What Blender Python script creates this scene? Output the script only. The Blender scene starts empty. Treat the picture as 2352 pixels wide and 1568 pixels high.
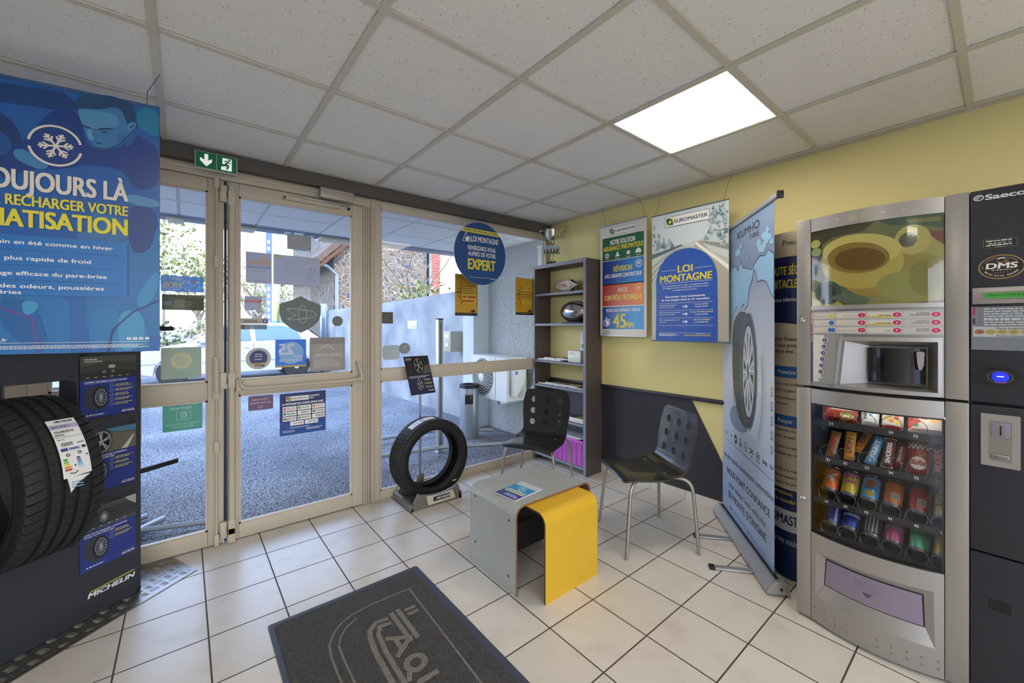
import bpy, bmesh, math, random
from mathutils import Matrix, Vector
random.seed(7)
PI = math.pi
SC = bpy.context.scene
COL = SC.collection

# ------------------------------------------------------------------ camera, sky, sun, exposure
cam_data = bpy.data.cameras.new('camera')
cam_data.sensor_fit = 'HORIZONTAL'
cam_data.sensor_width = 36.0
cam_data.lens = 14.128
cam_data.shift_y = -0.01446
cam_data.clip_start = 0.05
cam_data.clip_end = 400
cam = bpy.data.objects.new('camera', cam_data)
COL.objects.link(cam)
cam.location = (0, 0, 1.33)
cam.rotation_euler = (PI/2, 0, math.radians(-39.17))
SC.camera = cam
SC.view_settings.view_transform = 'Standard'
SC.view_settings.look = 'None'
SC.view_settings.exposure = 0.0
SC.view_settings.gamma = 1.0

SKY = 6.0
world = bpy.data.worlds.new('sky')
SC.world = world
world.use_nodes = True
_n = world.node_tree.nodes; _l = world.node_tree.links
_n.clear()
_o = _n.new('ShaderNodeOutputWorld'); _b = _n.new('ShaderNodeBackground')
_t = _n.new('ShaderNodeTexCoord'); _s = _n.new('ShaderNodeSeparateXYZ'); _r = _n.new('ShaderNodeValToRGB')
_l.new(_t.outputs['Generated'], _s.inputs[0]); _l.new(_s.outputs['Z'], _r.inputs[0])
_r.color_ramp.elements[0].position = 0.0; _r.color_ramp.elements[0].color = (0.93, 0.96, 1.0, 1)
_r.color_ramp.elements[1].position = 0.6; _r.color_ramp.elements[1].color = (0.33, 0.52, 0.95, 1)
_l.new(_r.outputs[0], _b.inputs['Color']); _b.inputs['Strength'].default_value = SKY
_l.new(_b.outputs[0], _o.inputs['Surface'])

sun_d = bpy.data.lights.new('sun', 'SUN'); sun_d.energy = 5.0; sun_d.angle = 0.009; sun_d.color = (1.0, 0.95, 0.86)
sun = bpy.data.objects.new('sun', sun_d); COL.objects.link(sun)
sun.rotation_euler = Vector((-0.30, 0.72, -0.78)).to_track_quat('-Z', 'Y').to_euler()
PANEL_EMIT = 12.0          # brightness of the ceiling panels

# ------------------------------------------------------------------ materials
def lin(h):
    if not isinstance(h, str): return (h[0], h[1], h[2], 1)
    h = h.lstrip('#'); r = []
    for i in (0, 2, 4):
        c = int(h[i:i+2], 16)/255
        r.append(c/12.92 if c <= .04045 else ((c+.055)/1.055)**2.4)
    return (*r, 1)
MATS = {}
def mat(name, col='#888888', rough=.5, metal=0., spec=.5, emit=0., bump=0., bscale=80., var=0., vscale=6., col2=None, coat=0.):
    if name in MATS: return MATS[name]
    m = bpy.data.materials.new(name); m.use_nodes = True
    nt = m.node_tree; p = nt.nodes['Principled BSDF']
    c = lin(col)
    p.inputs['Base Color'].default_value = c
    p.inputs['Roughness'].default_value = rough
    p.inputs['Metallic'].default_value = metal
    p.inputs['Specular IOR Level'].default_value = spec
    p.inputs['Coat Weight'].default_value = coat
    if emit:
        p.inputs['Emission Color'].default_value = c; p.inputs['Emission Strength'].default_value = emit
    if var or bump:
        tc = nt.nodes.new('ShaderNodeTexCoord')
    if var:
        nz = nt.nodes.new('ShaderNodeTexNoise'); nz.inputs['Scale'].default_value = vscale; nz.inputs['Detail'].default_value = 6
        nt.links.new(tc.outputs['Object'], nz.inputs['Vector'])
        mx = nt.nodes.new('ShaderNodeMix'); mx.data_type = 'RGBA'
        c2 = lin(col2) if col2 else tuple(x*(1-var) for x in c[:3])+(1,)
        mx.inputs['A'].default_value = c; mx.inputs['B'].default_value = c2
        rp = nt.nodes.new('ShaderNodeValToRGB'); rp.color_ramp.elements[0].position = .35; rp.color_ramp.elements[1].position = .68
        nt.links.new(nz.outputs['Fac'], rp.inputs[0]); nt.links.new(rp.outputs[0], mx.inputs['Factor'])
        nt.links.new(mx.outputs['Result'], p.inputs['Base Color'])
    if bump:
        n2 = nt.nodes.new('ShaderNodeTexNoise'); n2.inputs['Scale'].default_value = bscale; n2.inputs['Detail'].default_value = 3
        nt.links.new(tc.outputs['Object'], n2.inputs['Vector'])
        bp = nt.nodes.new('ShaderNodeBump'); bp.inputs['Strength'].default_value = bump; bp.inputs['Distance'].default_value = .01
        nt.links.new(n2.outputs['Fac'], bp.inputs['Height']); nt.links.new(bp.outputs[0], p.inputs['Normal'])
    MATS[name] = m
    return m
def ink(h, rough=.42):                       # printed colour
    return mat('ink_'+h.strip('#')+('' if rough == .42 else '_%d' % (rough*100)), h, rough)
def node(m, kind, **kw):
    n = m.node_tree.nodes.new(kind)
    for k, v in kw.items():
        if k in n.inputs: n.inputs[k].default_value = v
        else: setattr(n, k, v)
    return n
def glass_mat(name, tint, refl):
    m = bpy.data.materials.new(name); m.use_nodes = True; nt = m.node_tree; nt.nodes.clear()
    out = node(m, 'ShaderNodeOutputMaterial'); mix = node(m, 'ShaderNodeMixShader'); tr = node(m, 'ShaderNodeBsdfTransparent')
    gl = node(m, 'ShaderNodeBsdfGlossy'); fr = node(m, 'ShaderNodeLayerWeight', Blend=.5); pw = node(m, 'ShaderNodeMath', operation='POWER'); pw.inputs[1].default_value = 4.5; mu = node(m, 'ShaderNodeMath', operation='MULTIPLY_ADD')
    tr.inputs['Color'].default_value = (*tint, 1); gl.inputs['Roughness'].default_value = 0.02
    mu.inputs[1].default_value = .8*refl; mu.inputs[2].default_value = .035*refl
    nt.links.new(fr.outputs['Facing'], pw.inputs[0]); nt.links.new(pw.outputs[0], mu.inputs[0]); nt.links.new(mu.outputs[0], mix.inputs[0])
    nt.links.new(tr.outputs[0], mix.inputs[1]); nt.links.new(gl.outputs[0], mix.inputs[2]); nt.links.new(mix.outputs[0], out.inputs[0])
    MATS[name] = m
    return m
GLASS = glass_mat('clear_glass', (.975, .99, 1.0), .45)
VGLASS = glass_mat('vending_glass', (.95, .955, .96), .6)
PERSPEX = glass_mat('clear_plastic', (.95, .965, .98), .5)
DARKGLASS = glass_mat('smoked_plastic', (.10, .10, .11), 1.3)
def film(name, h, alpha):                    # thin printed film on glass: part see-through, part translucent paper
    if name in MATS: return MATS[name]
    m = bpy.data.materials.new(name); m.use_nodes = True; nt = m.node_tree; nt.nodes.clear()
    out = node(m, 'ShaderNodeOutputMaterial'); mix = node(m, 'ShaderNodeMixShader'); tr = node(m, 'ShaderNodeBsdfTransparent')
    add = node(m, 'ShaderNodeMixShader'); d = node(m, 'ShaderNodeBsdfDiffuse'); tl = node(m, 'ShaderNodeBsdfTranslucent')
    c = lin(h); d.inputs['Color'].default_value = c; tl.inputs['Color'].default_value = c; add.inputs[0].default_value = .6; mix.inputs[0].default_value = alpha
    nt.links.new(d.outputs[0], add.inputs[1]); nt.links.new(tl.outputs[0], add.inputs[2])
    nt.links.new(tr.outputs[0], mix.inputs[1]); nt.links.new(add.outputs[0], mix.inputs[2]); nt.links.new(mix.outputs[0], out.inputs[0])
    MATS[name] = m
    return m

# ------------------------------------------------------------------ builders
_tc = bpy.data.curves.new('_text', 'FONT'); _tc.resolution_u = 4
_to = bpy.data.objects.new('_text', _tc)
_tcache = {}
def text_mesh(s, bold):
    k = s
    if k not in _tcache:
        _tc.body = s; _tc.offset = 0
        me = bpy.data.meshes.new_from_object(_to)
        vs = [tuple(v.co) for v in me.vertices]; fs = [tuple(p.vertices) for p in me.polygons]
        bpy.data.meshes.remove(me)
        xs = [v[0] for v in vs] or [0, 1]
        _tcache[k] = (vs, fs, min(xs), max(xs))
    return _tcache[k]
CAP = .70
def soft(pts, n=2):                               # round off an outline
    for _ in range(n):
        pts = [q for (x0, y0), (x1, y1) in zip(pts, pts[1:]+pts[:1]) for q in ((.75*x0+.25*x1, .75*y0+.25*y1), (.25*x0+.75*x1, .25*y0+.75*y1))]
    return pts
LAY = .0004
class B:
    """collects shapes into one mesh"""
    def __init__(s): s.bm = bmesh.new(); s.mats = []; s.M = Matrix(); s.zc = 0
    def up(s, w): s.zc = (s.zc+1) % 35; return w+s.zc*1e-5      # prints drawn later lie a hair above earlier ones
    def mi(s, m):
        if m not in s.mats: s.mats.append(m)
        return s.mats.index(m)
    def face(s, vs, m, smooth=False):
        try: f = s.bm.faces.new(vs)
        except ValueError: return None
        f.material_index = s.mi(m); f.smooth = smooth
        return f
    def v(s, x, y, z): return s.bm.verts.new(s.M @ Vector((x, y, z)))
    def box(s, x0, x1, y0, y1, z0, z1, m, bev=0., seg=2):
        x0, x1 = min(x0, x1), max(x0, x1); y0, y1 = min(y0, y1), max(y0, y1); z0, z1 = min(z0, z1), max(z0, z1)
        vs = [s.v(x, y, z) for z in (z0, z1) for y in (y0, y1) for x in (x0, x1)]
        fs = [s.face([vs[i] for i in q], m) for q in ((0,2,3,1),(4,5,7,6),(0,1,5,4),(2,6,7,3),(0,4,6,2),(1,3,7,5))]
        if bev:
            es = list({e for f in fs for e in f.edges})
            r = bmesh.ops.bevel(s.bm, geom=es, offset=bev, segments=seg, profile=.5, affect='EDGES', clamp_overlap=True)
            for f in r['faces']: f.material_index = s.mi(m); f.smooth = True
        return s
    def quad(s, u0, u1, v0, v1, m, w=0.):
        w = s.up(w); return s.face([s.v(u0, v0, w), s.v(u1, v0, w), s.v(u1, v1, w), s.v(u0, v1, w)], m)
    def poly(s, pts, m, w=0.):
        w = s.up(w); f = s.face([s.v(x, y, w) for x, y in pts], m)
        if f and len(pts) > 4: bmesh.ops.triangulate(s.bm, faces=[f])
    def ell(s, cx, cy, rx, ry, m, w=0., n=32, a0=0., a1=2*PI):
        s.poly([(cx+rx*math.cos(a0+(a1-a0)*i/n), cy+ry*math.sin(a0+(a1-a0)*i/n)) for i in range(n+(1 if a1-a0 < 6.2 else 0))], m, w)
    def ring(s, cx, cy, rx, ry, t, m, w=0., n=36, a0=0., a1=2*PI):
        w = s.up(w); P = [(math.cos(a0+(a1-a0)*i/n), math.sin(a0+(a1-a0)*i/n)) for i in range(n+1)]
        a = [s.v(cx+rx*c, cy+ry*d, w) for c, d in P]; b = [s.v(cx+(rx-t)*c, cy+(ry-t)*d, w) for c, d in P]
        for i in range(n): s.face([a[i], a[i+1], b[i+1], b[i]], m)
    def line(s, pts, t, m, w=0.):
        if len(pts) > 2:
            for x, y in pts[1:-1]: s.ell(x, y, t*.5, t*.5, m, w, 12)
        for (x0, y0), (x1, y1) in zip(pts, pts[1:]):
            w_ = s.up(w); d = math.hypot(x1-x0, y1-y0) or 1; nx, ny = -(y1-y0)/d*t/2, (x1-x0)/d*t/2
            s.face([s.v(x0-nx, y0-ny, w_), s.v(x1-nx, y1-ny, w_), s.v(x1+nx, y1+ny, w_), s.v(x0+nx, y0+ny, w_)], m)
    def text(s, t, x, y, wd, h, m, w=0., bold=.012, mirror=False, T=None, slant=0.):
        vs, fs, a, b = text_mesh(t, bold); k = wd/max(b-a, 1e-6); ky = h/CAP
        th = bold*ky*.9                                 # heavier type: the same letters set again, a hair to the side
        for dx, dy in (((0, 0),) if th < 2e-5 else ((-th, 0), (th, 0)) if h < .012 else ((-th, -th*.5), (th, -th*.5), (-th, th*.5), (th, th*.5))):
            out = []; w_ = s.up(w)
            for px, py, pz in vs:
                q = (px-a)*k+dx
                if mirror: q = wd-q
                X, Y = x+q+slant*py*ky, y+py*ky+dy
                if T: X, Y = T(X, Y)
                out.append(s.v(X, Y, w_))
            for f in fs: s.face([out[i] for i in f], m)
    def lines(s, x, y, wd, n, dy, h, m, w=0., seed=1, rag=.3):   # rows of unreadably small print
        r = random.Random(seed)
        for i in range(n):
            x1 = x; end = x+wd*(1-rag*r.random())
            while x1 < end:
                q = min(end, x1+h*(1.5+4*r.random()))
                s.quad(x1, q, y-i*dy, y-i*dy+h, m, w); x1 = q+h*.7
    def tube(s, pts, r, m, n=10, caps=True, close=False, smooth=True):
        pts = [Vector(p) for p in pts]; N = len(pts); rings = []; up = None
        rr = r if isinstance(r, (list, tuple)) else [r]*N
        for i, p in enumerate(pts):
            a = pts[(i-1) % N] if (i or close) else pts[i]; b = pts[(i+1) % N] if (i < N-1 or close) else pts[i]
            t = (b-a).normalized()
            if up is None: up = t.orthogonal().normalized()
            up = (up-t*up.dot(t)); up = up.normalized() if up.length > 1e-6 else t.orthogonal().normalized()
            sd = t.cross(up)
            rings.append([s.v(*(p+(up*math.cos(2*PI*k/n)+sd*math.sin(2*PI*k/n))*rr[i])) for k in range(n)])
        for i in range(N if close else N-1):
            a, b = rings[i], rings[(i+1) % N]
            for k in range(n): s.face([a[k], a[(k+1) % n], b[(k+1) % n], b[k]], m, smooth)
        if caps and not close: s.face(rings[0][::-1], m); s.face(rings[-1], m)
    def lathe(s, prof, m, n=32, smooth=True, cap=True, axis='z', mfun=None, c=(0, 0, 0)):
        def P(r, h, a):
            x, y = r*math.cos(a), r*math.sin(a)
            q = (x, y, h) if axis == 'z' else ((h, x, y) if axis == 'x' else (y, h, x))
            return s.v(q[0]+c[0], q[1]+c[1], q[2]+c[2])
        rings = [[P(r, h, 2*PI*k/n) for k in range(n)] for r, h in prof]
        for i in range(len(prof)-1):
            mm = mfun(i) if mfun else m
            for k in range(n): s.face([rings[i][k], rings[i][(k+1) % n], rings[i+1][(k+1) % n], rings[i+1][k]], mm, smooth)
        if cap:
            if prof[0][0] > 1e-5: s.face(rings[0][::-1], mfun(0) if mfun else m)
            if prof[-1][0] > 1e-5: s.face(rings[-1], mfun(len(prof)-2) if mfun else m)
    def prism(s, loops, d0, d1, m, mside=None):
        """outline (first loop) with holes (the rest) in local xy, from z=d0 to z=d1"""
        es = []; lv = []
        for lp in loops:
            vs = [s.v(x, y, d0) for x, y in lp]; lv.append(vs)
            es += [s.bm.edges.new((vs[i], vs[(i+1) % len(vs)])) for i in range(len(vs))]
        r = bmesh.ops.triangle_fill(s.bm, use_beauty=True, edges=es)
        fs = [g for g in r['geom'] if isinstance(g, bmesh.types.BMFace)]
        mp = {}
        for k, vs in enumerate(lv):
            top = [s.v(x, y, d1) for x, y in loops[k]]
            for a, b in zip(vs, top): mp[a] = b
            for i in range(len(vs)): s.face([vs[i], vs[(i+1) % len(vs)], top[(i+1) % len(vs)], top[i]], mside or m)
        for f in fs: f.material_index = s.mi(m)
        for f in fs: s.face([mp[v] for v in f.verts][::-1], m)
    def warp(s, fn, cuts=(), axis=0):
        nrm = Vector((1, 0, 0)) if axis == 0 else Vector((0, 1, 0))
        for c in cuts:
            bmesh.ops.bisect_plane(s.bm, geom=s.bm.verts[:]+s.bm.edges[:]+s.bm.faces[:], dist=1e-6, plane_co=nrm*c, plane_no=nrm)
        for v in s.bm.verts: v.co = Vector(fn(*v.co))
    def build_each(s, name, parent, sharp=38):
        """one object for every separate piece"""
        bmesh.ops.recalc_face_normals(s.bm, faces=s.bm.faces[:])
        seen = {}
        for v in s.bm.verts:
            if v in seen: continue
            st = [v]; seen[v] = v
            while st:
                q = st.pop()
                for e in q.link_edges:
                    o = e.other_vert(q)
                    if o not in seen: seen[o] = v; st.append(o)
        groups = {}
        for f in s.bm.faces: groups.setdefault(seen[f.verts[0]], []).append(f)
        for fs in groups.values():
            b = B(); b.mats = list(s.mats); mp = {}
            for f in fs:
                vs = [mp.setdefault(v, None) or mp.__setitem__(v, b.bm.verts.new(v.co)) or mp[v] for v in f.verts]
                g = b.bm.faces.new(vs); g.material_index = f.material_index; g.smooth = f.smooth
            b.build(name, parent, sharp, recalc=False)
        s.bm.free()
    def build(s, name, parent=None, sharp=38, recalc=True, M=None, **tags):
        if recalc: bmesh.ops.recalc_face_normals(s.bm, faces=s.bm.faces[:])
        me = bpy.data.meshes.new(name); s.bm.to_mesh(me); s.bm.free()
        for m in s.mats: me.materials.append(m)
        if any(p.use_smooth for p in me.polygons): me.set_sharp_from_angle(angle=math.radians(sharp))
        o = bpy.data.objects.new(name, me); COL.objects.link(o)
        if parent: o.parent = parent
        if M is not None: o.matrix_local = M
        tag(o, **tags)
        return o
def tag(o, label=None, cat=None, group=None, kind=None):
    if label: o['label'] = label
    if cat: o['category'] = cat
    if group: o['group'] = group
    if kind: o['kind'] = kind
    return o
def thing(name, label, cat, M=None, loc=(0, 0, 0), rz=0., group=None):
    o = bpy.data.objects.new(name, None); COL.objects.link(o); o.empty_display_size = .1
    o.matrix_world = M if M is not None else Matrix.Translation(loc) @ Matrix.Rotation(rz, 4, 'Z')
    return tag(o, label, cat, group)
def copy_thing(root, M, label=None, group=None):
    c = root.copy(); COL.objects.link(c); c.matrix_world = M
    if label: c['label'] = label
    if group: c['group'] = group
    for ch in root.children:
        d = ch.copy(); COL.objects.link(d); d.parent = c; d.matrix_parent_inverse = ch.matrix_parent_inverse.copy()
        for g in ch.children:
            e = g.copy(); COL.objects.link(e); e.parent = d
    return c
def frame(o, u):                              # upright plane: u to the right of the viewer, v up, w towards the viewer
    o = (*o, 0)[:3]
    U = Vector((u[0], u[1], 0)).normalized(); V = Vector((0, 0, 1)); W = U.cross(V)
    return Matrix(((U.x, V.x, W.x, o[0]), (U.y, V.y, W.y, o[1]), (U.z, V.z, W.z, o[2]), (0, 0, 0, 1)))
def rrect(x0, x1, y0, y1, r, n=5):
    P = []
    for cx, cy, a in ((x1-r, y1-r, 0), (x0+r, y1-r, PI/2), (x0+r, y0+r, PI), (x1-r, y0+r, 1.5*PI)):
        P += [(cx+r*math.cos(a+PI/2*i/n), cy+r*math.sin(a+PI/2*i/n)) for i in range(n+1)]
    return P
def circ(cx, cy, r, n=20): return [(cx+r*math.cos(2*PI*i/n), cy+r*math.sin(2*PI*i/n)) for i in range(n)]
def arc_pts(pts, r, n=5):                      # polyline with rounded corners
    pts = [Vector(p) for p in pts]; out = [pts[0]]
    for a, b, c in zip(pts, pts[1:], pts[2:]):
        d0 = (a-b); d1 = (c-b); k = min(r, d0.length*.49, d1.length*.49)
        p, q = b+d0.normalized()*k, b+d1.normalized()*k
        out += [(p*(1-t)*(1-t)+b*2*t*(1-t)+q*t*t) for t in [i/n for i in range(n+1)]]
    return out+[pts[-1]]

ALU = mat('beige_aluminium', '#cbbda6', .45, var=.06, vscale=3)
ALUG = mat('grey_aluminium', '#b4b6b8', .35, .6)
CHROME = mat('chrome', '#c9c9c9', .18, 1.)
STEEL = mat('brushed_steel', '#a8a6a2', .32, .9)
BLACK = mat('black_plastic', '#16161a', .45)
RUBBER = mat('rubber_black', '#161616', .6)
WHITE = mat('white_plastic', '#e4e2dc', .4)
PAPER = mat('white_paper', '#e9e8e4', .6)

# ================================================================== THE SETTING
def struct(b, name, M=None, parent=None, label=None):
    o = b.build(name, parent, M=M)
    if not parent: o['kind'] = 'structure'
    if label: o['label'] = label
    return o
XL, XR, YB, YF, ZC = -3.4, 2.965, -3.4, 3.04, 2.385

# floor: square white tiles with dark grout
m = mat('floor_tiles', '#d9d2c8', .22); p = m.node_tree.nodes['Principled BSDF']
geo = node(m, 'ShaderNodeNewGeometry'); sx = node(m, 'ShaderNodeSeparateXYZ'); lk = m.node_tree.links.new
lk(geo.outputs['Position'], sx.inputs[0])
def grid_axis(m, sock, off, pitch, half):
    lk = m.node_tree.links.new
    a = node(m, 'ShaderNodeMath', operation='SUBTRACT'); a.inputs[1].default_value = off; lk(sock, a.inputs[0])
    d = node(m, 'ShaderNodeMath', operation='DIVIDE'); d.inputs[1].default_value = pitch; lk(a.outputs[0], d.inputs[0])
    f = node(m, 'ShaderNodeMath', operation='PINGPONG'); f.inputs[1].default_value = .5; lk(d.outputs[0], f.inputs[0])
    mr = node(m, 'ShaderNodeMapRange'); lk(f.outputs[0], mr.inputs['Value'])
    mr.inputs['From Min'].default_value = half/pitch; mr.inputs['From Max'].default_value = (half+.0012)/pitch
    fl = node(m, 'ShaderNodeMath', operation='ROUND'); lk(d.outputs[0], fl.inputs[0])
    h = node(m, 'ShaderNodeMath', operation='FLOOR'); lk(d.outputs[0], h.inputs[0])
    return mr.outputs[0], h.outputs[0]
gx, hx = grid_axis(m, sx.outputs['X'], 1.25, .2925, .0024)
gy, hy = grid_axis(m, sx.outputs['Y'], 3.035, .2942, .0024)
mn = node(m, 'ShaderNodeMath', operation='MINIMUM'); lk(gx, mn.inputs[0]); lk(gy, mn.inputs[1])
cb = node(m, 'ShaderNodeCombineXYZ'); lk(hx, cb.inputs[0]); lk(hy, cb.inputs[1])
wn = node(m, 'ShaderNodeTexWhiteNoise', noise_dimensions='2D'); lk(cb.outputs[0], wn.inputs['Vector'])
t1 = node(m, 'ShaderNodeMix', data_type='RGBA'); t1.inputs['A'].default_value = lin('#d8d0c3'); t1.inputs['B'].default_value = lin('#e2dacd'); lk(wn.outputs['Value'], t1.inputs['Factor'])
nz = node(m, 'ShaderNodeTexNoise', Scale=7., Detail=5.); lk(geo.outputs['Position'], nz.inputs['Vector'])
t2 = node(m, 'ShaderNodeMix', data_type='RGBA', blend_type='MULTIPLY'); t2.inputs['B'].default_value = (.86, .84, .82, 1)
rp = node(m, 'ShaderNodeValToRGB'); rp.color_ramp.elements[0].position = .5; rp.color_ramp.elements[1].position = .8; lk(nz.outputs['Fac'], rp.inputs[0])
lk(rp.outputs[0], t2.inputs['Factor']); lk(t1.outputs['Result'], t2.inputs['A'])
t3 = node(m, 'ShaderNodeMix', data_type='RGBA'); t3.inputs['A'].default_value = lin('#4b4036'); lk(t2.outputs['Result'], t3.inputs['B']); lk(mn.outputs[0], t3.inputs['Factor'])
lk(t3.outputs['Result'], p.inputs['Base Color'])
rr = node(m, 'ShaderNodeMapRange'); rr.inputs['To Min'].default_value = .8; rr.inputs['To Max'].default_value = .3; lk(mn.outputs[0], rr.inputs['Value']); lk(rr.outputs[0], p.inputs['Roughness'])
bp = node(m, 'ShaderNodeBump', Strength=.5, Distance=.002); lk(mn.outputs[0], bp.inputs['Height']); lk(bp.outputs[0], p.inputs['Normal'])
b = B(); b.box(XL, XR, YB, YF+.05, -.06, 0, m); struct(b, 'floor')

# ceiling: mineral tiles in an exposed grid
m = mat('ceiling_tile', '#e4e1da', .9); lk = m.node_tree.links.new; p = m.node_tree.nodes['Principled BSDF']
geo = node(m, 'ShaderNodeNewGeometry'); vo = node(m, 'ShaderNodeTexVoronoi', Scale=95.); lk(geo.outputs['Position'], vo.inputs['Vector'])
nz = node(m, 'ShaderNodeTexNoise', Scale=45., Detail=2.); lk(geo.outputs['Position'], nz.inputs['Vector'])
th = node(m, 'ShaderNodeMapRange'); th.inputs['From Min'].default_value = .42; th.inputs['From Max'].default_value = .62; th.inputs['To Min'].default_value = .02; th.inputs['To Max'].default_value = .2; lk(nz.outputs['Fac'], th.inputs['Value'])
lt = node(m, 'ShaderNodeMath', operation='LESS_THAN'); lk(vo.outputs['Distance'], lt.inputs[0]); lk(th.outputs[0], lt.inputs[1])
mx = node(m, 'ShaderNodeMix', data_type='RGBA'); mx.inputs['A'].default_value = lin('#efece5'); mx.inputs['B'].default_value = lin('#7d786e'); lk(lt.outputs[0], mx.inputs['Factor']); lk(mx.outputs['Result'], p.inputs['Base Color'])
GX = [.513+.6*k for k in range(-7, 5)]; GY = [1.305+.6*k for k in range(-8, 3)]
LIGHTS = [(1.713, .705), (-.687, .105), (.513, -1.695), (-1.887, -1.695)]  # first panel is in view, the other three unseen, lighting the back
b = B()
edx = [XL]+[g for g in GX if XL < g < XR]+[XR]; edy = [YB]+[g for g in GY if YB < g < YF]+[YF]
for x0, x1 in zip(edx, edx[1:]):
    for y0, y1 in zip(edy, edy[1:]):
        if any(abs(x0-a) < .01 and abs(y0-c) < .01 for a, c in LIGHTS): continue
        b.box(x0, x1, y0, y1, ZC+.006, ZC+.02, m)
struct(b, 'ceiling')
b = B(); tb = mat('ceiling_grid_bar', '#cfc8b4', .5); tg = mat('grid_gap', '#5a564e', .9)
for g in edx[1:-1]:
    b.box(g-.013, g+.013, YB, YF, ZC-.004, ZC+.004, tb)
for g in edy[1:-1]:
    for x0, x1 in zip(edx, edx[1:]): b.box(x0+.013, x1-.013, g-.0125, g+.0125, ZC-.003, ZC+.004, tb)
b.box(XR-.025, XR, YB, YF, ZC-.006, ZC+.004, tb); b.box(XL, XL+.025, YB, YF, ZC-.006, ZC+.004, tb)
b.box(XL, XR, YF-.022, YF, ZC-.006, ZC+.004, tb); b.box(XL, XR, YB, YB+.025, ZC-.006, ZC+.004, tb)
struct(b, 'trim_1')
for i, (x, y) in enumerate(LIGHTS):
    t = thing('ceiling_light', ('square white LED panel lit in the ceiling grid above the yellow wall side' if i == 0 else
              'unseen LED ceiling panel further back in the room, %s' % ('over the entrance mat side', 'over the middle of the room', 'over the far back corner')[i-1]), 'light',
              loc=(x+.3, y+.3, ZC), group='lit ceiling panels')
    b = B(); fr = mat('light_frame', '#d9d6cf', .5)
    for s in (-1, 1):
        b.box(s*.286-.006, s*.286+.006, -.292, .292, -.002, .02, fr); b.box(-.28, .28, s*.286-.006, s*.286+.006, -.002, .02, fr)
    b.box(-.29, .29, -.29, .29, .02, .03, fr); b.build('frame', t)
    b = B(); b.box(-.28, .28, -.28, .28, .004, .012, mat('light_diffuser', (1, .90, .77), .4, emit=PANEL_EMIT)); b.build('diffuser', t)

# yellow wall with dark wainscot, rail and tiled skirting
YEL = mat('yellow_paint', '#e8d996', .65, var=.04, vscale=2, bump=.08, bscale=180)
b = B(); b.box(XR, XR+.14, YB, YF+.03, -.05, 2.6, YEL); struct(b, 'wall_right')
DARKW = mat('charcoal_paint', '#35333a', .38)
b = B(); b.M = frame((XR, 3.0), (0, -1)); q = lambda y, z: (3.0-y, z)
b.prism([[q(3.0, .085), q(3.0, .785), q(1.49, .775), q(1.268, .359), q(1.12, .085)]], -.001, .004, DARKW); struct(b, 'trim_2', label='charcoal wainscot with a slanted end')
b = B(); b.M = frame((XR, 3.0), (0, -1))
b.box(0, 3.6, .778, .808, 0, .02, DARKW, .003); b.box(0, 3.6, .786, .800, .02, .028, DARKW, .003); struct(b, 'trim_3', label='black dado rail')
b = B(); SK = mat('skirting_tile', '#d9d3c8', .3); b.M = frame((XR, 3.0), (0, -1))
x = 0.
while x < 3.6:
    b.box(x+.001, x+.291, 0, .083, 0, .009, SK, .002); x += .2925
struct(b, 'baseboard_right')
WP = mat('white_wall_paint', '#c9c2b2', .8)
b = B(); b.box(XL, XR+.1, YB-.12, YB, -.05, .12, WP); b.box(XL, XR+.1, YB-.12, YB, 2.25, 2.6, WP); b.box(XL, -3.1, YB-.12, YB, .12, 2.25, WP); b.box(2.2, XR+.1, YB-.12, YB, .12, 2.25, WP); struct(b, 'wall_back')
b = B(); [b.box(x-.03, x+.03, YB-.09, YB-.03, .12, 2.25, ALU) for x in (-3.07, -1.35, .45, 2.17)]; b.box(-3.1, 2.2, YB-.09, YB-.03, .12, .18, ALU); b.box(-3.1, 2.2, YB-.09, YB-.03, 2.19, 2.25, ALU); w2 = struct(b, 'fill_window')  # unseen glazing, added so daylight from behind fills the room
b = B(); b.box(-3.04, 2.14, YB-.063, YB-.057, .18, 2.19, GLASS); b.build('pane', w2)
b = B(); b.box(XL-.12, XL, YB, YF, -.05, 2.6, WP); struct(b, 'wall_left')
# unseen upper storey, sized to shade the forecourt
b = B(); b.box(-9, 10, -3.6, 3.08, 2.62, 6.9, mat('upper_render', '#bdb7aa', .9)); struct(b, 'roof')

# ------------------------------------------------------------------ shop front
Y0, Y1 = 3.03, 3.085
b = B(); BEAM = mat('brown_beam', '#5c554e', .6, var=.1); b.box(XL, XR, 2.985, 3.075, 2.298, 2.378, BEAM); struct(b, 'trim_4', label='dark header beam over the shop front')
SEAL = mat('glazing_seal', '#222226', .6)
def sash(b, x0, x1, z0, z1, gl, stile, y0=Y0, y1=Y1, m=ALU):
    """frame of bars round a list of glass openings (gx0,gx1,gz0,gz1)"""
    gx0, gx1 = gl[0][0], gl[0][1]
    b.box(x0, gx0, y0, y1, z0, z1, m, .004); b.box(gx1, x1, y0, y1, z0, z1, m, .004)
    zs = [z0]+[z for g in sorted(gl, key=lambda g: g[2]) for z in g[2:]]+[z1]
    for a, c in zip(zs[::2], zs[1::2]): b.box(gx0, gx1, y0, y1, a, c, m, .004)
    for g in gl:                                             # beading and rubber seal
        for t, mm, d in ((.010, m, -.004), (.004, SEAL, .010)):
            yy0, yy1 = y0+.006+d, y0+.03+d
            b.box(g[0], g[0]+t, yy0, yy1, g[2], g[3], mm); b.box(g[1]-t, g[1], yy0, yy1, g[2], g[3], mm)
            b.box(g[0], g[1], yy0, yy1, g[2], g[2]+t, mm); b.box(g[0], g[1], yy0, yy1, g[3]-t, g[3], mm)
def pane(name, g, parent):
    b = B(); b.box(g[0]+.002, g[1]-.002, 3.052, 3.058, g[2]+.002, g[3]-.002, GLASS); return b.build(name, parent)
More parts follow.
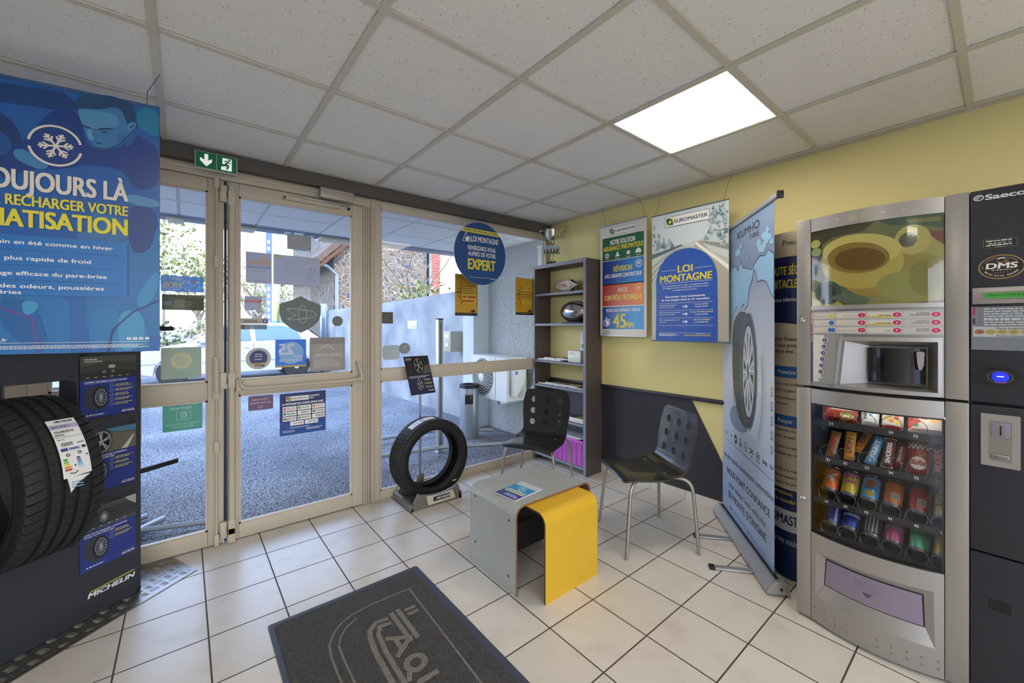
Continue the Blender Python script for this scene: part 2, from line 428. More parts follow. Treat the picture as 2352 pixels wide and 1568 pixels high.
# fixed frame
b = B()
b.box(XL, XR, Y0+.005, Y1, 2.232, 2.298, ALU, .003); b.box(XL, 1.06, Y0-.004, Y0+.01, 2.262, 2.285, ALU, .002)
b.box(-.67, -.60, Y0, Y1, 0, 2.24, ALU, .003)
b.box(1.036, 1.092, Y0, Y1, 0, 2.24, ALU, .003); b.box(1.094, 1.131, Y0-.004, Y1, 0, 2.298, ALU, .003)
for x in (1.05, 1.066, 1.082, 1.112): b.box(x-.0015, x+.0015, Y0-.006, Y0+.002, 0, 2.23, mat('frame_groove', '#8d8070', .5))
struct(b, 'trim_5', label='beige aluminium frame of the shop front')
# right fixed window
b = B(); gl = [(1.168, 2.93, .065, .913), (1.168, 2.93, 1.0, 2.236)]
sash(b, 1.131, XR, 0, 2.296, gl, .04); w1 = struct(b, 'window_1')
for g in gl: pane('pane', g, w1)
# swing door
b = B(); gl = [(.264, .955, .095, .902), (.264, .955, .994, 2.144)]
sash(b, .207, 1.033, .008, 2.226, gl, .05); d1 = struct(b, 'door_1')
for g in gl: pane('pane', g, d1)
b = B(); b.tube([(.225, 3.012, .05), (.225, 3.012, 2.19)], .017, ALU, 14)
for z in (.05, .1, 1.0, 2.12): b.box(.205, .243, 2.995, 3.035, z-.045, z+.045, ALU, .004)
b.build('hinge_post', d1)
b = B(); b.tube(arc_pts([(.262, 3.03, 1.0), (.262, 2.985, .985), (.285, 2.97, .945), (.95, 2.97, .945)], .03), .011, ALU, 10)
b.tube(arc_pts([(.93, 2.97, .945), (1.01, 2.975, .95), (1.005, 2.985, 1.0), (.99, 3.0, 1.06), (.985, 3.03, 1.07)], .03), .012, ALU, 10)
b.box(.245, .275, 2.99, 3.035, .93, 1.0, ALU, .004); b.box(.98, 1.03, 2.99, 3.035, .93, .965, ALU, .004)
b.build('push_bar', d1)
b = B(); b.box(.723, .949, 2.965, 3.03, 2.222, 2.292, mat('closer_grey', '#b5aa9c', .4, .3), .006); b.build('door_closer', d1)
b = B(); b.box(.50, .86, 3.0, 3.03, 2.172, 2.2, ALU, .004); b.box(.62, .92, 2.985, 3.005, 2.196, 2.206, STEEL, .002)
for x in (.512, .925): b.lathe([(.007, 2.996), (.007, 3.03)], BLACK, 12, axis='y', c=(2.18 if x < .6 else 2.172, 0, x)) if False else b.box(x-.006, x+.006, 2.995, 3.03, 2.176, 2.19, BLACK, .002)
b.build('closer_arm', d1)
# narrow leaf with bolt gear
b = B(); gl = [(-.53, .107, .095, .885), (-.53, .107, .994, 2.148)]
sash(b, -.60, .186, .008, 2.226, gl, .05); b.box(.19, .203, Y0+.01, Y1, .008, 2.226, SEAL); d2 = struct(b, 'door_2')
for g in gl: pane('pane', g, d2)
b = B(); b.tube([(.15, 3.018, .06), (.15, 3.018, 2.22)], .007, ALU, 8)
b.box(.13, .166, 3.0, 3.03, .89, 1.15, ALU, .006); b.box(.138, .158, 2.975, 3.005, .93, 1.14, ALU, .008)
for z in (.04, .60, 1.72, 2.2): b.box(.138, .162, 3.0, 3.03, z-.035, z+.035, ALU, .003)
b.build('bolt_rod', d2)
b = B()
for z in (.09, 1.0, 2.14): b.box(.166, .20, 2.998, 3.035, z-.05, z+.05, ALU, .005); b.box(.198, .205, 3.0, 3.03, z-.02, z+.02, BLACK)
b.build('hinge_blocks', d2)
# ribbed side panel beyond the doors
b = B(); rib = mat('ribbed_panel', '#8c8f92', .5, .2); x = -.68
while x > XL: b.box(x-.085, x-.005, Y0+.01, Y1, 0, 2.24, rib, .006); x -= .09
b.box(XL, -.67, Y0+.03, Y1-.01, 0, 2.24, rib); struct(b, 'wall_front', label='grey ribbed infill panel beside the doors')

# emergency exit sign
t = thing('exit_sign', 'green lit escape sign with white arrow and running figure over the doors', 'sign', frame((.148, 2.972, 2.307), (1, 0)))
GR = mat('exit_green', '#0b7f4b', .35); EW = mat('exit_white', '#eef6f0', .4, emit=.55)
b = B(); b.box(-.103, .103, -.05, .053, -.03, 0, mat('sign_case', '#c9ccc4', .4), .004); b.build('case', t)
b = B(); b.box(-.098, -.002, -.044, .048, 0, .003, GR); b.box(.002, .098, -.044, .048, 0, .003, GR); b.build('green_panel', t)
b = B(); W_ = .0036
b.poly([(-.058, .038), (-.040, .038), (-.040, .002), (-.022, .014), (-.022, -.004), (-.049, -.034), (-.078, -.004), (-.078, .014), (-.058, .002)], EW, W_); b.build('arrow', t)
b = B(); b.poly([(.028, .036), (.074, .036), (.074, -.036), (.05, -.036), (.05, .0), (.028, .0)], EW, W_)
b.poly([(.022, -.036), (.048, -.036), (.048, -.014), (.03, -.006), (.022, -.012)], EW, W_)
b.ell(.062, .028, .0065, .0065, GR, W_+LAY, 14)
b.line([(.056, .018), (.046, .004), (.058, -.008), (.05, -.028)], .009, GR, W_+LAY); b.line([(.046, .004), (.034, -.010), (.022, -.012)], .008, GR, W_+LAY)
b.line([(.036, .016), (.044, .020), (.056, .018), (.068, .008)], .006, GR, W_+LAY)
b.build('running_figure', t)

# ================================================================== HANGING POSTERS
def sheet(t, x0, x1, y0, y1, m, th=.0035, name='board', loops=None):
    b = B()
    if loops: b.prism([loops], -th, 0, m)
    else: b.box(x0, x1, y0, y1, -th, 0, m)
    return b.build(name, t)
def wire(t, pts, name='hanging_wire'):
    b = B(); b.tube(pts, .0011, mat('wire', '#4a4640', .4, .6), 6); b.build(name, t)
YE = ink('#e2d236'); WH = ink('#f1efe9'); NAVY = ink('#1d2a5e')
def euro_logo(b, x0, x1, y0, y1, w=0.):            # white plate: square tyre emblem and word
    h = y1-y0
    b.quad(x0, x1, y0, y1, WH, w)
    b.line([(x0, y0), (x1, y0), (x1, y1), (x0, y1), (x0, y0)], h*.035, NAVY, w+LAY)
    s = h*.74; ex = x0+h*.13; ey = y0+h*.13; c = (ex+s/2, ey+s/2)
    b.quad(ex, ex+s, ey, ey+s, ink('#e3d53a'), w+LAY)
    b.poly([(ex, ey+s*.45), (ex+s*.55, ey+s), (ex, ey+s)], NAVY, w+2*LAY); b.poly([(ex+s*.5, ey), (ex+s, ey), (ex+s, ey+s*.5)], ink('#1d7a4d'), w+2*LAY)
    b.ring(c[0], c[1], s*.42, s*.42, s*.2, ink('#1d7a4d'), w+3*LAY); b.ring(c[0], c[1], s*.42, s*.42, s*.2, NAVY, w+4*LAY, a0=PI*.5, a1=PI*1.25)
    b.ell(c[0], c[1], s*.17, s*.17, ink('#e8dc3c'), w+4*LAY, 18)
    b.text('EUROMASTER', ex+s+h*.14, y0+h*.30, x1-h*.16-(ex+s+h*.14), h*.36, NAVY, w+2*LAY, .02)

# --- air conditioning poster beside the tyre display (only its right part is in the picture)
t = thing('hanging_poster', 'big blue hanging poster with snowflake emblem, mechanic and CLIMATISATION heading', 'poster', frame((-.0795, 2.2, 1.23), (.987, -.163)))
P0 = ink('#1d5fa6', .3)
X0, H0 = -.62, 1.0
b = B(); b.box(X0, 0, 0, H0, -.004, 0, P0); b.build('board', t)
b = B(); w = .0005; v = lambda z: z-1.23
b.poly([(X0, .78), (X0, .42), (-.42, .35), (-.30, .30), (0, .32), (0, 1.0), (X0, 1.0)], ink('#1b5aa2', .3), w)
b.poly([(-.20, .55), (0, .50), (0, .06), (-.22, .10)], ink('#1d6ca8', .3), w+LAY)
b.poly([(X0, .33), (-.36, .36), (-.26, .18), (-.26, 0), (X0, 0)], ink('#1d6fae', .3), w+LAY)
b.poly([(-.16, .07), (-.05, .12), (-.03, .02), (-.13, .0)], ink('#2a7db2', .3), w+2*LAY)
b.poly([(X0, .96), (-.28, .985), (-.22, .93), (-.32, .91), (-.55, .90), (X0, .90)], ink('#173f78', .3), w+LAY)
b.ell(-.50, .77, .115, .115, ink('#173a70', .3), w+LAY); b.ell(-.46, .755, .05, .05, ink('#1d4f90', .3), w+2*LAY)
# mechanic bending over a hose: overalls, reflective bands, arm, head
b.zc = 0
for p_, c_ in (
([(-0.438,0.684),(-0.408,0.747),(-0.367,0.794),(-0.314,0.908),(-0.242,0.929),(-0.228,0.863),(-0.214,0.786),(-0.131,0.788),(-0.081,0.882),(-0.043,0.857),(-0.001,0.833),(-0.001,0.695),(-0.043,0.654),(-0.081,0.656),(-0.106,0.726),(-0.214,0.73),(-0.281,0.692),(-0.357,0.685),(-0.438,0.617)], '#173c80'),
([(-0.413,0.712),(-0.393,0.758),(-0.309,0.703),(-0.335,0.674)], '#3f7fae'),
([(-0.106,0.635),(0.002,0.619),(-0.001,0.584),(-0.099,0.59)], '#4a88b4'),
([(-0.237,0.462),(-0.131,0.507),(-0.081,0.564),(-0.037,0.553),(-0.043,0.51),(-0.094,0.445),(-0.179,0.412),(-0.248,0.437)], '#2f6a9f'),
([(-0.097,0.591),(-0.001,0.584),(-0.027,0.41),(-0.081,0.392),(-0.097,0.462)], '#183f80'),
([(-0.125,0.145),(-0.094,0.17),(-0.05,0.154),(-0.043,0.07),(-0.081,0.003),(-0.112,0.004),(-0.128,0.07)], '#3d8fbd'),
([(-0.081,0.204),(-0.004,0.352),(-0.001,0.249),(-0.05,0.163)], '#2d84ba'),
([(-0.208,0.16),(-0.131,0.186),(-0.119,0.103),(-0.179,0.006),(-0.208,0.007)], '#1f74ae'),
([(-0.438,0.215),(-0.383,0.202),(-0.341,0.157),(-0.314,0.01),(-0.362,0.011),(-0.438,0.103)], '#1a5f9e'),
([(-0.388,0.194),(-0.346,0.195),(-0.341,0.165),(-0.377,0.133)], '#3f93c0'),
([(-0.243,0.946),(-0.234,0.893),(-0.225,0.863),(-0.215,0.83),(-0.207,0.816),(-0.196,0.802),(-0.179,0.789),(-0.155,0.789),(-0.131,0.816),(-0.106,0.851),(-0.081,0.89),(-0.072,0.918),(-0.072,0.968),(-0.081,0.991),(-0.131,0.981),(-0.202,0.966)], '#3a76a6'),
([(-0.243,0.946),(-0.241,0.979),(-0.196,1.0),(-0.131,1.01),(-0.075,0.988),(-0.072,0.926),(-0.081,0.899),(-0.094,0.896),(-0.106,0.926),(-0.112,0.953),(-0.131,0.969),(-0.179,0.944),(-0.225,0.939),(-0.238,0.928)], '#1f466f'),
([(-0.239,0.928),(-0.231,0.932),(-0.179,0.938),(-0.137,0.939),(-0.119,0.914),(-0.131,0.887),(-0.179,0.871),(-0.214,0.866),(-0.23,0.882)], '#4d8ab5'),
([(-0.1,0.902),(-0.089,0.92),(-0.074,0.921),(-0.072,0.905),(-0.085,0.885),(-0.097,0.88)], '#4c86b0'),
([(-0.094,0.896),(-0.081,0.913),(-0.076,0.908),(-0.088,0.89)], '#2a5a86'),
([(-0.215,0.858),(-0.202,0.865),(-0.199,0.838),(-0.193,0.829),(-0.202,0.819),(-0.211,0.827)], '#5c98be'),
([(-0.238,0.876),(-0.202,0.869),(-0.202,0.863),(-0.234,0.868)], '#173a63'),
([(-0.185,0.867),(-0.167,0.878),(-0.14,0.88),(-0.14,0.874),(-0.167,0.87),(-0.183,0.861)], '#173a63'),
([(-0.179,0.857),(-0.164,0.864),(-0.152,0.863),(-0.164,0.856)], '#1b4068'),
([(-0.193,0.815),(-0.173,0.818),(-0.167,0.814),(-0.185,0.807)], '#245078'),
([(-0.202,0.8),(-0.185,0.796),(-0.155,0.799),(-0.131,0.821),(-0.14,0.802),(-0.158,0.787),(-0.179,0.787)], '#26527e'),
([(-0.131,0.862),(-0.1,0.877),(-0.106,0.847),(-0.128,0.817)], '#2f679a'),
([(-0.106,0.847),(-0.078,0.891),(-0.066,0.877),(-0.081,0.836),(-0.106,0.809)], '#235a92'),
([(-0.072,0.985),(-0.001,0.996),(-0.001,0.867),(-0.043,0.891),(-0.069,0.902)], '#1d7a9e')): b.poly(soft(p_), ink(c_, .3), w+6*LAY)
w += 3*LAY
b.line([(-.44, .17), (-.36, .13), (-.34, .0)], .006, ink('#6a4a8c', .3), w+4*LAY); b.line([(-.156, .0), (-.14, .09), (-.08, .16), (0, .21)], .006, ink('#2c3572', .3), w+4*LAY)
b.build('printed_photo', t)
b = B(); w = .0045; CR = ink('#ded6c6', .4)
b.ring(-.2985, v(2.0065), .073, .0765, .0075, CR, w, 40, .25, PI-.12); b.ring(-.2985, v(2.0065), .073, .0765, .0075, CR, w, 40, PI+.2, 2*PI-.2)
for k in range(6):
    a = k*PI/3+.12; c, s = math.cos(a), math.sin(a); cx, cy = -.297, v(2.006)
    b.line([(cx, cy), (cx+.047*c, cy+.05*s)], .0065, CR, w)
    for d in (-.75, .75):
        for r0, ln in ((.02, .019), (.033, .013)):
            b.line([(cx+r0*c, cy+r0*s), (cx+r0*c+ln*math.cos(a+d), cy+r0*s+ln*math.sin(a+d))], .0055, CR, w+LAY)
b.build('snowflake_emblem', t)
b = B(); w = .0045
b.text('TOUJOURS LÀ', -.50, v(1.829), .403, .071, CR, w, .026)
b.text('POUR RECHARGER VOTRE', -.530, v(1.771), .433, .038, YE, w, .025)
b.text('CLIMATISATION', -.565, v(1.694), .466, .062, YE, w, .032)
b.build('heading', t)
b = B(); w = .0045
b.quad(X0+.02, -.097, v(1.445), v(1.663), ink('#1f6fb6', .3), w)
for s, x1, y, h in (('un habitacle sain en été comme en hiver', -.14, 1.630, .0145), ('une production plus rapide de froid', -.203, 1.572, .0145), ("un désembuage efficace du pare-brise", -.158, 1.517, .0145), ("l'élimination des odeurs, poussières", -.166, 1.471, .0145), ('et bactéries', -.385, 1.4485, .0135)):
    wd = len(s)*.0117; b.text(s, x1-wd, v(y), wd, h, WH, w+LAY, .02)
for y in (1.608, 1.553, 1.498): b.quad(-.60, -.12, v(y), v(y)+.002, ink('#174f93', .3), w+LAY)
b.build('bullet_panel', t)
b = B(); w = .0045
for i in range(4):
    x = -.10+i*.0185; b.prism([rrect(x, x+.013, .048, .058, .002)], w-.0003, w, WH)
    b.text('ftin▸'[i], x+.004, .0505, .005, .005, P0, w+LAY, .02)
b.quad(-.61, -.03, .040, .0412, WH, w); b.lines(-.61, .028, .58, 3, .0048, .0022, WH, w, 3, .1); b.text('euromaster.fr', -.525, .046, .105, .012, WH, w, .02)
b.build('small_print', t)
b = B(); b.box(X0, 0, .992, 1.004, -.007, .003, mat('poster_rail', '#3c5c86', .4, .3)); b.build('top_rail', t)
wire(t, [(-.04, 1.002, -.002), (-.041, 1.06, -.01), (-.006, 1.152, -.03)])

# --- tyre insurance poster on the yellow wall
t = thing('hanging_poster', 'narrow hanging poster striped green, blue and red, next to the bookshelf', 'poster', frame((2.9, 2.301, 0), (0, -1)))
b = B(); b.box(0, .468, 1.25, 2.222, -.004, 0, ink('#dcd8ce', .35)); b.build('board', t)
def grad(name, h0, h1, x0, x1):
    if name in MATS: return MATS[name]
    m = mat(name, h0, .32); lk = m.node_tree.links.new; p = m.node_tree.nodes['Principled BSDF']
    tc = node(m, 'ShaderNodeTexCoord'); sp = node(m, 'ShaderNodeSeparateXYZ'); mr = node(m, 'ShaderNodeMapRange'); mx = node(m, 'ShaderNodeMix', data_type='RGBA')
    lk(tc.outputs['Object'], sp.inputs[0]); lk(sp.outputs['X'], mr.inputs['Value']); mr.inputs['From Min'].default_value = x0; mr.inputs['From Max'].default_value = x1
    mx.inputs['A'].default_value = lin(h0); mx.inputs['B'].default_value = lin(h1); lk(mr.outputs[0], mx.inputs['Factor']); lk(mx.outputs['Result'], p.inputs['Base Color'])
    return m
bands = [('green_band', 1.912, 2.112, '#1a5c3c', '#1a6a45'), ('revision_band', 1.695, 1.906, '#26408f', '#2f86cf'), ('inspection_band', 1.511, 1.702, '#b23a31', '#e8884c'), ('fitting_band', 1.309, 1.503, '#25479c', '#4ba2dd')]
for n, y0, y1, c0, c1 in bands:
    b = B(); b.quad(.024, .442, y0, y1, grad('print_'+n, c0, c1, .1, .36), .0006); w = .0012
    if n == 'green_band':
        b.text('NOTRE SOLUTION', .11, 2.045, .25, .042, WH, w, .02); b.text('ASSURANCE PNEUMATIQUE', .037, 1.995, .40, .040, YE, w, .02)
        for i, x in enumerate((.075, .185, .295, .392)):
            if i == 0: b.ring(x, 1.955, .021, .021, .006, WH, w, 20); b.ring(x, 1.955, .011, .011, .004, WH, w, 16)
            elif i == 1: b.ell(x, 1.965, .010, .012, WH, w, 14); b.poly([(x-.024, 1.938), (x+.024, 1.938), (x+.016, 1.955), (x-.016, 1.955)], WH, w)
            elif i == 2: b.poly([(x+(.026 if k % 2 else .012)*math.cos(k*PI/8), 1.957+(.026 if k % 2 else .012)*math.sin(k*PI/8)) for k in range(16)], WH, w)
            else: b.poly([(x-.027, 1.945), (x+.027, 1.945), (x+.027, 1.958), (x+.014, 1.978), (x-.014, 1.978), (x-.027, 1.958)], WH, w); b.ell(x-.014, 1.945, .007, .007, WH, w, 12); b.ell(x+.014, 1.945, .007, .007, WH, w, 12)
            b.quad(x-.022, x+.022, 1.922, 1.926, WH, w)
    elif n == 'revision_band':
        b.text('RÉVISION', .146, 1.808, .185, .046, YE, w, .025); b.text('AVEC GARANTIE CONSTRUCTEUR', .05, 1.757, .372, .032, WH, w, .02)
        b.ring(.395, 1.855, .034, .034, .004, WH, w, 24); b.ring(.395, 1.855, .022, .022, .003, WH, w, 20); b.text('GARANTIE', .372, 1.862, .046, .009, WH, w, .02)
        b.poly([(.382, 1.848), (.408, 1.848), (.404, 1.86), (.386, 1.86)], WH, w)
    elif n == 'inspection_band':
        b.text('PACK', .19, 1.628, .10, .038, ink('#efe3c9'), w, .015); b.text('CONTRÔLE TECHNIQUE', .047, 1.562, .376, .042, ink('#ece06a'), w, .02)
        b.ring(.395, 1.655, .032, .032, .004, ink('#f3cfae'), w, 24); b.quad(.380, .410, 1.642, 1.665, ink('#f3cfae'), w)
    else:
        b.text('MONTAGE EXPRESS 4 PNEUS', .065, 1.459, .345, .026, WH, w, .015); b.text('45', .142, 1.322, .125, .120, YE, w, .02); b.text('MIN', .272, 1.322, .075, .050, YE, w, .02)
        b.ring(.07, 1.365, .034, .034, .007, WH, w, 28); b.ell(.07, 1.365, .022, .022, WH, w, 20, -PI/2, PI/2+.8); b.quad(.060, .080, 1.405, 1.412, WH, w); b.line([(.098, 1.392), (.106, 1.40)], .007, WH, w)
    b.build(n, t)
b = B(); euro_logo(b, .097, .368, 2.131, 2.192, .0006); b.build('logo_plate', t)
b = B(); b.text('TOUJOURS LÀ', .022, 1.285, .09, .012, ink('#33333a'), .0006, .015); b.lines(.022, 1.272, .09, 2, .008, .004, ink('#33333a'), .0006); b.build('small_print', t)
b = B(); b.box(0, .47, 2.214, 2.226, -.007, .004, ALUG); b.box(0, .47, 1.246, 1.256, -.007, .004, ALUG); b.build_each('rail', t)
wire(t, [(.05, 2.22, -.002), (.046, 2.30, 0), (.035, 2.38, .02)]); wire(t, [(.448, 2.224, -.002), (.443, 2.30, .01), (.41, 2.382, .03)])

# --- winter tyre law poster on the yellow wall
PBK = 2.79/2.885                                    # size of the wide poster
t = thing('hanging_poster', 'wide snowy road poster headed LOI MONTAGNE on a blue arch', 'poster', frame((2.79, 1.776*PBK, 1.33*(1-PBK)), (0, -1)) @ Matrix.Scale(PBK, 4))
b = B(); b.box(0, .582, 1.222, 2.203, -.004, 0, ink('#cfd9dc', .3)); b.build('board', t)
b = B(); w = .0006
b.quad(0, .582, 1.222, 1.93, ink('#b9bdb4', .3), w)
b.poly([(0, 1.93), (.16, 1.955), (.30, 1.95), (.45, 1.965), (.582, 2.02), (.582, 1.80), (.40, 1.90), (.28, 1.93), (.12, 1.90), (0, 1.80)], ink('#c9cfcb', .3), w+LAY)
b.poly([(0, 1.90), (.24, 1.945), (.26, 1.935), (0, 1.865)], ink('#5c6d72', .3), w+2*LAY); b.poly([(.38, 1.952), (.582, 1.90), (.582, 1.855), (.44, 1.915)], ink('#8e9489', .3), w+2*LAY)
b.poly([(.36, 1.945), (.582, 1.755), (.582, 1.72), (.345, 1.935)], ink('#e9e9e2', .3), w+2*LAY)
b.poly([(.34, 1.94), (.39, 1.955), (.582, 1.70), (.582, 1.222), (.40, 1.222), (.36, 1.8)], ink('#b0aa9a', .3), w+LAY)
for i in range(6): b.line([(.0, 1.80-.03*i), (.2-.02*i, 1.905-.012*i)], .006, ink('#d9ded9' if i % 2 else '#8f968f', .3), w+3*LAY)
r = random.Random(4); g1, g2, g3 = ink('#8aa3a8', .3), ink('#c6d3d6', .3), ink('#5d7c86', .3)
def snow_tree(b, x, y, h, wd, w):
    for k in range(26):
        a = r.random(); q = wd*(1-a)*.5
        xx = x+(r.random()*2-1)*q; yy = y+a*h
        s_ = .006+.016*r.random()*(1.15-a)
        x0_, x1_ = max(.002, xx-s_), min(.580, xx+s_)
        if x1_ > x0_: b.poly([(x0_, yy-s_*.5), (x1_, yy-s_*.6), ((x0_+x1_)/2, min(2.19, yy+s_*1.3))], (g1, g2, g3)[k % 3], w+k*.00002)
for x, y, h, wd in ((.02, 1.93, .20, .07), (.06, 1.93, .12, .06), (.10, 1.935, .08, .05), (.15, 1.94, .06, .05), (.46, 1.95, .10, .08), (.50, 1.95, .2, .10), (.545, 1.97, .23, .12), (.565, 1.9, .3, .07), (.52, 2.0, .19, .12), (.48, 2.05, .13, .07)): snow_tree(b, x, y, h, wd, w+4*LAY)
b.build('printed_road', t)
b = B(); w = .0032; BL = ink('#2a56ad', .3)
arch = [(.034, 1.222)]+[(.034+.005, 1.50)]+[(.272+.235*math.cos(a), 1.675+.237*math.sin(a)) for a in [PI-.01-k*(PI-.02)/28 for k in range(29)]]+[(.509, 1.50), (.509, 1.222)]
b.poly([(x, y) for x, y in arch], BL, w); b.build('blue_arch', t)
b = B(); w = .004
b.text('LOI', .218, 1.738, .112, .052, YE, w, .03); b.text('MONTAGNE', .074, 1.672, .396, .052, YE, w, .03)
for x0, x1, y in ((.08, .20, 1.758), (.345, .47, 1.758), (.07, .475, 1.660)): b.quad(x0, x1, y, y+.002, WH, w)
for s, x, y, wd in (('Du 1er novembre au 31 mars, un équipement hiver', .095, 1.637, .352), ('est obligatoire pour circuler dans certaines zones', .095, 1.62, .352), ('montagneuses de France.', .178, 1.602, .184)): b.text(s, x, y, wd, .009, WH, w, .02)
b.text('Euromaster vous recommande', .118, 1.551, .304, .0145, WH, w, .028); b.text('de vous équiper avant le 1er novembre', .085, 1.527, .367, .0145, WH, w, .028)
for y in (1.508, 1.452, 1.395, 1.339): b.quad(.063, .482, y, y+.0016, WH, w)
for y, a, c, d, e in ((1.49, 'Vous changez de pneus', 'en hiver et en été', '4 pneus HIVER', 'marqués 3PMSF'), (1.434, 'Vous roulez avec les mêmes', "pneus toute l'année", '4 pneus TOUTES SAISONS', 'marqués 3PMSF'), (1.377, 'Vous souhaitez garder vos', 'pneus été', '1 JEU DE CHAÎNES', 'ou CHAUSSETTES')):
    b.text(a, .066, y, .0066*len(a), .0085, WH, w, .02); b.text(c, .066, y-.016, .0066*len(c), .0085, ink('#efe9a0'), w, .02)
    b.text(d, .395-.0038*len(d), y, .0076*len(d), .009, ink('#efe9a0'), w, .025); b.text(e, .395-.0036*len(e), y-.017, .0072*len(e), .009, WH, w, .02)
    b.poly([(.255, y-.004), (.279, y-.004), (.279, y+.006), (.297, y-.0095), (.279, y-.025), (.279, y-.015), (.255, y-.015)], ink('#c9d3ea'), w)
b.quad(.063, .462, 1.283, 1.2845, WH, w); b.lines(.063, 1.272, .17, 3, .006, .003, WH, w, 5); b.text('TOUJOURS LÀ POUR GARANTIR VOTRE MOBILITÉ', .262, 1.262, .20, .010, YE, w, .02); b.text('© f t in', .36, 1.275, .06, .007, WH, w)
b.build('lettering', t)
b = B(); euro_logo(b, .117, .452, 2.093, 2.167, .0045); b.build('logo_plate', t)
b = B(); b.box(0, .582, 2.197, 2.206, -.007, .003, mat('poster_rail_b', '#55646c', .4)); b.box(-.004, .59, 1.216, 1.226, -.007, .003, mat('poster_rail_b')); b.build_each('rail', t)
wire(t, [(.03, 2.205, -.002), (.028, 2.29, -.05), (.01, 2.42, -.12)]); wire(t, [(.55, 2.2, -.002), (.552, 2.30, -.04), (.56, 2.42, -.12)])

# --- round mountain-law disc hanging in front of the window
t = thing('hanging_disc', 'round navy disc headed LOI MONTAGNE hung before the window', 'sign', frame((1.978, 2.85, 1.956), (1, 0)))
DN = ink('#21497f', .3)
b = B(); b.prism([circ(0, 0, .268, 56)], -.004, 0, DN); b.build('board', t)
b = B(); w = .0006
def chord(y): return math.sqrt(max(0, .2675**2-y*y))
yb = [(-chord(.205), .205), (-chord(.17), .17), (chord(.17), .17), (chord(.205), .205)]
b.poly(yb, YE, w); b.build('yellow_band', t)
b = B(); w = .0012
b.text('ÉQUIPEMENT OBLIGATOIRE À PARTIR DU 1er NOVEMBRE', -.17, .180, .345, .016, DN, w, .02)
b.line([(-.184, .092), (-.154, .168), (-.11, .092), (-.184, .092)], .004, WH, w); b.line([(-.125, .118), (-.118, .135), (-.095, .092)], .004, WH, w); b.ell(-.142, .112, .018, .018, WH, w, 16)
b.text('LOI MONTAGNE', -.10, .098, .285, .046, WH, w, .012); b.text('RENSEIGNEZ-VOUS', -.134, .026, .286, .036, WH, w, .012); b.text('AUPRÈS DE VOTRE', -.131, -.025, .285, .036, WH, w, .012)
b.text('EXPERT', -.131, -.138, .283, .088, YE, w, .03)
b.quad(-.125, .157, -.206, -.2045, WH, w); b.lines(.10, -.213, .06, 1, .004, .003, WH, w)
b.build('lettering', t)
b = B(); b.ring(0, 0, .2685, .2685, .0025, ink('#8fa2bf'), .0006, 56); b.build('cut_edge', t)
wire(t, [(-.075, .255, 0), (-.08, .33, -.06), (-.085, .385, -.13)]); wire(t, [(.085, .252, 0), (.082, .33, -.06), (.08, .385, -.13)])

# ================================================================== ROLL-UP BANNER AND TOTEM
t = thing('rollup_banner', 'tall pale blue roll-up banner picturing a tyre and world map', 'banner', frame((2.95, 1.258, 0), (-.773, -.635)))
m = mat('banner_print', '#9db4d2', .38); lk = m.node_tree.links.new; p = m.node_tree.nodes['Principled BSDF']
tc = node(m, 'ShaderNodeTexCoord'); sp = node(m, 'ShaderNodeSeparateXYZ'); rp = node(m, 'ShaderNodeValToRGB'); dv = node(m, 'ShaderNodeMath', operation='DIVIDE'); dv.inputs[1].default_value = 2.0
lk(tc.outputs['Object'], sp.inputs[0]); lk(sp.outputs['Y'], dv.inputs[0]); lk(dv.outputs[0], rp.inputs[0]); lk(rp.outputs[0], p.inputs['Base Color'])
e = rp.color_ramp.elements; e[0].position = .03; e[0].color = lin('#8fa8cf'); e[1].position = .98; e[1].color = lin('#8199b8')
for q, c in ((.30, '#bccbe4'), (.5, '#d3d8e2'), (.72, '#adb5c4'), (.85, '#7c8da8')): x = e.new(q); x.color = lin(c)
b = B(); b.box(-.012, .815, .045, 1.975, -.0012, 0, m); b.build('banner_sheet', t)
KD = ink('#2c3140', .35)
b = B(); w = .0006; MP = ink('#92bddb', .35); MD = ink('#2d4a68', .35)
land = [(.02, 1.62), (.05, 1.70), (.03, 1.76), (.07, 1.73), (.09, 1.78), (.13, 1.68), (.17, 1.70), (.16, 1.78), (.2, 1.71), (.26, 1.72), (.30, 1.68), (.345, 1.735), (.38, 1.69), (.45, 1.68), (.52, 1.66), (.57, 1.69), (.64, 1.72), (.70, 1.71), (.75, 1.735), (.815, 1.70), (.815, 1.47), (.78, 1.50), (.72, 1.57), (.66, 1.585), (.60, 1.58), (.585, 1.635), (.55, 1.66), (.53, 1.60), (.50, 1.575), (.47, 1.52), (.46, 1.46), (.41, 1.43), (.40, 1.47), (.36, 1.455), (.33, 1.40), (.27, 1.46), (.20, 1.40), (.10, 1.30), (.04, 1.22), (.02, 1.3)]
b.poly(land, MP, w)
b.line(land+[land[0]], .005, MD, w+LAY)
for x, y, s_ in ((.30, 1.80, .05), (.345, 1.83, .03), (.62, 1.79, .04), (.70, 1.82, .05), (.73, 1.79, .045), (.68, 1.76, .05), (.76, 1.80, .04), (.74, 1.84, .03), (.64, 1.76, .035), (.79, 1.77, .035), (.06, 1.80, .03), (.45, 1.74, .02)):
    r = random.Random(int(x*100)); b.poly([(min(.814, x+s_*(.5+.5*r.random())*math.cos(k*PI/4)), y+.7*s_*(.5+.5*r.random())*math.sin(k*PI/4)) for k in range(8)], MP, w+2*LAY)
for k in range(24): b.quad(.03, .30, 1.42+.011*k, 1.4215+.011*k, ink('#a9d7f2'), w+LAY) if k < 20 else None
b.build('printed_map', t)
b = B(); w = .002; TD = ink('#4a4f55', .35); TM = ink('#666c73', .35); TL = ink('#a7b2bb', .35)
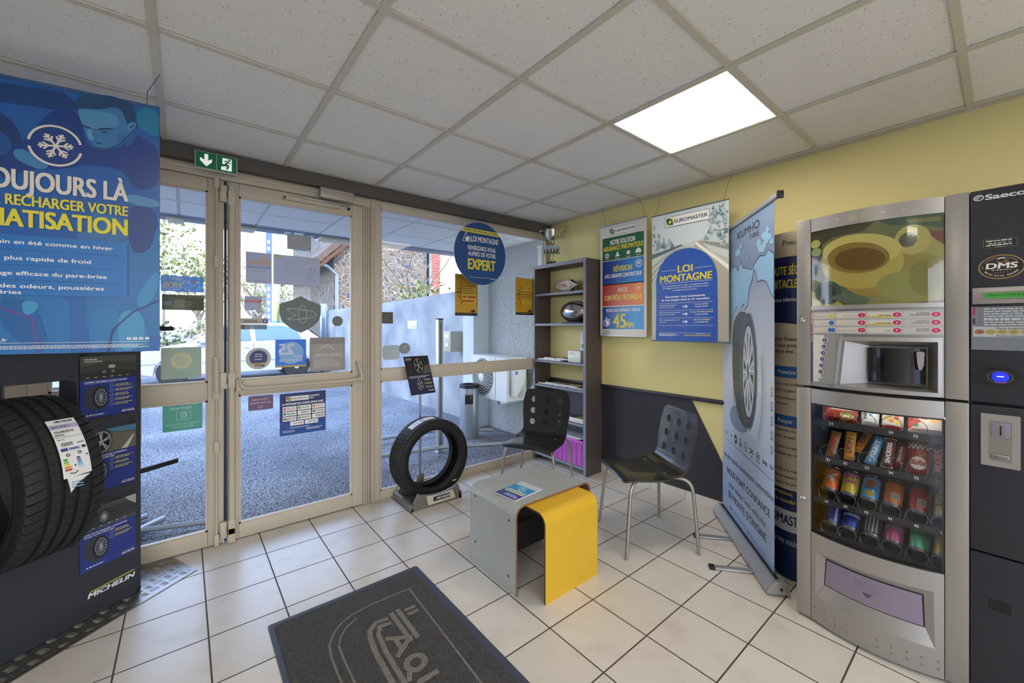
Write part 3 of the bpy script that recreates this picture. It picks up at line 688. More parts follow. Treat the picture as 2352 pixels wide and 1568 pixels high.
b.ell(.30, .745, .16, .075, ink('#7f93b5', .38), w, 36)                                             # soft pool under the printed tyre
b.poly(soft([(.20, 1.30), (.24, 1.385), (.33, 1.425), (.42, 1.42), (.50, 1.39), (.50, .735), (.42, .715), (.33, .745), (.24, .86), (.19, 1.05)]), TD, w+LAY)
for k in range(4): b.line([(.235+.045*k+.02*math.sin(a), 1.07+(.30+.012*k)*math.cos(a)) for a in [PI*(.02+.96*i/14)*-1 for i in range(15)]], .006, TM, w+2*LAY)
for k in range(9): b.ring(.265+.075*(k % 2), 1.33-.062*k, .021, .023, .003, TM, w+3*LAY, 14)
b.ell(.475, 1.07, .125, .345, TD, w+3*LAY, 48); b.ring(.475, 1.07, .125, .345, .004, TL, w+4*LAY, 48); b.ring(.475, 1.07, .108, .308, .01, TM, w+4*LAY, 48)
b.ell(.48, 1.065, .085, .262, ink('#9aa7b4', .35), w+4*LAY, 48); b.ring(.48, 1.065, .088, .268, .012, ink('#cfd8df', .35), w+5*LAY, 48)
for k in range(10):
    a = 2*PI*k/10+.15
    for d in (-.11, .11):
        b.line([(.475+.014*math.cos(a), 1.065+.04*math.sin(a)), (.48+.082*math.cos(a+d), 1.065+.252*math.sin(a+d))], .008, ink('#eef2f5', .35), w+6*LAY)
    b.poly([(.478+.03*math.cos(a+.31), 1.065+.09*math.sin(a+.31)), (.48+.074*math.cos(a+.2), 1.065+.23*math.sin(a+.2)), (.48+.074*math.cos(a+.42), 1.065+.23*math.sin(a+.42))], ink('#3c434b', .35), w+6*LAY)
b.ell(.475, 1.065, .02, .06, ink('#5b646d', .35), w+7*LAY, 24); b.ring(.475, 1.065, .02, .06, .006, ink('#e9eef2', .35), w+8*LAY, 24)
for k in range(14):                                                                                 # faint dial of small emblems beside the tyre
    a = -1.15+k*.13; b.ring(.575+.12*math.cos(a)*.9, 1.0+.30*math.sin(a), .013, .017, .0035, ink('#8d9db6', .38), w, 12)
for rr_ in (.095, .15): b.line([(.575+rr_*math.cos(a)*.95, 1.0+.35*rr_/.15*math.sin(a)*.98) for a in [-1.3+.1*i for i in range(22)]], .0025, ink('#a2b0c6', .38), w)
b.build('printed_tyre', t)
b = B(); w = .0006
b.text('KUMHO', .288, 1.882, .342, .046, KD, w, .03); b.text('TIRE', .484, 1.838, .143, .030, KD, w, .03)
b.line([(.03, .562), (.796, .541)], .0025, KD, w)
b.text('Les plus grands constructeurs automobiles', .021, .436, .788, .033, KD, w, .004)
b.text('NOUS FONT CONFIANCE', .086, .335, .68, .042, KD, w, .022); b.text('pour équiper leurs véhicules', .127, .258, .583, .036, KD, w, .004); b.text("EN MONTE D'ORIGINE", .118, .183, .60, .042, KD, w, .022)
b.text('kumho-france', .20, .118, .22, .014, ink('#6f83a8'), w, .01); b.text('@ kumho_tires', .45, .105, .26, .014, ink('#6f83a8'), w, .01); b.quad(.165, .185, .112, .130, ink('#c24a56'), w); b.quad(.14, .163, .112, .130, ink('#3f5ea8'), w)
b.build('lettering', t)
for i, x in enumerate((.074, .167, .252, .337, .424, .515, .608, .701, .785)):
    y = .605; b = B()                               # row of small car-maker emblems
    if i == 0: [b.ring(x-.024+.016*k, y, .011, .013, .003, ink('#7b8aa3'), w, 16) for k in range(4)]
    elif i == 1: b.poly([(x-.022, y-.006), (x-.006, y-.006), (x-.002, y-.012), (x+.022, y+.004), (x+.006, y+.006), (x+.002, y+.012)], ink('#b79a4a'), w)
    elif i == 2: b.ell(x, y, .025, .030, KD, w, 22); b.poly([(x, y), (x+.015, y), (x, y+.018)], WH, w+LAY); b.poly([(x, y), (x-.015, y), (x, y-.018)], WH, w+LAY)
    elif i == 3: b.ring(x, y, .023, .028, .004, KD, w, 22); b.line([(x-.014, y+.016), (x-.005, y-.018), (x, y), (x+.005, y-.018), (x+.014, y+.016)], .004, KD, w)
    elif i == 4: b.ring(x, y, .023, .028, .004, KD, w, 22); [b.line([(x, y), (x+.021*math.sin(a), y+.026*math.cos(a))], .004, KD, w) for a in (0, 2.1, 4.2)]
    elif i == 5: b.line([(x-.03, y+.012), (x-.01, y+.012), (x, y+.004), (x+.03, y+.012)], .007, KD, w); b.line([(x-.03, y-.010), (x-.01, y-.010), (x, y-.002), (x+.03, y-.010)], .007, KD, w); b.text('DACIA', x-.02, y-.034, .04, .009, KD, w, .01)
    elif i == 6: b.ring(x, y, .026, .022, .004, KD, w, 22); b.line([(x-.012, y-.012), (x-.006, y+.012)], .005, KD, w); b.line([(x+.006, y-.012), (x+.012, y+.012)], .005, KD, w); b.line([(x-.008, y-.002), (x+.008, y+.002)], .004, KD, w); b.text('HYUNDAI', x-.024, y-.034, .048, .008, KD, w, .01)
    elif i == 7: b.text('Jeep', x-.03, y-.012, .06, .025, KD, w, .02)
    else: b.text('KIA', x-.02, y-.012, .042, .022, KD, w, .01)
    b.build('maker_emblem', t)
for k in range(5): b = B(); b.ring(.788, .70+.075*k, .014, .018, .004, KD, w, 16); b.lines(.772, .672+.075*k, .032, 1, .004, .005, KD, w, k); b.build('maker_emblem', t)
b = B(); b.box(-.02, .88, 1.972, 1.997, -.012, .010, ALUG, .004); b.box(.872, .885, 1.962, 2.0, -.016, .014, BLACK, .003); b.build('top_rail', t)
b = B(); hx = [(-.042, .014), (-.042, .05), (-.025, .075), (.028, .075), (.06, .03), (.06, .012)]
b.M = Matrix(((0, 0, 1, 0), (0, 1, 0, 0), (-1, 0, 0, 0), (0, 0, 0, 1))); b.prism([[(-z, y) for z, y in hx]], -.03, .875, ALUG)
b.M = Matrix(); b.box(-.02, .86, .072, .077, -.004, .014, BLACK); b.build('base_cassette', t)
b = B(); b.M = Matrix(((0, 0, 1, 0), (0, 1, 0, 0), (-1, 0, 0, 0), (0, 0, 0, 1))); b.prism([[(-z, y) for z, y in hx]], .876, .884, mat('end_cap', '#9c9a96', .4, .3)); b.M = Matrix()
for z, y in ((-.03, .025), (-.03, .05), (.0, .065), (.04, .02)): b.tube([(.883, y, z), (.886, y, z)], .004, STEEL, 8)
b.tube([(.883, .04, -.005), (.887, .04, -.005)], .007, BLACK, 10); b.build('end_cap', t)
for x in (.35, .69):
    b = B(); b.box(x-.018, x+.018, .001, .013, -.035, .26, ALUG, .003); b.box(x-.020, x+.020, 0, .016, .245, .275, BLACK, .004); b.build('foot', t)
b = B(); b.tube([(.43, .07, -.02), (.43, 1.97, -.02)], .006, ALUG, 8); b.build('pole', t)

# elliptical cardboard totem standing behind the roll-up banner
t = thing('display_totem', 'curved beige and navy cardboard totem squeezed behind the roll-up banner', 'display', Matrix.Translation((2.628, .79, 0)) @ Matrix.Rotation(math.atan2(.635, .773), 4, 'Z'))
def tot(u, v, w): a = u/.165; return ((.19+w)*math.cos(a)*1.0, (.10+w)*math.sin(a), v)
def totem_mesh(fn): b = B(); fn(b); b.warp(lambda x, y, z: tot(x, y, z), [k*.02-.52 for k in range(53)]); return b
CBG = ink('#cfc0a8', .45); TN = ink('#1c2a5c', .45); TB = ink('#2b66ac', .45); u0 = .165*PI*.5
FU, FW = .165*PI, 0                                  # u runs round the ellipse; the side seen from the room is near u=.165*pi
bb = B(); bb.quad(-.165*PI, .165*PI, 0, 1.83, CBG); bb.warp(lambda x, y, z: tot(x, y, z), [k*.02-.52 for k in range(53)]); bb.build('cardboard_shell', t, recalc=False)
b = B(); b.M = Matrix.Translation((0, 0, 1.826)); b.ell(0, 0, .188, .098, CBG, 0, 40); b.build('top_cap', t)
b = B(); w = .001
S0, S1 = .18, .165*PI
for y0, y1, c in ((1.40, 1.70, TN), (1.06, 1.12, TB), (.80, .86, TB), (.36, .47, TN), (.0, .25, TN)): b.quad(S0, S1, y0, y1, c, w); b.quad(-S1, -S0, y0, y1, c, w)
b.poly([(S0, 1.40), (S1, 1.40), (S1, 1.34), (S0+.1, 1.36), (S0, 1.38)], TN, w)
b.quad(S0, S1, .25, .36, ink('#c9ccd0', .45), w); b.quad(-S1, -S0, .25, .36, ink('#c9ccd0', .45), w)
b.warp(lambda x, y, z: tot(x, y, z), [k*.02-.52 for k in range(53)]); b.build_each('printed_band', t)
def twarp(b): b.warp(lambda x, y, z: tot(x, y, z), [k*.02-.52 for k in range(53)])
b = B(); w = .002; DK = ink('#33363f', .45)
b.text('Pneus', .40, 1.76, .11, .028, DK, w, .005); b.text('TOUTE SÉCURITÉ', .30, 1.605, .30, .045, ink('#e2c63a', .45), w, .02); b.text('HABITACLE SAIN', .285, 1.535, .30, .045, ink('#e2c63a', .45), w, .02)
b.text('vous informe :', .345, 1.463, .15, .022, ink('#d8d8dc', .45), w, .02)
for s, y, x, wd in (("Assainir l'habitacle", 1.255, .30, .23), ('et vous protéger', 1.222, .335, .19), ('germes et virus :', 1.19, .31, .165)): b.text(s, x, y, wd, .020, DK, w, .012)
for s, y, x, wd in (('ce qui vous protège', 1.02, .34, .17), ('bactéries et germes.', .985, .33, .15), ('traitement antibactérien', .945, .30, .21), ('service.', .915, .36, .07), ('un traitement virucide', .775, .33, .18), ('notre centre de service.', .74, .31, .17), ('traitement à l’aide de', .685, .32, .2), ('recommandés par votre', .65, .315, .19), ('surfaces à risque', .565, .35, .15), ('virucide et bactéricide', .53, .31, .2), ('notre centre de service', .495, .31, .19)): b.text(s, x, y, wd, .015, DK, w, .01)
b.text('EUROMASTER', .23, .285, .32, .05, TN, w, .025); b.text('informations,', .31, .44, .15, .02, ink('#d8c84a', .45), w, .015); b.text('votre conseiller', .31, .40, .17, .02, ink('#d8c84a', .45), w, .015); b.text('ET VOTRE SÉRÉNITÉ', .28, .18, .26, .022, ink('#b9c4da', .45), w, .015)
b.text('Protection', .37, 1.08, .11, .022, WH, w, .012); b.text('Risque :', .37, .82, .10, .022, WH, w, .012)
twarp(b); b.build('lettering', t)

# ================================================================== STICKERS AND NOTICES ON THE GLASS
def notice(name, label, cat, x, z, fn, y=3.0495, u=(1, 0)):
    b = B(); fn(b); return b.build(name, M=frame((x, y, z), u), label=label, cat=cat)
def plate(b, w, h, m, r=.006): b.prism([rrect(0, w, 0, h, r, 4)], -.0012, 0, m)
w = .0005
def f(b):
    plate(b, .195, .093, film('film_blue', '#84b1de', .85)); c = ink('#e3d9a8'); b.text('PAIEMENT EN', .012, .066, .085, .017, ink('#c9d4dc'), w, .02, True); b.text('3 FOIS', .012, .022, .085, .034, c, w, .04, True); b.quad(.012, .09, .012, .0145, ink('#cfe0ee'), w)
    for x, h in ((.125, '#c9d4e6'), (.15, '#c78a6a'), (.17, '#cdd6e4')): b.quad(x-.008, x+.008, .055, .065, ink(h), w)
notice('window_sticker', 'blue payment in 3 FOIS sticker on the narrow door leaf', 'sticker', -.107, 1.534, f)
def f(b):
    plate(b, .192, .09, film('film_olive', '#827f66', .92)); b.quad(0, .192, .072, .09, ink('#5f6152'), w); b.quad(.008, .045, .03, .048, ink('#9fb0b8'), w); b.text('EURO', .01, .033, .033, .01, ink('#4a5560'), w+LAY, .01, True)
    b.quad(.055, .10, .015, .06, ink('#8f917c'), w); b.line([(.15, .03), (.165, .05), (.18, .03), (.165, .015), (.15, .03)], .005, ink('#4a4c42'), w); b.lines(.10, .05, .045, 4, .01, .004, ink('#9c9878'), w)
notice('window_sticker', 'wide olive brown sticker just below the blue payment sticker', 'sticker', -.101, 1.427, f)
def f(b):
    plate(b, .183, .183, film('film_pale_green', '#b9c2ab', .88)); b.quad(.0, .04, 0, .183, ink('#aeb9a5'), w); b.ell(.09, .105, .048, .048, ink('#cfcf9c'), w, 28); b.ell(.09, .105, .03, .03, ink('#bcc4ac'), w+LAY, 24)
    b.line([(.075, .11), (.088, .095), (.11, .125)], .012, ink('#d0c67e'), w+2*LAY); b.text('SGS', .06, .018, .04, .022, ink('#98a494'), w, .02, True); b.text('cert', .12, .02, .03, .016, ink('#a3ad9c'), w, .01, True)
notice('window_sticker', 'large pale green sticker with a yellow tick on the narrow door leaf', 'sticker', -.105, 1.026, f)
def f(b):
    plate(b, .181, .178, film('film_green', '#7fbba0', .88)); c = ink('#bcd6c8'); b.text('point de vente', .02, .148, .135, .016, c, w, .02, True); b.text('PARTENAIRE', .03, .124, .10, .014, c, w, .02, True)
    b.line([(.062, .06), (.125, .06), (.125, .11), (.062, .11), (.062, .06)], .0022, c, w); b.ring(.094, .09, .016, .016, .004, c, w, 20); b.ring(.097, .092, .008, .010, .003, c, w, 16); b.text('ALIAPUR', .072, .065, .044, .006, c, w, .01, True)
    b.text('VALORISATION ET RECYCLAGE', .014, .034, .152, .009, c, w, .02, True); b.text('DES PNEUS USAGÉS', .038, .018, .10, .009, c, w, .02, True)
notice('window_sticker', 'green recycling partner sticker low on the narrow door leaf', 'sticker', -.098, .722, f)
def f(b):
    plate(b, .142, .2, film('film_paper', '#c9c9d2', .93), .002); b.quad(.004, .138, .105, .196, ink('#a9b3cf'), w); b.poly([(.01, .115), (.06, .12), (.135, .11), (.135, .15), (.10, .16), (.05, .145), (.01, .15)], ink('#b8a99c'), w+LAY); b.ell(.10, .165, .014, .018, ink('#bda893'), w+LAY, 16)
    b.quad(.004, .138, .098, .108, ink('#7f97cf'), w+LAY); b.lines(.03, .088, .09, 2, .012, .004, ink('#9a9aa6'), w); b.quad(.006, .03, .012, .02, ink('#b9b27a'), w); b.lines(.04, .014, .08, 1, .01, .004, ink('#9a9aa6'), w)
notice('paper_notice', 'upright paper notice with a picture, beside the wide paper on the door', 'notice', .301, 1.61, f)
def f(b):
    plate(b, .285, .198, film('film_paper', '#c9c9d2', .93), .002); b.quad(.19, .1915, .005, .193, ink('#a9a9b6'), w); b.quad(.006, .05, .178, .19, ink('#b7b184'), w); b.quad(.2, .275, .155, .19, ink('#b4b6c6'), w)
    b.ell(.222, .115, .010, .010, ink('#8fa0cc'), w, 16); b.ell(.25, .115, .010, .010, ink('#c9968f'), w, 16); b.lines(.06, .15, .10, 7, .016, .0025, ink('#a3a3b2'), w, 8, .7); b.lines(.2, .09, .07, 5, .016, .005, ink('#a3a3b6'), w, 9, .6); b.quad(.005, .185, .165, .1665, ink('#aaaab8'), w)
notice('paper_notice', 'wide landscape paper notice in the upper door glass', 'notice', .4545, 1.612, f)
def f(b):
    for x0, x1, y0, y1 in ((-.018, .0, .02, .11), (.04, .10, .10, .118), (.146, .162, .02, .1), (.045, .11, -.016, .002), (-.012, .02, .09, .115), (.13, .155, .085, .108)): b.box(x0, x1, y0, y1, -.001, -.0004, film('clear_tape', '#cfe2f2', .45))
    plate(b, .146, .102, film('film_certificate', '#bdbcb8', .95), .002); b.line([(.002, .002), (.144, .002), (.144, .1), (.002, .1), (.002, .002)], .002, ink('#8b8b8b'), w); b.quad(.004, .142, .06, .066, ink('#a3a29c'), w); b.ring(.125, .078, .014, .014, .003, ink('#8f8e88'), w, 18); b.lines(.015, .045, .11, 3, .012, .004, ink('#a8a7a2'), w, 2)
notice('paper_notice', 'small grey certificate taped at the top of the door glass', 'notice', .535, 1.853, f)
def f(b):
    plate(b, .094, .09, film('film_paper', '#c9c9d2', .93)); b.quad(.003, .091, .050, .066, ink('#c9636a'), w); b.lines(.02, .073, .05, 1, .01, .004, ink('#8d8d96'), w); b.quad(.066, .084, .025, .034, ink('#cbb878'), w); b.text('INTERDIT', .02, .0545, .05, .007, ink('#e0b9b9'), w+LAY, .02, True)
notice('window_sticker', 'small grey sticker with a red band on the door glass', 'sticker', .295, 1.435, f)
def f(b):
    plate(b, .154, .036, ink('#b3aa9c'), .002); b.text('poussez', .024, .011, .068, .017, ink('#2c2c30'), w, .015); b.quad(.12, .147, .006, .03, ink('#3c5590'), w); b.poly([(.126, .018), (.134, .027), (.143, .018), (.134, .010)], ink('#aab6d6'), w+LAY)
notice('push_label', 'beige label reading poussez on the door glass', 'label', .272, 1.348, f)
def f(b): plate(b, .15, .032, film('film_strip', '#8d9a92', .8), .002); b.quad(0, .028, .0, .032, ink('#55524a'), w)
notice('window_sticker', 'narrow grey green strip sticker under the poussez label', 'sticker', .268, 1.313, f)
def f(b):
    o = [(0, .252), (.05, .225), (.09, .21), (.128, .194), (.128, .13), (.115, .085), (.09, .055), (.05, .025), (0, 0)]; o = [(x, y) for x, y in o]+[(-x, y) for x, y in o[-2:0:-1]]
    b.prism([o], -.0015, 0, mat('shield_grey', '#6b7572', .5)); b.line([(x*.95, .126+(y-.126)*.95) for x, y in o+[o[0]]], .004, ink('#6d7774'), w)
    c = ink('#98a19e'); k = ink('#4a5350')
    b.ring(.012, .128, .028, .064, .007, c, w, 36); b.ring(.030, .128, .072, .03, .007, c, w+LAY, 40, -1.9, 1.9); b.ring(.012, .128, .021, .057, .003, k, w+LAY, 36)
    for s in (1, -1): b.line([(-.085, .128+s*.032), (-.05, .128+s*.038), (.02, .128+s*.03), (.035, .128+s*.028)], .007, c, w+2*LAY); b.poly([(-.09, .128+s*.03), (-.066, .128+s*.045), (-.07, .128+s*.02)], c, w+2*LAY)
    b.line([(-.07, .146), (-.03, .12), (-.07, .10)], .005, c, w+2*LAY)
notice('shield_sticker', 'dark grey shield sticker with knot emblem in the middle of the door glass', 'sticker', .617, 1.287, f)
def f(b): b.prism([circ(0, 0, .037, 28)], -.0012, 0, ink('#6b6c60')); b.ring(0, 0, .036, .036, .003, ink('#8d8d82'), w, 28); b.lines(-.02, .008, .04, 2, .014, .005, ink('#83837a'), w, 3)
notice('window_sticker', 'small dark round sticker near the swing side of the door glass', 'sticker', .857, 1.37, f)
def f(b):
    b.prism([circ(0, 0, .070, 40)], -.0012, 0, ink('#bfb9ae')); b.ell(0, .004, .050, .050, ink('#27356e'), w, 36)
    for s, y, wd in (('Merci de', .024, .034), ('votre visite.', .011, .044), ('A bientôt !', -.008, .042)): b.text(s, -wd/2, y, wd, .008, WH, w+LAY, .03)
    b.poly([(-.032, -.028), (.035, -.028), (.035, -.040), (-.036, -.040)], ink('#c9b257'), w+2*LAY); b.poly([(-.02, -.042), (.035, -.042), (.03, -.052), (-.02, -.052)], ink('#2b2b2b'), w+2*LAY); b.text('euromaster', -.03, -.037, .04, .007, ink('#2b2b2b'), w+3*LAY, .03); b.text('EURO', -.015, -.05, .03, .006, WH, w+3*LAY, .02)
notice('window_sticker', 'round sticker with navy centre reading Merci de votre visite', 'sticker', .371, 1.124, f)
def f(b):
    plate(b, .186, .186, film('film_25', '#6fa0dc', .92), .003); c = ink('#c6d3e6'); b.ell(.095, .095, .075, .075, ink('#86b1e4'), w, 36); b.quad(.0, .186, .0, .012, ink('#b9a95e'), w)
    b.text('25', .024, .085, .085, .072, c, w+LAY, .05, True); b.text('ans', .112, .062, .05, .022, c, w+LAY, .04, True); b.text('EUROMASTER', .022, .036, .14, .018, c, w+LAY, .03, True)
notice('window_sticker', 'square blue 25 years sticker at the bottom of the upper door glass', 'sticker', .465, 1.058, f)
def f(b):
    plate(b, .236, .238, film('film_beige', '#b2aaa2', .93)); c = ink('#8f8880'); d = ink('#cdc8c1'); b.text('BRIDGESTONE', .012, .203, .212, .024, c, w, .025, True); b.quad(.012, .224, .012, .19, ink('#a29a92'), w)
    b.text('DRIVEGUARD', .03, .105, .18, .018, d, w+LAY, .03, True); b.ring(.11, .13, .055, .055, .006, d, w+LAY, 30, .3, PI-.6); b.line([(.04, .15), (.09, .17), (.15, .16)], .003, d, w+LAY); b.quad(.012, .224, .095, .0965, d, w+LAY); b.lines(.03, .075, .17, 4, .014, .005, d, w+LAY, 6)
notice('window_sticker', 'square beige grey tyre maker sticker low in the corner of the upper door glass', 'sticker', .673, 1.016, f)
def f(b): plate(b, .138, .093, film('film_mauve', '#9c7f90', .9)); c = ink('#c4aebb'); b.text('Site protégé', .02, .064, .085, .013, c, w, .02, True); b.text('par Gaz Antivols', .01, .042, .112, .013, c, w, .02, True); b.ring(.065, .02, .014, .010, .002, c, w, 18); b.text('gaz', .058, .016, .014, .006, c, w, .01, True)
notice('window_sticker', 'mauve sticker at the top of the lower door glass', 'sticker', .315, .791, f)
def f(b):
    plate(b, .286, .281, ink('#1c2d63'), .002); b.quad(0, .286, 0, .09, ink('#1f4a94'), w); euro_logo(b, .037, .178, .228, .26, w); b.text('BUSINESS', .184, .248, .06, .011, WH, w, .02); b.text('PRO', .184, .233, .026, .010, WH, w, .02)
    b.text('1er PARTENAIRE DES LOUEURS LONGUE DURÉE', .015, .202, .256, .014, WH, w, .02)
    names = [('ALD', '#b03a34'), ('ARVAL', '#2f8a57'), ('WV', '#c94f2e'), ('Alphabet', '#25346b'), ('SIXT', '#1c1c1c'), ('ATHLON', '#3a3a3a'), ('BPCE', '#513a78'), ('VERLINGUE', '#777777'), ('OVERLEASE', '#333333')]
    for i, (s, c) in enumerate(names):
        x, y = .017+.09*(i % 3), .163-.034*(i//3); b.quad(x, x+.083, y, y+.029, WH, w+LAY); b.text(s, x+.022, y+.009, .054, .012, ink(c), w+2*LAY, .025); b.quad(x+.005, x+.018, y+.008, y+.021, ink(c), w+2*LAY) if i not in (4, 8) else None
    for x, s in ((.062, 'NATIXIS'), (.152, 'PARCOURS')): b.quad(x, x+.083, .061, .09, WH, w+LAY); b.text(s, x+.02, .07, .055, .011, ink('#3b4a75'), w+2*LAY, .02)
    b.lines(.06, .045, .17, 1, .01, .004, WH, w+LAY, 2); b.lines(.015, .028, .08, 2, .009, .003, WH, w+LAY, 3); b.lines(.16, .032, .11, 2, .009, .004, WH, w+LAY, 4)
notice('partner_notice', 'navy notice with a grid of white partner logos on the lower door glass', 'notice', .491, .599, f)
def f(b): plate(b, .091, .090, ink('#55544c'), .002); b.lines(.012, .07, .06, 4, .018, .005, ink('#6d6c62'), w, 4)
notice('window_sticker', 'small square dark sticker at the edge of the fixed window', 'sticker', 1.183, 1.354, f)
def f(b): b.prism([rrect(0, .14, 0, .114, .028)], -.0012, 0, film('film_cream', '#c9cdc6', .9)); b.text('MICHELIN', .012, .078, .10, .016, ink('#a8b6cf'), w, .03, True); b.lines(.02, .05, .09, 2, .014, .003, ink('#b3b7b0'), w, 2); b.quad(.03, .09, .018, .020, ink('#b3b7b0'), w)
notice('window_sticker', 'cream rounded sticker low in the fixed window, beside the grey oval one', 'sticker', 1.19, 1.071, f)
def f(b): b.prism([[(.047*math.cos(2*PI*k/32), .045*math.sin(2*PI*k/32)) for k in range(32)]], -.0012, 0, film('film_grey', '#a9aaa2', .9)); b.line([(-.006, .02), (.006, .008), (-.006, -.002), (.005, -.014)], .003, ink('#d3d4cc'), w)
notice('window_sticker', 'grey oval sticker low in the fixed window', 'sticker', 1.371, 1.156, f)
def ypost(red, black0, black1):
    def f(b):
        plate(b, .236, .368, ink('#c99a2c', .35), .002); b.quad(0, .236, 0, .026, ink('#2c2b2f'), w); b.line([(.001, .001), (.235, .001), (.235, .367), (.001, .367), (.001, .001)], .002, ink('#2c2b2f'), w)
        for k in range(3): b.quad(.028+.02*k, .038+.02*k, .332, .337, ink('#4a4030'), w)
        b.prism([rrect(.062, .224, .105, .285, .01)], w-.0003, w, ink('#d4a83a', .35))
        b.line([(.066, .10), (.06, .18), (.064, .29)], .006, ink('#26221c'), w+LAY)
        for y in (.16, .21, .24): b.ell(.042, y, .007, .007, ink('#26221c'), w+LAY, 10)
        b.line([(.006, .20), (.03, .21), (.05, .195)], .006, ink('#26221c'), w+LAY); b.ring(.042, .185, .018, .03, .003, ink('#5a4a28'), w+LAY, 18)
        y = .262
        for s in black0: b.text(s, .078, y, min(.14, .0125*len(s)), .012, ink('#26221c'), w+LAY, .03); y -= .021
        y -= .008
        for s in red: b.text(s, .078, y-.008, min(.142, .017*len(s)), .022 if len(red) < 3 else .015, ink('#8e1f22'), w+LAY, .05); y -= .036 if len(red) < 3 else .025
        for s in black1: b.text(s, .078, y+.002, .12, .010, ink('#26221c'), w+LAY, .03); y -= .016
        b.ell(.19, .042, .022, .012, ink('#26221c'), w+LAY, 16); b.poly([(.155, .03), (.172, .055), (.19, .03)], ink('#6b5326'), w+LAY); b.lines(.02, .011, .16, 1, .01, .004, ink('#8a8478'), w+LAY, 3)
        for k in range(5): b.ring(.229, .25-.035*k, .006, .009, .003, ink('#26221c'), w+LAY, 10)
    return f
notice('yellow_notice', 'mustard yellow notice reading un devis gratuit behind the round disc', 'notice', 1.84, 1.428, ypost(['un devis', 'gratuit'], ['Sur simple', 'demande,', 'nous vous', 'établissons'], []))
notice('yellow_notice', 'mustard yellow notice reading sécurité beside the bookshelf', 'notice', 2.53, 1.447, ypost(['sécurité,', 'gratuitement', '28 contrôles'], ['Pour votre'], ['chaque saison']))

# ================================================================== TYRES
TY = mat('tyre_rubber', '#262627', .6, spec=.35, bump=.12, bscale=300); TYS = mat('tyre_sidewall', '#1a1a1a', .5, spec=.4)
def tyre_bm(R, r_in, wd, pitches=54, ribs=(-.62, -.22, .22, .62), asym=.25):
    """tyre about the local x axis, tread grooves and slanted sipes as geometry"""
    h = wd/2; prof = []                                           # (radius, axial, zone)
    prof += [(r_in, -h*.80, 's'), (r_in+.006, -h*.90, 's'), (r_in+.25*(R-r_in), -h*.99, 's'), (r_in+.55*(R-r_in), -h*1.03, 's'), (r_in+.62*(R-r_in), -h*1.022, 's'), (r_in+.85*(R-r_in), -h*.985, 's'), (R-.009, -h*.95, 't'), (R-.003, -h*.88, 'e')]
    xs = [-.86]; gw = .045
    for g in ribs: xs += [g-gw-.012, ('g', g-gw), ('g', g+gw), g+gw+.012]
    xs += [.86]
    for x in xs:
        if isinstance(x, tuple): prof.append((R-.010, x[1]*h, 'g'))
        else: prof.append((R-.0022*(x*x), x*h, 'e' if abs(x) > .6 else 'c'))
    prof += [(r, -x, z) for r, x, z in prof[7::-1]]
    prof += [(r_in-.004, h*.72, 's'), (r_in+.012, h*.45, 'i'), (R-.016, h*.80, 'i'), (R-.013, 0, 'i'), (R-.016, -h*.80, 'i'), (r_in+.012, -h*.45, 'i'), (r_in-.004, -h*.72, 's')]
    b = B(); N = pitches*4; rings = []
    for k in range(N):
        ph = k % 4; base = (k//4)/pitches+(0, .84, .87, .97)[ph]/pitches
        row = []
        for r, x, z in prof:
            sl = -asym*abs(x/h)**1.5*(1 if x > 0 else -1)*2.2/pitches if z in 'etc' else 0
            dr = 0
            if ph in (2, 3): dr = {'e': -.010, 't': -.007, 'c': -.003}.get(z, 0)
            a = 2*PI*(base+sl); q = r+dr
            row.append(b.v(x, q*math.cos(a), q*math.sin(a)))
        rings.append(row)
    P = len(prof)
    for k in range(N):
        A, Bq = rings[k], rings[(k+1) % N]
        for i in range(P):
            j = (i+1) % P
            b.face([A[i], Bq[i], Bq[j], A[j]], TYS if prof[i][2] == 's' and prof[j][2] == 's' else TY, True)
    for s in (-1, 1):                                             # raised rim lines on the sidewalls
        b.tube([(s*h*.995, (r_in+.20*(R-r_in))*math.cos(2*PI*k/64), (r_in+.20*(R-r_in))*math.sin(2*PI*k/64)) for k in range(64)], .0022, TYS, 5, close=True)
    return b
def side_text(b, s, R, x, a0, h, m, wd, flip=1):                    # raised lettering bent round a sidewall
    vs, fs, lo, hi = text_mesh(s, .006); k = wd/(hi-lo)
    out = []
    for px, py, pz in vs:
        a = a0-flip*((px-lo)*k)/R; r = R+py*h/CAP
        out.append(b.v(x, r*math.cos(a), r*math.sin(a)))
    for f in fs: b.face([out[i] for i in f], m)

# --- tyre on a low stand by the window, with a wheel card on a pole
Mt = Matrix.Translation((1.50, 2.83, 0)) @ Matrix.Rotation(math.radians(-88), 4, 'Z')
t = thing('tyre', 'slim black car tyre standing upright in a low grey stand by the window', 'tyre', Matrix.Translation((1.482, 2.83, .320)) @ Matrix.Rotation(math.radians(-88), 4, 'Z'))
b = tyre_bm(.300, .219, .185, 60, (-.5, -.16, .18, .52), .2); b.build('tyre_body', t, sharp=30)
for i, s in enumerate(('MICHELIN', 'MICHELIN')): b = B(); side_text(b, s, .252, .0955, 1.9+PI*i, .022, mat('raised_letter', '#2b2b2b', .4), .17); b.build('raised_lettering', t)
b = B(); R_ = .3012
def tread_label(b, x0, x1, a0, a1, m, dr=0., n=10):
    for i in range(n):
        q = [(x0, a0+(a1-a0)*i/n), (x1, a0+(a1-a0)*i/n), (x1, a0+(a1-a0)*(i+1)/n), (x0, a0+(a1-a0)*(i+1)/n)]
        b.face([b.v(x, (R_+dr)*math.cos(a), (R_+dr)*math.sin(a)) for x, a in q], m)
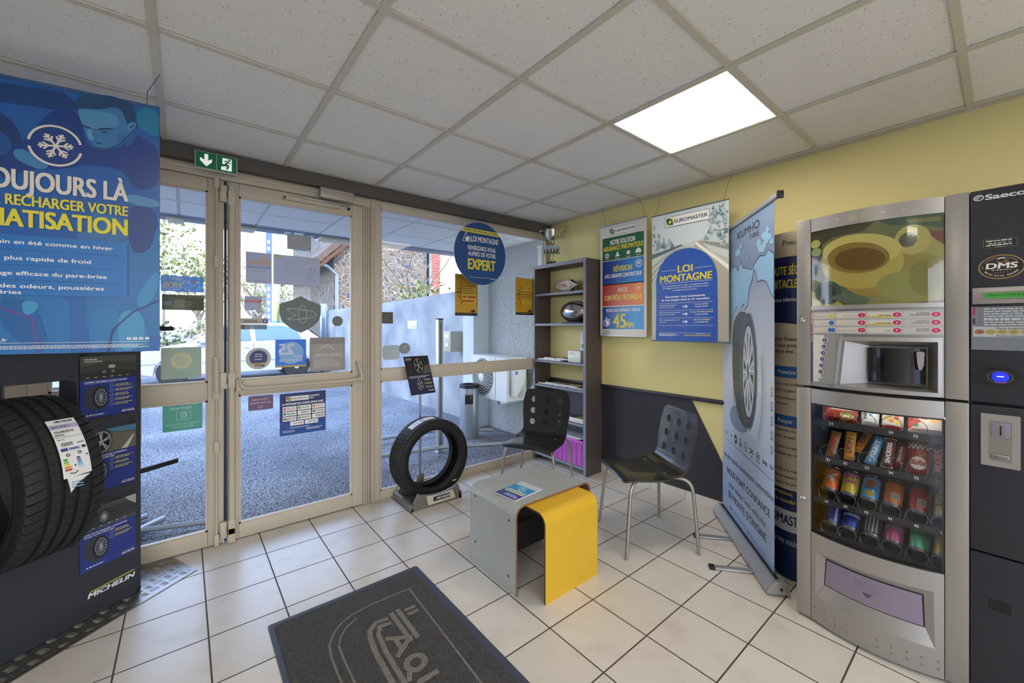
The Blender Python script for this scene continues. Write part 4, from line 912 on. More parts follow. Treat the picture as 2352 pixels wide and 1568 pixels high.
A0 = PI*.5; tread_label(b, -.03, .045, A0-.10, A0+.62, PAPER); tread_label(b, -.03, .045, A0+.20, A0+.30, ink('#9db4d6'), .0006); tread_label(b, -.02, .03, A0+.36, A0+.5, ink('#c9cbd2'), .0006)
b.build('paper_label', t)
b = B(); b.M = Matrix.Translation((.0955, 0, 0)); b.box(0, .0012, .145, .18, -.2, -.192, WHITE); b.build('sidewall_mark', t)

t = thing('tyre_stand', 'low grey tyre stand with white name plate, and a wheel card on its pole', 'display stand', loc=(1.475, 2.83, 0))
GS = mat('stand_grey', '#827d76', .45, .35); b = B()
def trap(y0, y1, xb0, xb1, xt0, xt1, h, dip):
    n = 14; top = [(xt0+(xt1-xt0)*i/n, h-dip*(1-((2*i/n-1)**2))) for i in range(n+1)]
    return [(xb1, 0)]+[(xb1+(xb0-xb1)*i/n, .0-.0*i) for i in range(1, n)]+[(xb0, 0)]+top
b.M = Matrix(((1, 0, 0, 0), (0, 0, 1, 0), (0, 1, 0, 0), (0, 0, 0, 1)))
for y0, y1 in ((-.150, -.128), (.136, .152)): b.prism([trap(0, 0, -.225, .20, -.165, .17, .115, .035)], y0, y1, GS)
b.M = Matrix(); b.box(-.215, .19, -.135, .14, .002, .014, GS); b.prism([[(-.225, -.15), (-.225, .152), (-.205, .152), (-.205, -.15)]], .0, .055, GS); b.prism([[(.18, -.15), (.18, .152), (.20, .152), (.20, -.15)]], .0, .055, GS)
b.build('base', t)
b = B(); b.M = frame((0, -.150, 0), (1, 0)); b.prism([[(-.085, .016), (.145, .016), (.12, .085), (.02, .077), (-.10, .085)]][:1], .0, .002, ink('#d9d2bd')); w = .0026
b.quad(-.045, .095, .034, .068, ink('#2a2f45'), w); b.text('MICHELIN', -.018, .043, .107, .016, WH, w+LAY, .04, slant=.2); b.build('name_plate', t)
b = B(); b.lathe([(.011, -.229), (.011, -.222)], STEEL, 14, axis='x', c=(0, -.075, .03)); b.build('screw', t)
b = B(); b.tube([(-.017, .122, .06), (-.017, .122, .915)], .0085, STEEL, 12); b.box(-.045, .012, .110, .136, .09, .16, mat('clamp_grey', '#8d8a86', .4, .5), .004); b.build('pole', t)
Mc = Matrix.Translation((-.012, .066, .80)) @ Matrix.Rotation(math.radians(6), 4, 'Z') @ Matrix.Rotation(math.radians(90-22), 4, 'X')
b = B(); b.box(-.112, .112, 0, .315, -.004, 0, BLACK); b.M = Matrix(); w = .0006
b.quad(-.108, .108, .155, .312, ink('#2b2a2b', .2), w); b.quad(-.108, .108, .003, .155, ink('#24264f', .2), w)
b.poly([(.03, .16), (.108, .17), (.108, .25), (.06, .23)], ink('#5a544c', .2), w+LAY)
for cx, cy, rx, ry, k in ((.005, .235, .040, .062, 5), (-.015, .080, .028, .050, 5)):
    b.ell(cx, cy, rx*1.25, ry*1.2, ink('#151515', .2), w+2*LAY, 30); b.ring(cx, cy, rx, ry, .006, ink('#77757a', .2), w+3*LAY, 30)
    for j in range(k):
        for d in (-.14, .14): b.line([(cx, cy), (cx+rx*.9*math.cos(2*PI*j/k+d+.5), cy+ry*.9*math.sin(2*PI*j/k+d+.5))], .005, ink('#8b898c', .2), w+4*LAY)
b.text('MICHELIN', -.1, .292, .05, .006, WH, w+2*LAY, .02); b.text('PILOT SPORT', -.1, .282, .05, .006, WH, w+2*LAY, .02)
b.text("LE MEILLEUR DE VOTRE EXPÉRIENCE", -.1, .143, .19, .006, WH, w+2*LAY, .03); b.text('POUR PLUS DE KILOMÈTRES', -.1, .134, .15, .006, WH, w+2*LAY, .03)
for y in (.115, .085, .055): b.lines(.045, y, .058, 2, .008, .004, ink('#cfc24a'), w+2*LAY, int(y*1000)); b.ring(.034, y, .006, .006, .0016, WH, w+2*LAY, 12)
b.text('MICHELIN', .05, .02, .048, .008, WH, w+2*LAY, .04, slant=.2)
b.build('wheel_card', t, M=Mc)

# --- big tyre display by the doors
SM = frame((-.171, 2.748, 0), (.8192, .5736)); DKB = mat('display_anthracite', '#2f333b', .5)
t = thing('tyre_display', 'tall anthracite tyre display panel by the doors with three wheel cards', 'display stand', SM)
b = B(); cut = rrect(-.72, -.245, .378, 1.095, .035)
b.prism([[(-.96, .0065), (0, .0065), (0, 1.62), (-.06, 1.70), (-.9, 1.70), (-.96, 1.62)], cut], -.02, 0, DKB); b.build('panel', t)
b = B()                                                    # deep reveal lining the opening
rv = lambda x0, x1, y0, y1: b.box(x0, x1, y0, y1, -.12, -.0202, DKB)
rv(-.72, -.245, .36, .378); rv(-.245, -.227, .36, 1.11); rv(-.74, -.72, .36, 1.11); rv(-.72, -.245, 1.095, 1.11); b.build('opening_lining', t)
b = B()
for x, y in ((-.222, 1.206), (-.035, 1.206), (-.266, 1.11), (-.035, .866), (-.032, .52), (-.013, .023), (-.258, .366)): b.M = Matrix.Translation((x, y, 0)); b.lathe([(.0065, 0), (.0065, .003), (.004, .005)], BLACK, 12)
b.build_each('bolt', t)
def card(z0, split, z1, kind, x0=-.236, x1=-.024):
    c = B(); c.box(x0-.004, x1+.003, z0-.004, z1+.012, .001, .004, PERSPEX); o = c.build('card_holder', t)
    c = B(); w = .0046; c.box(x0, x1, z0, z1, .0041, .0045, ink('#2a3a86', .3)); wd = x1-x0
    c.quad(x0, x1, split, z1, ink('#45463f' if kind == 0 else '#4d5054', .3), w)
    if kind == 0:
        c.poly([(x0, split+.03), (x0+.08, split+.045), (x1, split+.03), (x1, split), (x0, split)], ink('#35352e', .3), w+LAY); c.poly([(x0, split+.06), (x0+.1, split+.08), (x1, split+.07), (x1, z1), (x0, z1)], ink('#56574e', .3), w+LAY); c.ell(x0+.115, split+.055, .014, .008, ink('#b9bdb9', .3), w+2*LAY, 16)
        c.text('MICHELIN', x0+.014, z1-.018, .045, .007, WH, w+2*LAY, .03); c.text('CROSSCLIMATE', x0+.014, z1-.028, .065, .006, WH, w+2*LAY, .02)
        for k in range(6): c.quad(x0+.02+k*.03, x0+.032+k*.03, split+.008, split+.010, WH, w+2*LAY)
        for k in range(2): c.ring(x0+.085+.035*k, split+.032, .006, .006, .0015, WH, w+2*LAY, 14)
    elif kind == 1:
        c.poly([(x0+.09, z1), (x1, z1), (x1, z1-.03), (x0+.12, z1-.02)], ink('#4f7d93', .3), w+LAY); c.poly([(x0+.1, z1-.02), (x1, z1-.035), (x1, split), (x0+.08, split)], ink('#6b685c', .3), w+LAY); c.poly([(x1-.012, z1-.05), (x1-.006, z1-.05), (x1-.035, split), (x1-.06, split)], ink('#c9c6ba', .3), w+2*LAY)
        c.ell(x0+.075, split+.052, .042, .055, ink('#202022', .3), w+3*LAY, 30); c.ring(x0+.075, split+.052, .038, .050, .005, ink('#9c9fa3', .3), w+4*LAY, 30)
        for j in range(5):
            for d in (-.13, .13): c.line([(x0+.075, split+.052), (x0+.075+.034*math.cos(2*PI*j/5+d+.4), split+.052+.046*math.sin(2*PI*j/5+d+.4))], .005, ink('#a9acb0', .3), w+5*LAY)
    else:
        c.poly([(x0+.03, split+.055), (x0+.1, split+.085), (x1-.03, split+.085), (x1, split+.06), (x1, split+.02), (x0, split+.01)], ink('#3b3d41', .3), w+LAY); c.poly([(x1-.045, z1), (x1, z1), (x1, split+.06), (x1-.03, split+.085)], ink('#b1aca2', .3), w+LAY)
        c.ell(x0+.085, split+.048, .026, .034, ink('#1f2022', .3), w+2*LAY, 28)
        for j in range(14): c.line([(x0+.085, split+.048), (x0+.085+.021*math.cos(2*PI*j/14), split+.048+.028*math.sin(2*PI*j/14))], .0022, ink('#b9bcc0', .3), w+3*LAY)
        for k in range(5): c.quad(x0+.04+k*.03, x0+.05+k*.03, split+.010, split+.012, WH, w+3*LAY)
    n = (5, 3, 2)[kind]; c.text(("L'EXPERT DES PNEUS TOUTES SAISONS", 'LE MEILLEUR DE VOTRE EXPÉRIENCE', 'UNE PLUS GRANDE LONGÉVITÉ')[kind], x0+.014, split-.015, .16, .0065, WH, w+LAY, .04, slant=.15); c.text(('', 'POUR PLUS DE KILOMÈTRES', 'POUR VOTRE VÉHICULE')[kind], x0+.014, split-.025, .11, .006, WH, w+LAY, .04, slant=.15) if kind else c.quad(x0+.014, x0+.13, split-.019, split-.0182, WH, w+LAY)
    for k in range(n):
        y = split-.04-.022*k; c.ring(x0+.115, y+.004, .0075, .0075, .0012, ink('#c9cde0', .3), w+LAY, 14); c.lines(x0+.128, y+.006, .075, 2, .007, .0034, ink('#c9bd4a', .3), w+LAY, k+kind, .35)
    cx, cy = x0+.06, split-.085                               # printed tyre with spoked wheel
    c.poly([(cx-.045+.01*0, cy+.03), (cx-.03, cy+.052), (cx+.01, cy+.055), (cx+.03, cy-.045), (cx-.01, cy-.06), (cx-.035, cy-.045), (cx-.048, cy-.01)], ink('#3d4048', .3), w+LAY)
    c.ell(cx+.012, cy, .030, .052, ink('#26282c', .3), w+2*LAY, 30); c.ring(cx+.014, cy, .022, .04, .003, ink('#8f949c', .3), w+3*LAY, 26)
    for j in range(14): c.line([(cx+.014, cy), (cx+.014+.020*math.cos(2*PI*j/14), cy+.037*math.sin(2*PI*j/14))], .002, ink('#a9aeb6', .3), w+3*LAY)
    c.text('MICHELIN', x1-.058, z0+.008, .05, .0075, WH, w+LAY, .04, slant=.2); c.quad(x1-.055, x1-.008, z0+.0185, z0+.0193, ink('#d9cf4a'), w+LAY); c.lines(x0+.02, z0+.012, .07, 1, .01, .004, WH, w+LAY, 4)
    c.build('wheel_card', o)
card(.912, 1.088, 1.195, 0); card(.568, .742, .851, 1); card(.222, .396, .502, 2)
b = B(); w = .0008; b.line([(-.200, .1195), (-.030, .127)], .004, ink('#d9d02f'), w); b.text('MICHELIN', -.207, .094, .176, .021, WH, w, .05, slant=.25); b.build('name_lettering', t)
for z, L in ((.597, .185), (1.32, .16)):
    b = B(); b.box(.0, L, z-.012, z+.012, -.032, -.012, BLACK, .002); b.box(-.03, .0, z-.02, z+.02, -.04, -.0205, BLACK); b.build('side_arm', t)
b = B(); b.box(-.92, -.88, .0065, .1, -.42, -.02, DKB); b.build('rear_foot', t); b = B(); b.box(-.08, -.04, .0065, .1, -.30, -.02, DKB); b.build('rear_foot', t)
# tyre held in the opening of the display
c0 = Vector((-.171, 2.748, 0))+Vector((-.8192, -.5736, 0))*.44+Vector((.5736, -.8192, 0))*.02+Vector((0, 0, .722))
Rm = Matrix(((.8192, -.5736, 0, c0.x), (.5736, .8192, 0, c0.y), (0, 0, 1, c0.z), (0, 0, 0, 1)))
t = thing('tyre', 'wide black sport tyre with white size label held in the anthracite display', 'tyre', Rm)
b = tyre_bm(.325, .229, .228, 56, (-.48, -.14, .2, .55), .35); b.build('tyre_body', t, sharp=30)

b = B(); RT = .3265
def lab(X, Y): return (X, Y)
def on_tread(b):
    b.warp(lambda x, y, z: (x+.014, (RT+z)*math.cos(PI-(y-.034)/RT), (RT+z)*math.sin(PI-(y-.034)/RT)), [.02*k-.04 for k in range(20)], axis=1)
b = B(); b.poly([(-.030, .075), (.052, .08), (.052, .315), (-.030, .315)], PAPER, 0); b.poly([(-.012, .02), (.008, .05), (.046, .075), (-.022, .078)], PAPER, .003); w = .0012; DKI = ink('#22222a')
b.text('MICHELIN', -.008, .299, .05, .0095, ink('#20306e'), w, .05, slant=.2); b.quad(-.030, .052, .270, .290, ink('#b9b0cf'), w); b.text('PILOT SPORT 5', -.024, .276, .052, .007, DKI, w+LAY, .04)
b.text('225/40ZR18', -.024, .252, .055, .009, DKI, w, .03); b.text('(92Y)', -.024, .238, .024, .009, DKI, w, .03); b.quad(-.030, .052, .232, .233, DKI, w); b.text('XL TL', -.024, .22, .02, .006, DKI, w, .03)
for k in range(14): b.quad(-.018+k*.0024, -.018+k*.0024+(.0008 if k % 3 else .0016), .196, .210, DKI, w)
b.text('602284', .028, .199, .018, .0055, DKI, w, .02); b.quad(-.024, -.004, .176, .188, ink('#28449a'), w); b.text('ENERG', 0, .177, .03, .010, ink('#28449a'), w, .05); b.quad(.036, .048, .178, .188, DKI, w)
for k, c in enumerate(('#2f9a4b', '#8dbb3c', '#e3d73a', '#e29a34', '#cf3a30')): b.poly([(-.024, .147-.0095*k), (-.014+.0022*k, .147-.0095*k), (-.011+.0022*k, .1435-.0095*k), (-.014+.0022*k, .140-.0095*k), (-.024, .140-.0095*k)], ink(c), w)
for k in range(5): b.poly([(.014, .147-.0085*k), (.022+.0016*k, .147-.0085*k), (.025+.0016*k, .144-.0085*k), (.022+.0016*k, .141-.0085*k), (.014, .141-.0085*k)], ink(('#24386e', '#2f5fa6', '#4f8fcf', '#86bbe0', '#b3d6ee')[k]), w)
b.ring(-.008, .160, .006, .006, .003, DKI, w, 16); b.ring(.026, .163, .006, .006, .003, DKI, w, 16); b.poly([(.002, .118), (.009, .122), (.009, .114)], DKI, w); b.poly([(.040, .15), (.048, .154), (.048, .146)], DKI, w); b.line([(-.012, .092), (.004, .088), (.012, .096)], .003, DKI, w); b.lines(-.01, .055, .04, 3, .009, .004, ink('#8aa7cf'), .0044, 3); b.quad(.022, .032, .048, .058, DKI, .0044)
on_tread(b); b.build('paper_label', t)
for i, s_ in enumerate(('MICHELIN', 'PILOT SPORT', 'MICHELIN')): b = B(); side_text(b, s_, .262, -.1175, 2.4+2.1*i, .024, mat('raised_letter', '#2b2b2b', .4), .2, -1); b.build('raised_lettering', t)
# chequer plate lying under the display
m = mat('chequer_plate', '#8f8a84', .34, .85); 
b = B(); PL = [(.052, 2.79), (-.05, 3.022), (-.95, 3.022), (-1.05, 2.05), (-.60, 2.27)]
b.prism([PL], .0, .004, m)
def inside(x, y, mg=.012):
    for (x0, y0), (x1, y1) in zip(PL, PL[1:]+PL[:1]):
        d = math.hypot(x1-x0, y1-y0)
        if ((x1-x0)*(y-y0)-(y1-y0)*(x-x0))/d < mg: return False
    return True
ux, uy = .8192, .5736; r = random.Random(2)
for i in range(-14, 24):
    for j in range(-8, 14):
        dirs = (i+j) % 2
        for k in range(5):
            cx, cy = .045*i, .045*j
            lx, ly = (cx, cy+(k-2)*.008) if dirs else (cx+(k-2)*.008, cy)
            X, Y = -.35+ux*lx-uy*ly, 2.5+uy*lx+ux*ly
            if not inside(X, Y, .022): continue
            ax, ay = (ux, uy) if dirs else (-uy, ux)
            h = .0165; px, py = -ay*.0022, ax*.0022
            base = [b.v(X-ax*h, Y-ay*h, .004), b.v(X+px, Y+py, .004), b.v(X+ax*h, Y+ay*h, .004), b.v(X-px, Y-py, .004)]; top = [b.v(X-ax*h*.5, Y-ay*h*.5, .0056), b.v(X+ax*h*.5, Y+ay*h*.5, .0056)]
            b.face([base[0], base[1], top[0]], m); b.face([base[1], base[2], top[1], top[0]], m); b.face([base[2], base[3], top[1]], m); b.face([base[3], base[0], top[0], top[1]], m)
o = b.build('chequer_plate', label='aluminium chequer plate lying on the tiles under the tyre display', cat='floor plate')

# ================================================================== FURNITURE
# entrance mat
MATC = mat('mat_pile', '#64605d', .95, var=.45, vscale=150, bump=2.5, bscale=120); MATE = mat('mat_rubber', '#444856', .6); MATL = mat('mat_light_pile', '#a2988a', .95, bump=2.2, bscale=120, var=.3, vscale=150)
t = thing('entrance_mat', 'dark grey entrance mat with beige lettering lying on the tiles', 'mat', loc=(.285, 2.066, 0))
b = B(); b.prism([rrect(0, .713, -1.15, 0, .012)], 0, .004, MATE); b.build('rubber_edge', t)
b = B(); b.prism([rrect(.022, .672, -1.13, -.028, .008)], .0035, .009, MATC); b.build('pile', t)
b = B(); w = .0096; L_ = lambda X, Y: (X-.285, Y-2.066); T_ = .0085
oc = [L_(.845, 1.0), L_(.878, 1.90), L_(.70, 1.905), L_(.60, 1.895), L_(.545, 1.87), L_(.50, 1.83), L_(.465, 1.77), L_(.455, 1.70), L_(.452, 1.6), L_(.45, 1.0)]
b.line(oc[:2], .008, MATL, w); b.line(oc[1:], .008, MATL, w+.0001)
ic = [L_(.605, 1.858), L_(.555, 1.83), L_(.517, 1.79), L_(.495, 1.74), L_(.49, 1.66), L_(.488, 1.0)]; b.line(ic, .008, MATL, w+.0002)
b.build('border_lines', t)
b = B(); w = .0098
# lettering runs towards the room, letter tops to the yellow wall side
def swoop(dx, dy, k): return [L_(.715-k*.0, 1.765+dy), L_(.665, 1.775+dy), L_(.625+dx, 1.745+dy*.6), L_(.61+dx, 1.70), L_(.60+dx, 1.60), L_(.595+dx, 1.2)]
b.line(swoop(0, 0, 0), .022, MATL, w); b.line(swoop(.035, -.034, 0), .020, MATL, w+.0001)
for k, y0 in enumerate((1.79, 1.795)): b.line([L_(.738+k*.032, y0), L_(.738+k*.032, 1.575)], .021, MATL, w+.0002)
for k in range(2): b.line([L_(.795, 1.765-k*.033), L_(.845, 1.765-k*.033)], .020, MATL, w)
A = [L_(.658, 1.655), L_(.745, 1.60), L_(.658, 1.535)]; b.line(A, .022, MATL, w+.0003); b.line([L_(.69, 1.642), L_(.69, 1.552)], .018, MATL, w+.0004)
b.ring(*L_(.705, 1.465), .047, .047, .024, MATL, w+.0003, 28); b.line([L_(.668, 1.44), L_(.648, 1.40)], .02, MATL, w+.0004)
b.line([L_(.755, 1.375), L_(.68, 1.375), L_(.655, 1.345), L_(.655, 1.31), L_(.68, 1.285), L_(.755, 1.285)], .024, MATL, w+.0003); b.line([L_(.755, 1.235), L_(.65, 1.235)], .024, MATL, w+.0003)
b.build('woven_lettering', t)

# coffee table: two bent boards crossing
t = thing('coffee_table', 'low table of grey and yellow bent boards, crossed, on the tiles', 'table', loc=(1.53, 1.70, 0))
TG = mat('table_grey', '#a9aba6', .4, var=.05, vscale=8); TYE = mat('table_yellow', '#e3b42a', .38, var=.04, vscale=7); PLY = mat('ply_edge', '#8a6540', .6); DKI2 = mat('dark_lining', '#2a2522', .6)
def u_board(x0, x1, y0, y1, z1, th, r, along, m, inner, PLY=PLY):
    """upside-down U: legs at both ends of `along`, open at the sides"""
    def prof(o):
        a, c = (x0+o, x1-o) if along == 'x' else (y0+o, y1-o); q = r-o
        P = [(a, 0)]+[(a+q-q*math.cos(PI/2*i/8), z1-o-q+q*math.sin(PI/2*i/8)) for i in range(9)]+[(c-q+q*math.sin(PI/2*i/8), z1-o-q+q*math.cos(PI/2*i/8)) for i in range(9)]+[(c, 0)]
        return P
    b = B(); O, I = prof(0), prof(th); e0, e1 = (y0, y1) if along == 'x' else (x0, x1)
    V = lambda p, e: b.v(p[0], e, p[1]) if along == 'x' else b.v(e, p[0], p[1])
    o0, o1, i0, i1 = [[V(p, e) for p in Q] for Q, e in ((O, e0), (O, e1), (I, e0), (I, e1))]
    for k in range(len(O)-1):
        b.face([o0[k], o0[k+1], o1[k+1], o1[k]], m, True); b.face([i0[k], i1[k], i1[k+1], i0[k+1]], inner, True)
        b.face([o0[k], i0[k], i0[k+1], o0[k+1]], PLY); b.face([o1[k], o1[k+1], i1[k+1], i1[k]], PLY)
    for k in (0, -1): b.face([o0[k], o1[k], i1[k], i0[k]], PLY)
    return b
u_board(-.27, .295, -.18, .225, .440, .011, .055, 'x', TG, PLY).build('grey_board', t)
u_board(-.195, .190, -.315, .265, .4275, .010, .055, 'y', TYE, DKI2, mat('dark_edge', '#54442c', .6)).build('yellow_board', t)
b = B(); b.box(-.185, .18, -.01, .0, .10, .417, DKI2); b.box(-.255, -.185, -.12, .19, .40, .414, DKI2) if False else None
b.tube([(-.255, -.10, .31), (.0, .0, .25), (.28, .12, .20)], .006, BLACK, 8); b.build('inner_brace', t)
b = B()
for y, z in ((-.13, .36), (.17, .385), (-.125, .08), (.17, .13)): b.tube([(-.2695, y, z), (-.2725, y, z)], .006, mat('screw_dark', '#4b4b46', .4, .7), 10)
b.build_each('screw', t)
# leaflets on the table
def leaflet(name, label, loc, rz, w, h, th, c0, fn, group=None, cat='booklet'):
    t = thing(name, label, cat, loc=loc, rz=rz, group=group)
    b = B(); b.box(-w/2, w/2, -h/2, h/2, 0, th, PAPER); b.build('pages', t)
    b = B(); b.box(-w/2, w/2, -h/2, h/2, th, th+.0006, c0); fn(b, th+.0011); b.build('cover', t); return t
def f(b, z):
    b.quad(-.105, -.03, -.0745, .0745, ink('#2d3f8a'), z); b.quad(-.03, .055, -.0745, .0745, ink('#2f95d0'), z); b.quad(.055, .104, -.0745, .0745, ink('#cfd6d8'), z); z += LAY
    b.quad(-.092, -.062, -.05, .03, ink('#8b93c4'), z); b.quad(-.045, -.032, -.07, .065, ink('#d8d9a2'), z); b.quad(-.024, -.012, -.07, .06, ink('#d8d9a2'), z); b.ring(.012, -.01, .017, .022, .006, ink('#c9dcea'), z, 20); b.ell(.012, -.01, .009, .012, ink('#7a9bd0'), z, 16)
    for y in (.01, .03): b.lines(.028, y, .02, 4, .012, .004, ink('#bfe0f2'), z, 3)
    b.ell(-.085, -.058, .012, .010, ink('#b9a0c4'), z, 14); b.lines(.062, .05, .035, 6, .017, .003, ink('#a9b2b4'), z, 4)
leaflet('leaflet', 'blue and white leaflet stack on the grey table top', (1.40, 1.66, .4405), math.radians(6), .21, .15, .005, ink('#2f6fb8'), f)

# chairs: bent black plywood shell with nine holes, four steel tube legs
SHELL = mat('black_shell', '#201e1e', .32, coat=.35); TUBE = mat('satin_tube', '#a9a294', .38, .75)
def make_chair(label, M, group):
    t = thing('cafe_chair', label, 'chair', M, group=group)
    # shell: drawn flat (x across, s along the middle), pierced, then bent to the profile
    prof = [(.222, .430), (.212, .442), (.19, .448), (.14, .449), (.05, .443), (-.05, .439), (-.11, .440), (-.15, .446), (-.176, .459), (-.192, .480), (-.202, .51), (-.212, .56), (-.232, .66), (-.258, .80)]
    cum = [0]
    for (y0, z0), (y1, z1) in zip(prof, prof[1:]): cum.append(cum[-1]+math.hypot(y1-y0, z1-z0))
    L = cum[-1]
    def at(s_):
        s_ = min(max(s_, 0), L-1e-6); k = max(i for i in range(len(cum)-1) if cum[i] <= s_); q = (s_-cum[k])/(cum[k+1]-cum[k])
        tang = lambda i: Vector((prof[min(i+1, len(prof)-1)][0]-prof[max(i-1, 0)][0], prof[min(i+1, len(prof)-1)][1]-prof[max(i-1, 0)][1])).normalized()
        t_ = (tang(k)*(1-q)+tang(k+1)*q).normalized()
        return prof[k][0]+(prof[k+1][0]-prof[k][0])*q, prof[k][1]+(prof[k+1][1]-prof[k][1])*q, t_
    sz = lambda z: cum[-2]+(z-.66)/.14*(cum[-1]-cum[-2]) if z > .66 else cum[-3]+(z-.56)/.10*(cum[-2]-cum[-3]) if z > .56 else cum[10]+(z-.51)/.05*(cum[11]-cum[10])
    waist = lambda s_: .205-.016*math.exp(-((s_-.44)/.09)**2)
    out = [(-.17, 0), (.17, 0)]+[(.170+.035*math.sin(PI/2*k/5), .035-.035*math.cos(PI/2*k/5)) for k in range(1, 6)]+[(waist(q), q) for q in [.06+.03*k for k in range(int((L-.12)/.03))]]+[(.193-.05+.05*math.cos(PI/2*k/7), L-.05+.05*math.sin(PI/2*k/7)) for k in range(8)]
    out = out+[(-x, y) for x, y in out[:1:-1]]
    holes = [circ(x, sz(z), .0245, 22) for z in (.535, .625, .715) for x in (-.115, 0, .115)]
    b = B(); b.prism([out]+holes, -.0055, .0055, SHELL, mat('shell_edge', '#3a342e', .5))
    for k in range(1, 8): bmesh.ops.bisect_plane(b.bm, geom=b.bm.verts[:]+b.bm.edges[:]+b.bm.faces[:], dist=1e-6, plane_co=(-.2+.05*k, 0, 0), plane_no=(1, 0, 0))
    def bend(x, s_, n):
        y, z, t_ = at(s_); a = x/.2; n2 = n+(.010*a*a if s_ > .40 else .010*a*a*max(0, (s_-.25)/.15))-(.012*a**4 if s_ < .3 else 0)
        return x, y-t_.y*n2*-1*-1 if False else y+t_.y*n2, z-t_.x*n2
    b.warp(bend, sorted(set([round(c, 5) for c in cum[1:-1]]+[.30+.008*k for k in range(24)]+[.02*k for k in range(1, 15)])), axis=1)
    for f_ in b.bm.faces: f_.smooth = True
    b.build('seat_shell', t, sharp=45)
    for sx in (-1, 1):
        for sy, fy, fx, sp in ((1, .215, .225, 'f'), (-1, -.225, .235, 'r')):
            b = B(); top = (sx*.13, sy*.05-.02, .432)
            b.tube(arc_pts([(sx*fx, fy, .0), (sx*(fx-.035), fy*(.80 if sy > 0 else .9)-.0, .425), top], .09, 7), .0105, TUBE, 12); b.build('leg', t)
    b = B()
    for sx in (-1, 1): b.box(sx*.13-.012, sx*.13+.012, -.14, .12, .424, .431, TUBE)
    b.build_each('seat_bracket', t)
    b = B()
    for x, y in ((-.13, .10), (.13, .10), (-.13, -.07), (.13, -.07)): b.M = Matrix.Translation((x, y, .447)); b.lathe([(.008, -.004), (.008, 0), (.004, .002)], STEEL, 12)
    b.build_each('rivet', t)
    return t
def facing(cx, cy, dx, dy): return Matrix.Translation((cx, cy, 0)) @ Matrix.Rotation(math.atan2(dy, dx)-PI/2, 4, 'Z')
ch = make_chair('black chair with nine holes in its back, standing by the charcoal wall and roll-up banner', facing(2.255, 1.445, -.853, .521), 'chairs at the coffee table')
copy_thing(ch, facing(2.14, 2.32, -.894, -.447), 'black chair with nine holes in its back, standing behind the table before the bookshelf')

# ------------------------------------------------------------------ bookshelf
t = thing('bookshelf', 'tall dark wood bookshelf standing in the corner by the window', 'shelf', frame((2.74, 3.024, 0), (0, -1)))
WD = mat('dark_wood', '#4c423f', .5); p = WD.node_tree.nodes['Principled BSDF']; lk = WD.node_tree.links.new
tc = node(WD, 'ShaderNodeTexCoord'); mp = node(WD, 'ShaderNodeMapping'); mp.inputs['Scale'].default_value = (90, 2.2, 90); wv = node(WD, 'ShaderNodeTexNoise', Scale=1., Detail=6.); mx = node(WD, 'ShaderNodeMix', data_type='RGBA')
lk(tc.outputs['Object'], mp.inputs['Vector']); lk(mp.outputs[0], wv.inputs['Vector']); lk(wv.outputs['Fac'], mx.inputs['Factor']); mx.inputs['A'].default_value = lin('#35302f'); mx.inputs['B'].default_value = lin('#6b5c57'); lk(mx.outputs['Result'], p.inputs['Base Color'])
WE = mat('shelf_edge_grey', '#7d8290', .45)
D = -.222
for x0, x1, n in ((0, .025, 'side_panel'), (.66, .69, 'side_panel')):
    b = B(); b.box(x0, x1, 0, 1.935, D, -.001, WD); b.box(x0, x1, 0, 1.935, -.001, .0005, WE); b.build(n, t)
b = B(); b.box(-.003, .693, 1.905, 1.94, D, -.001, WD); b.box(-.003, .693, 1.905, 1.94, -.001, .001, WE); b.build('top_panel', t)
SHZ = (1.655, 1.36, 1.00, .76, .455, .075)
for z in SHZ:
    b = B(); b.box(.025, .66, z-.02, z, D, -.006, WD); b.box(.025, .66, z-.021, z+.001, -.006, -.004, WE); b.build('shelf_board', t)
b = B(); b.box(.025, .66, 0, .055, D+.02, D+.03, WD); b.box(.025, .66, .455, .76, D, D+.006, mat('shelf_back', '#3a3c48', .5)); b.box(.025, .66, .10, .40, D, D+.006, mat('shelf_back')); b.build('back_panel', t)
b = B()
for z in (1.92, .98, .12):
    for w_ in (-.05, -.19): b.tube([(.6895, z, w_), (.692, z, w_)], .005, STEEL, 8)
b.build_each('screw_cap', t)
SF = lambda u, v, w: Vector((2.74-w, 3.024-u, v))
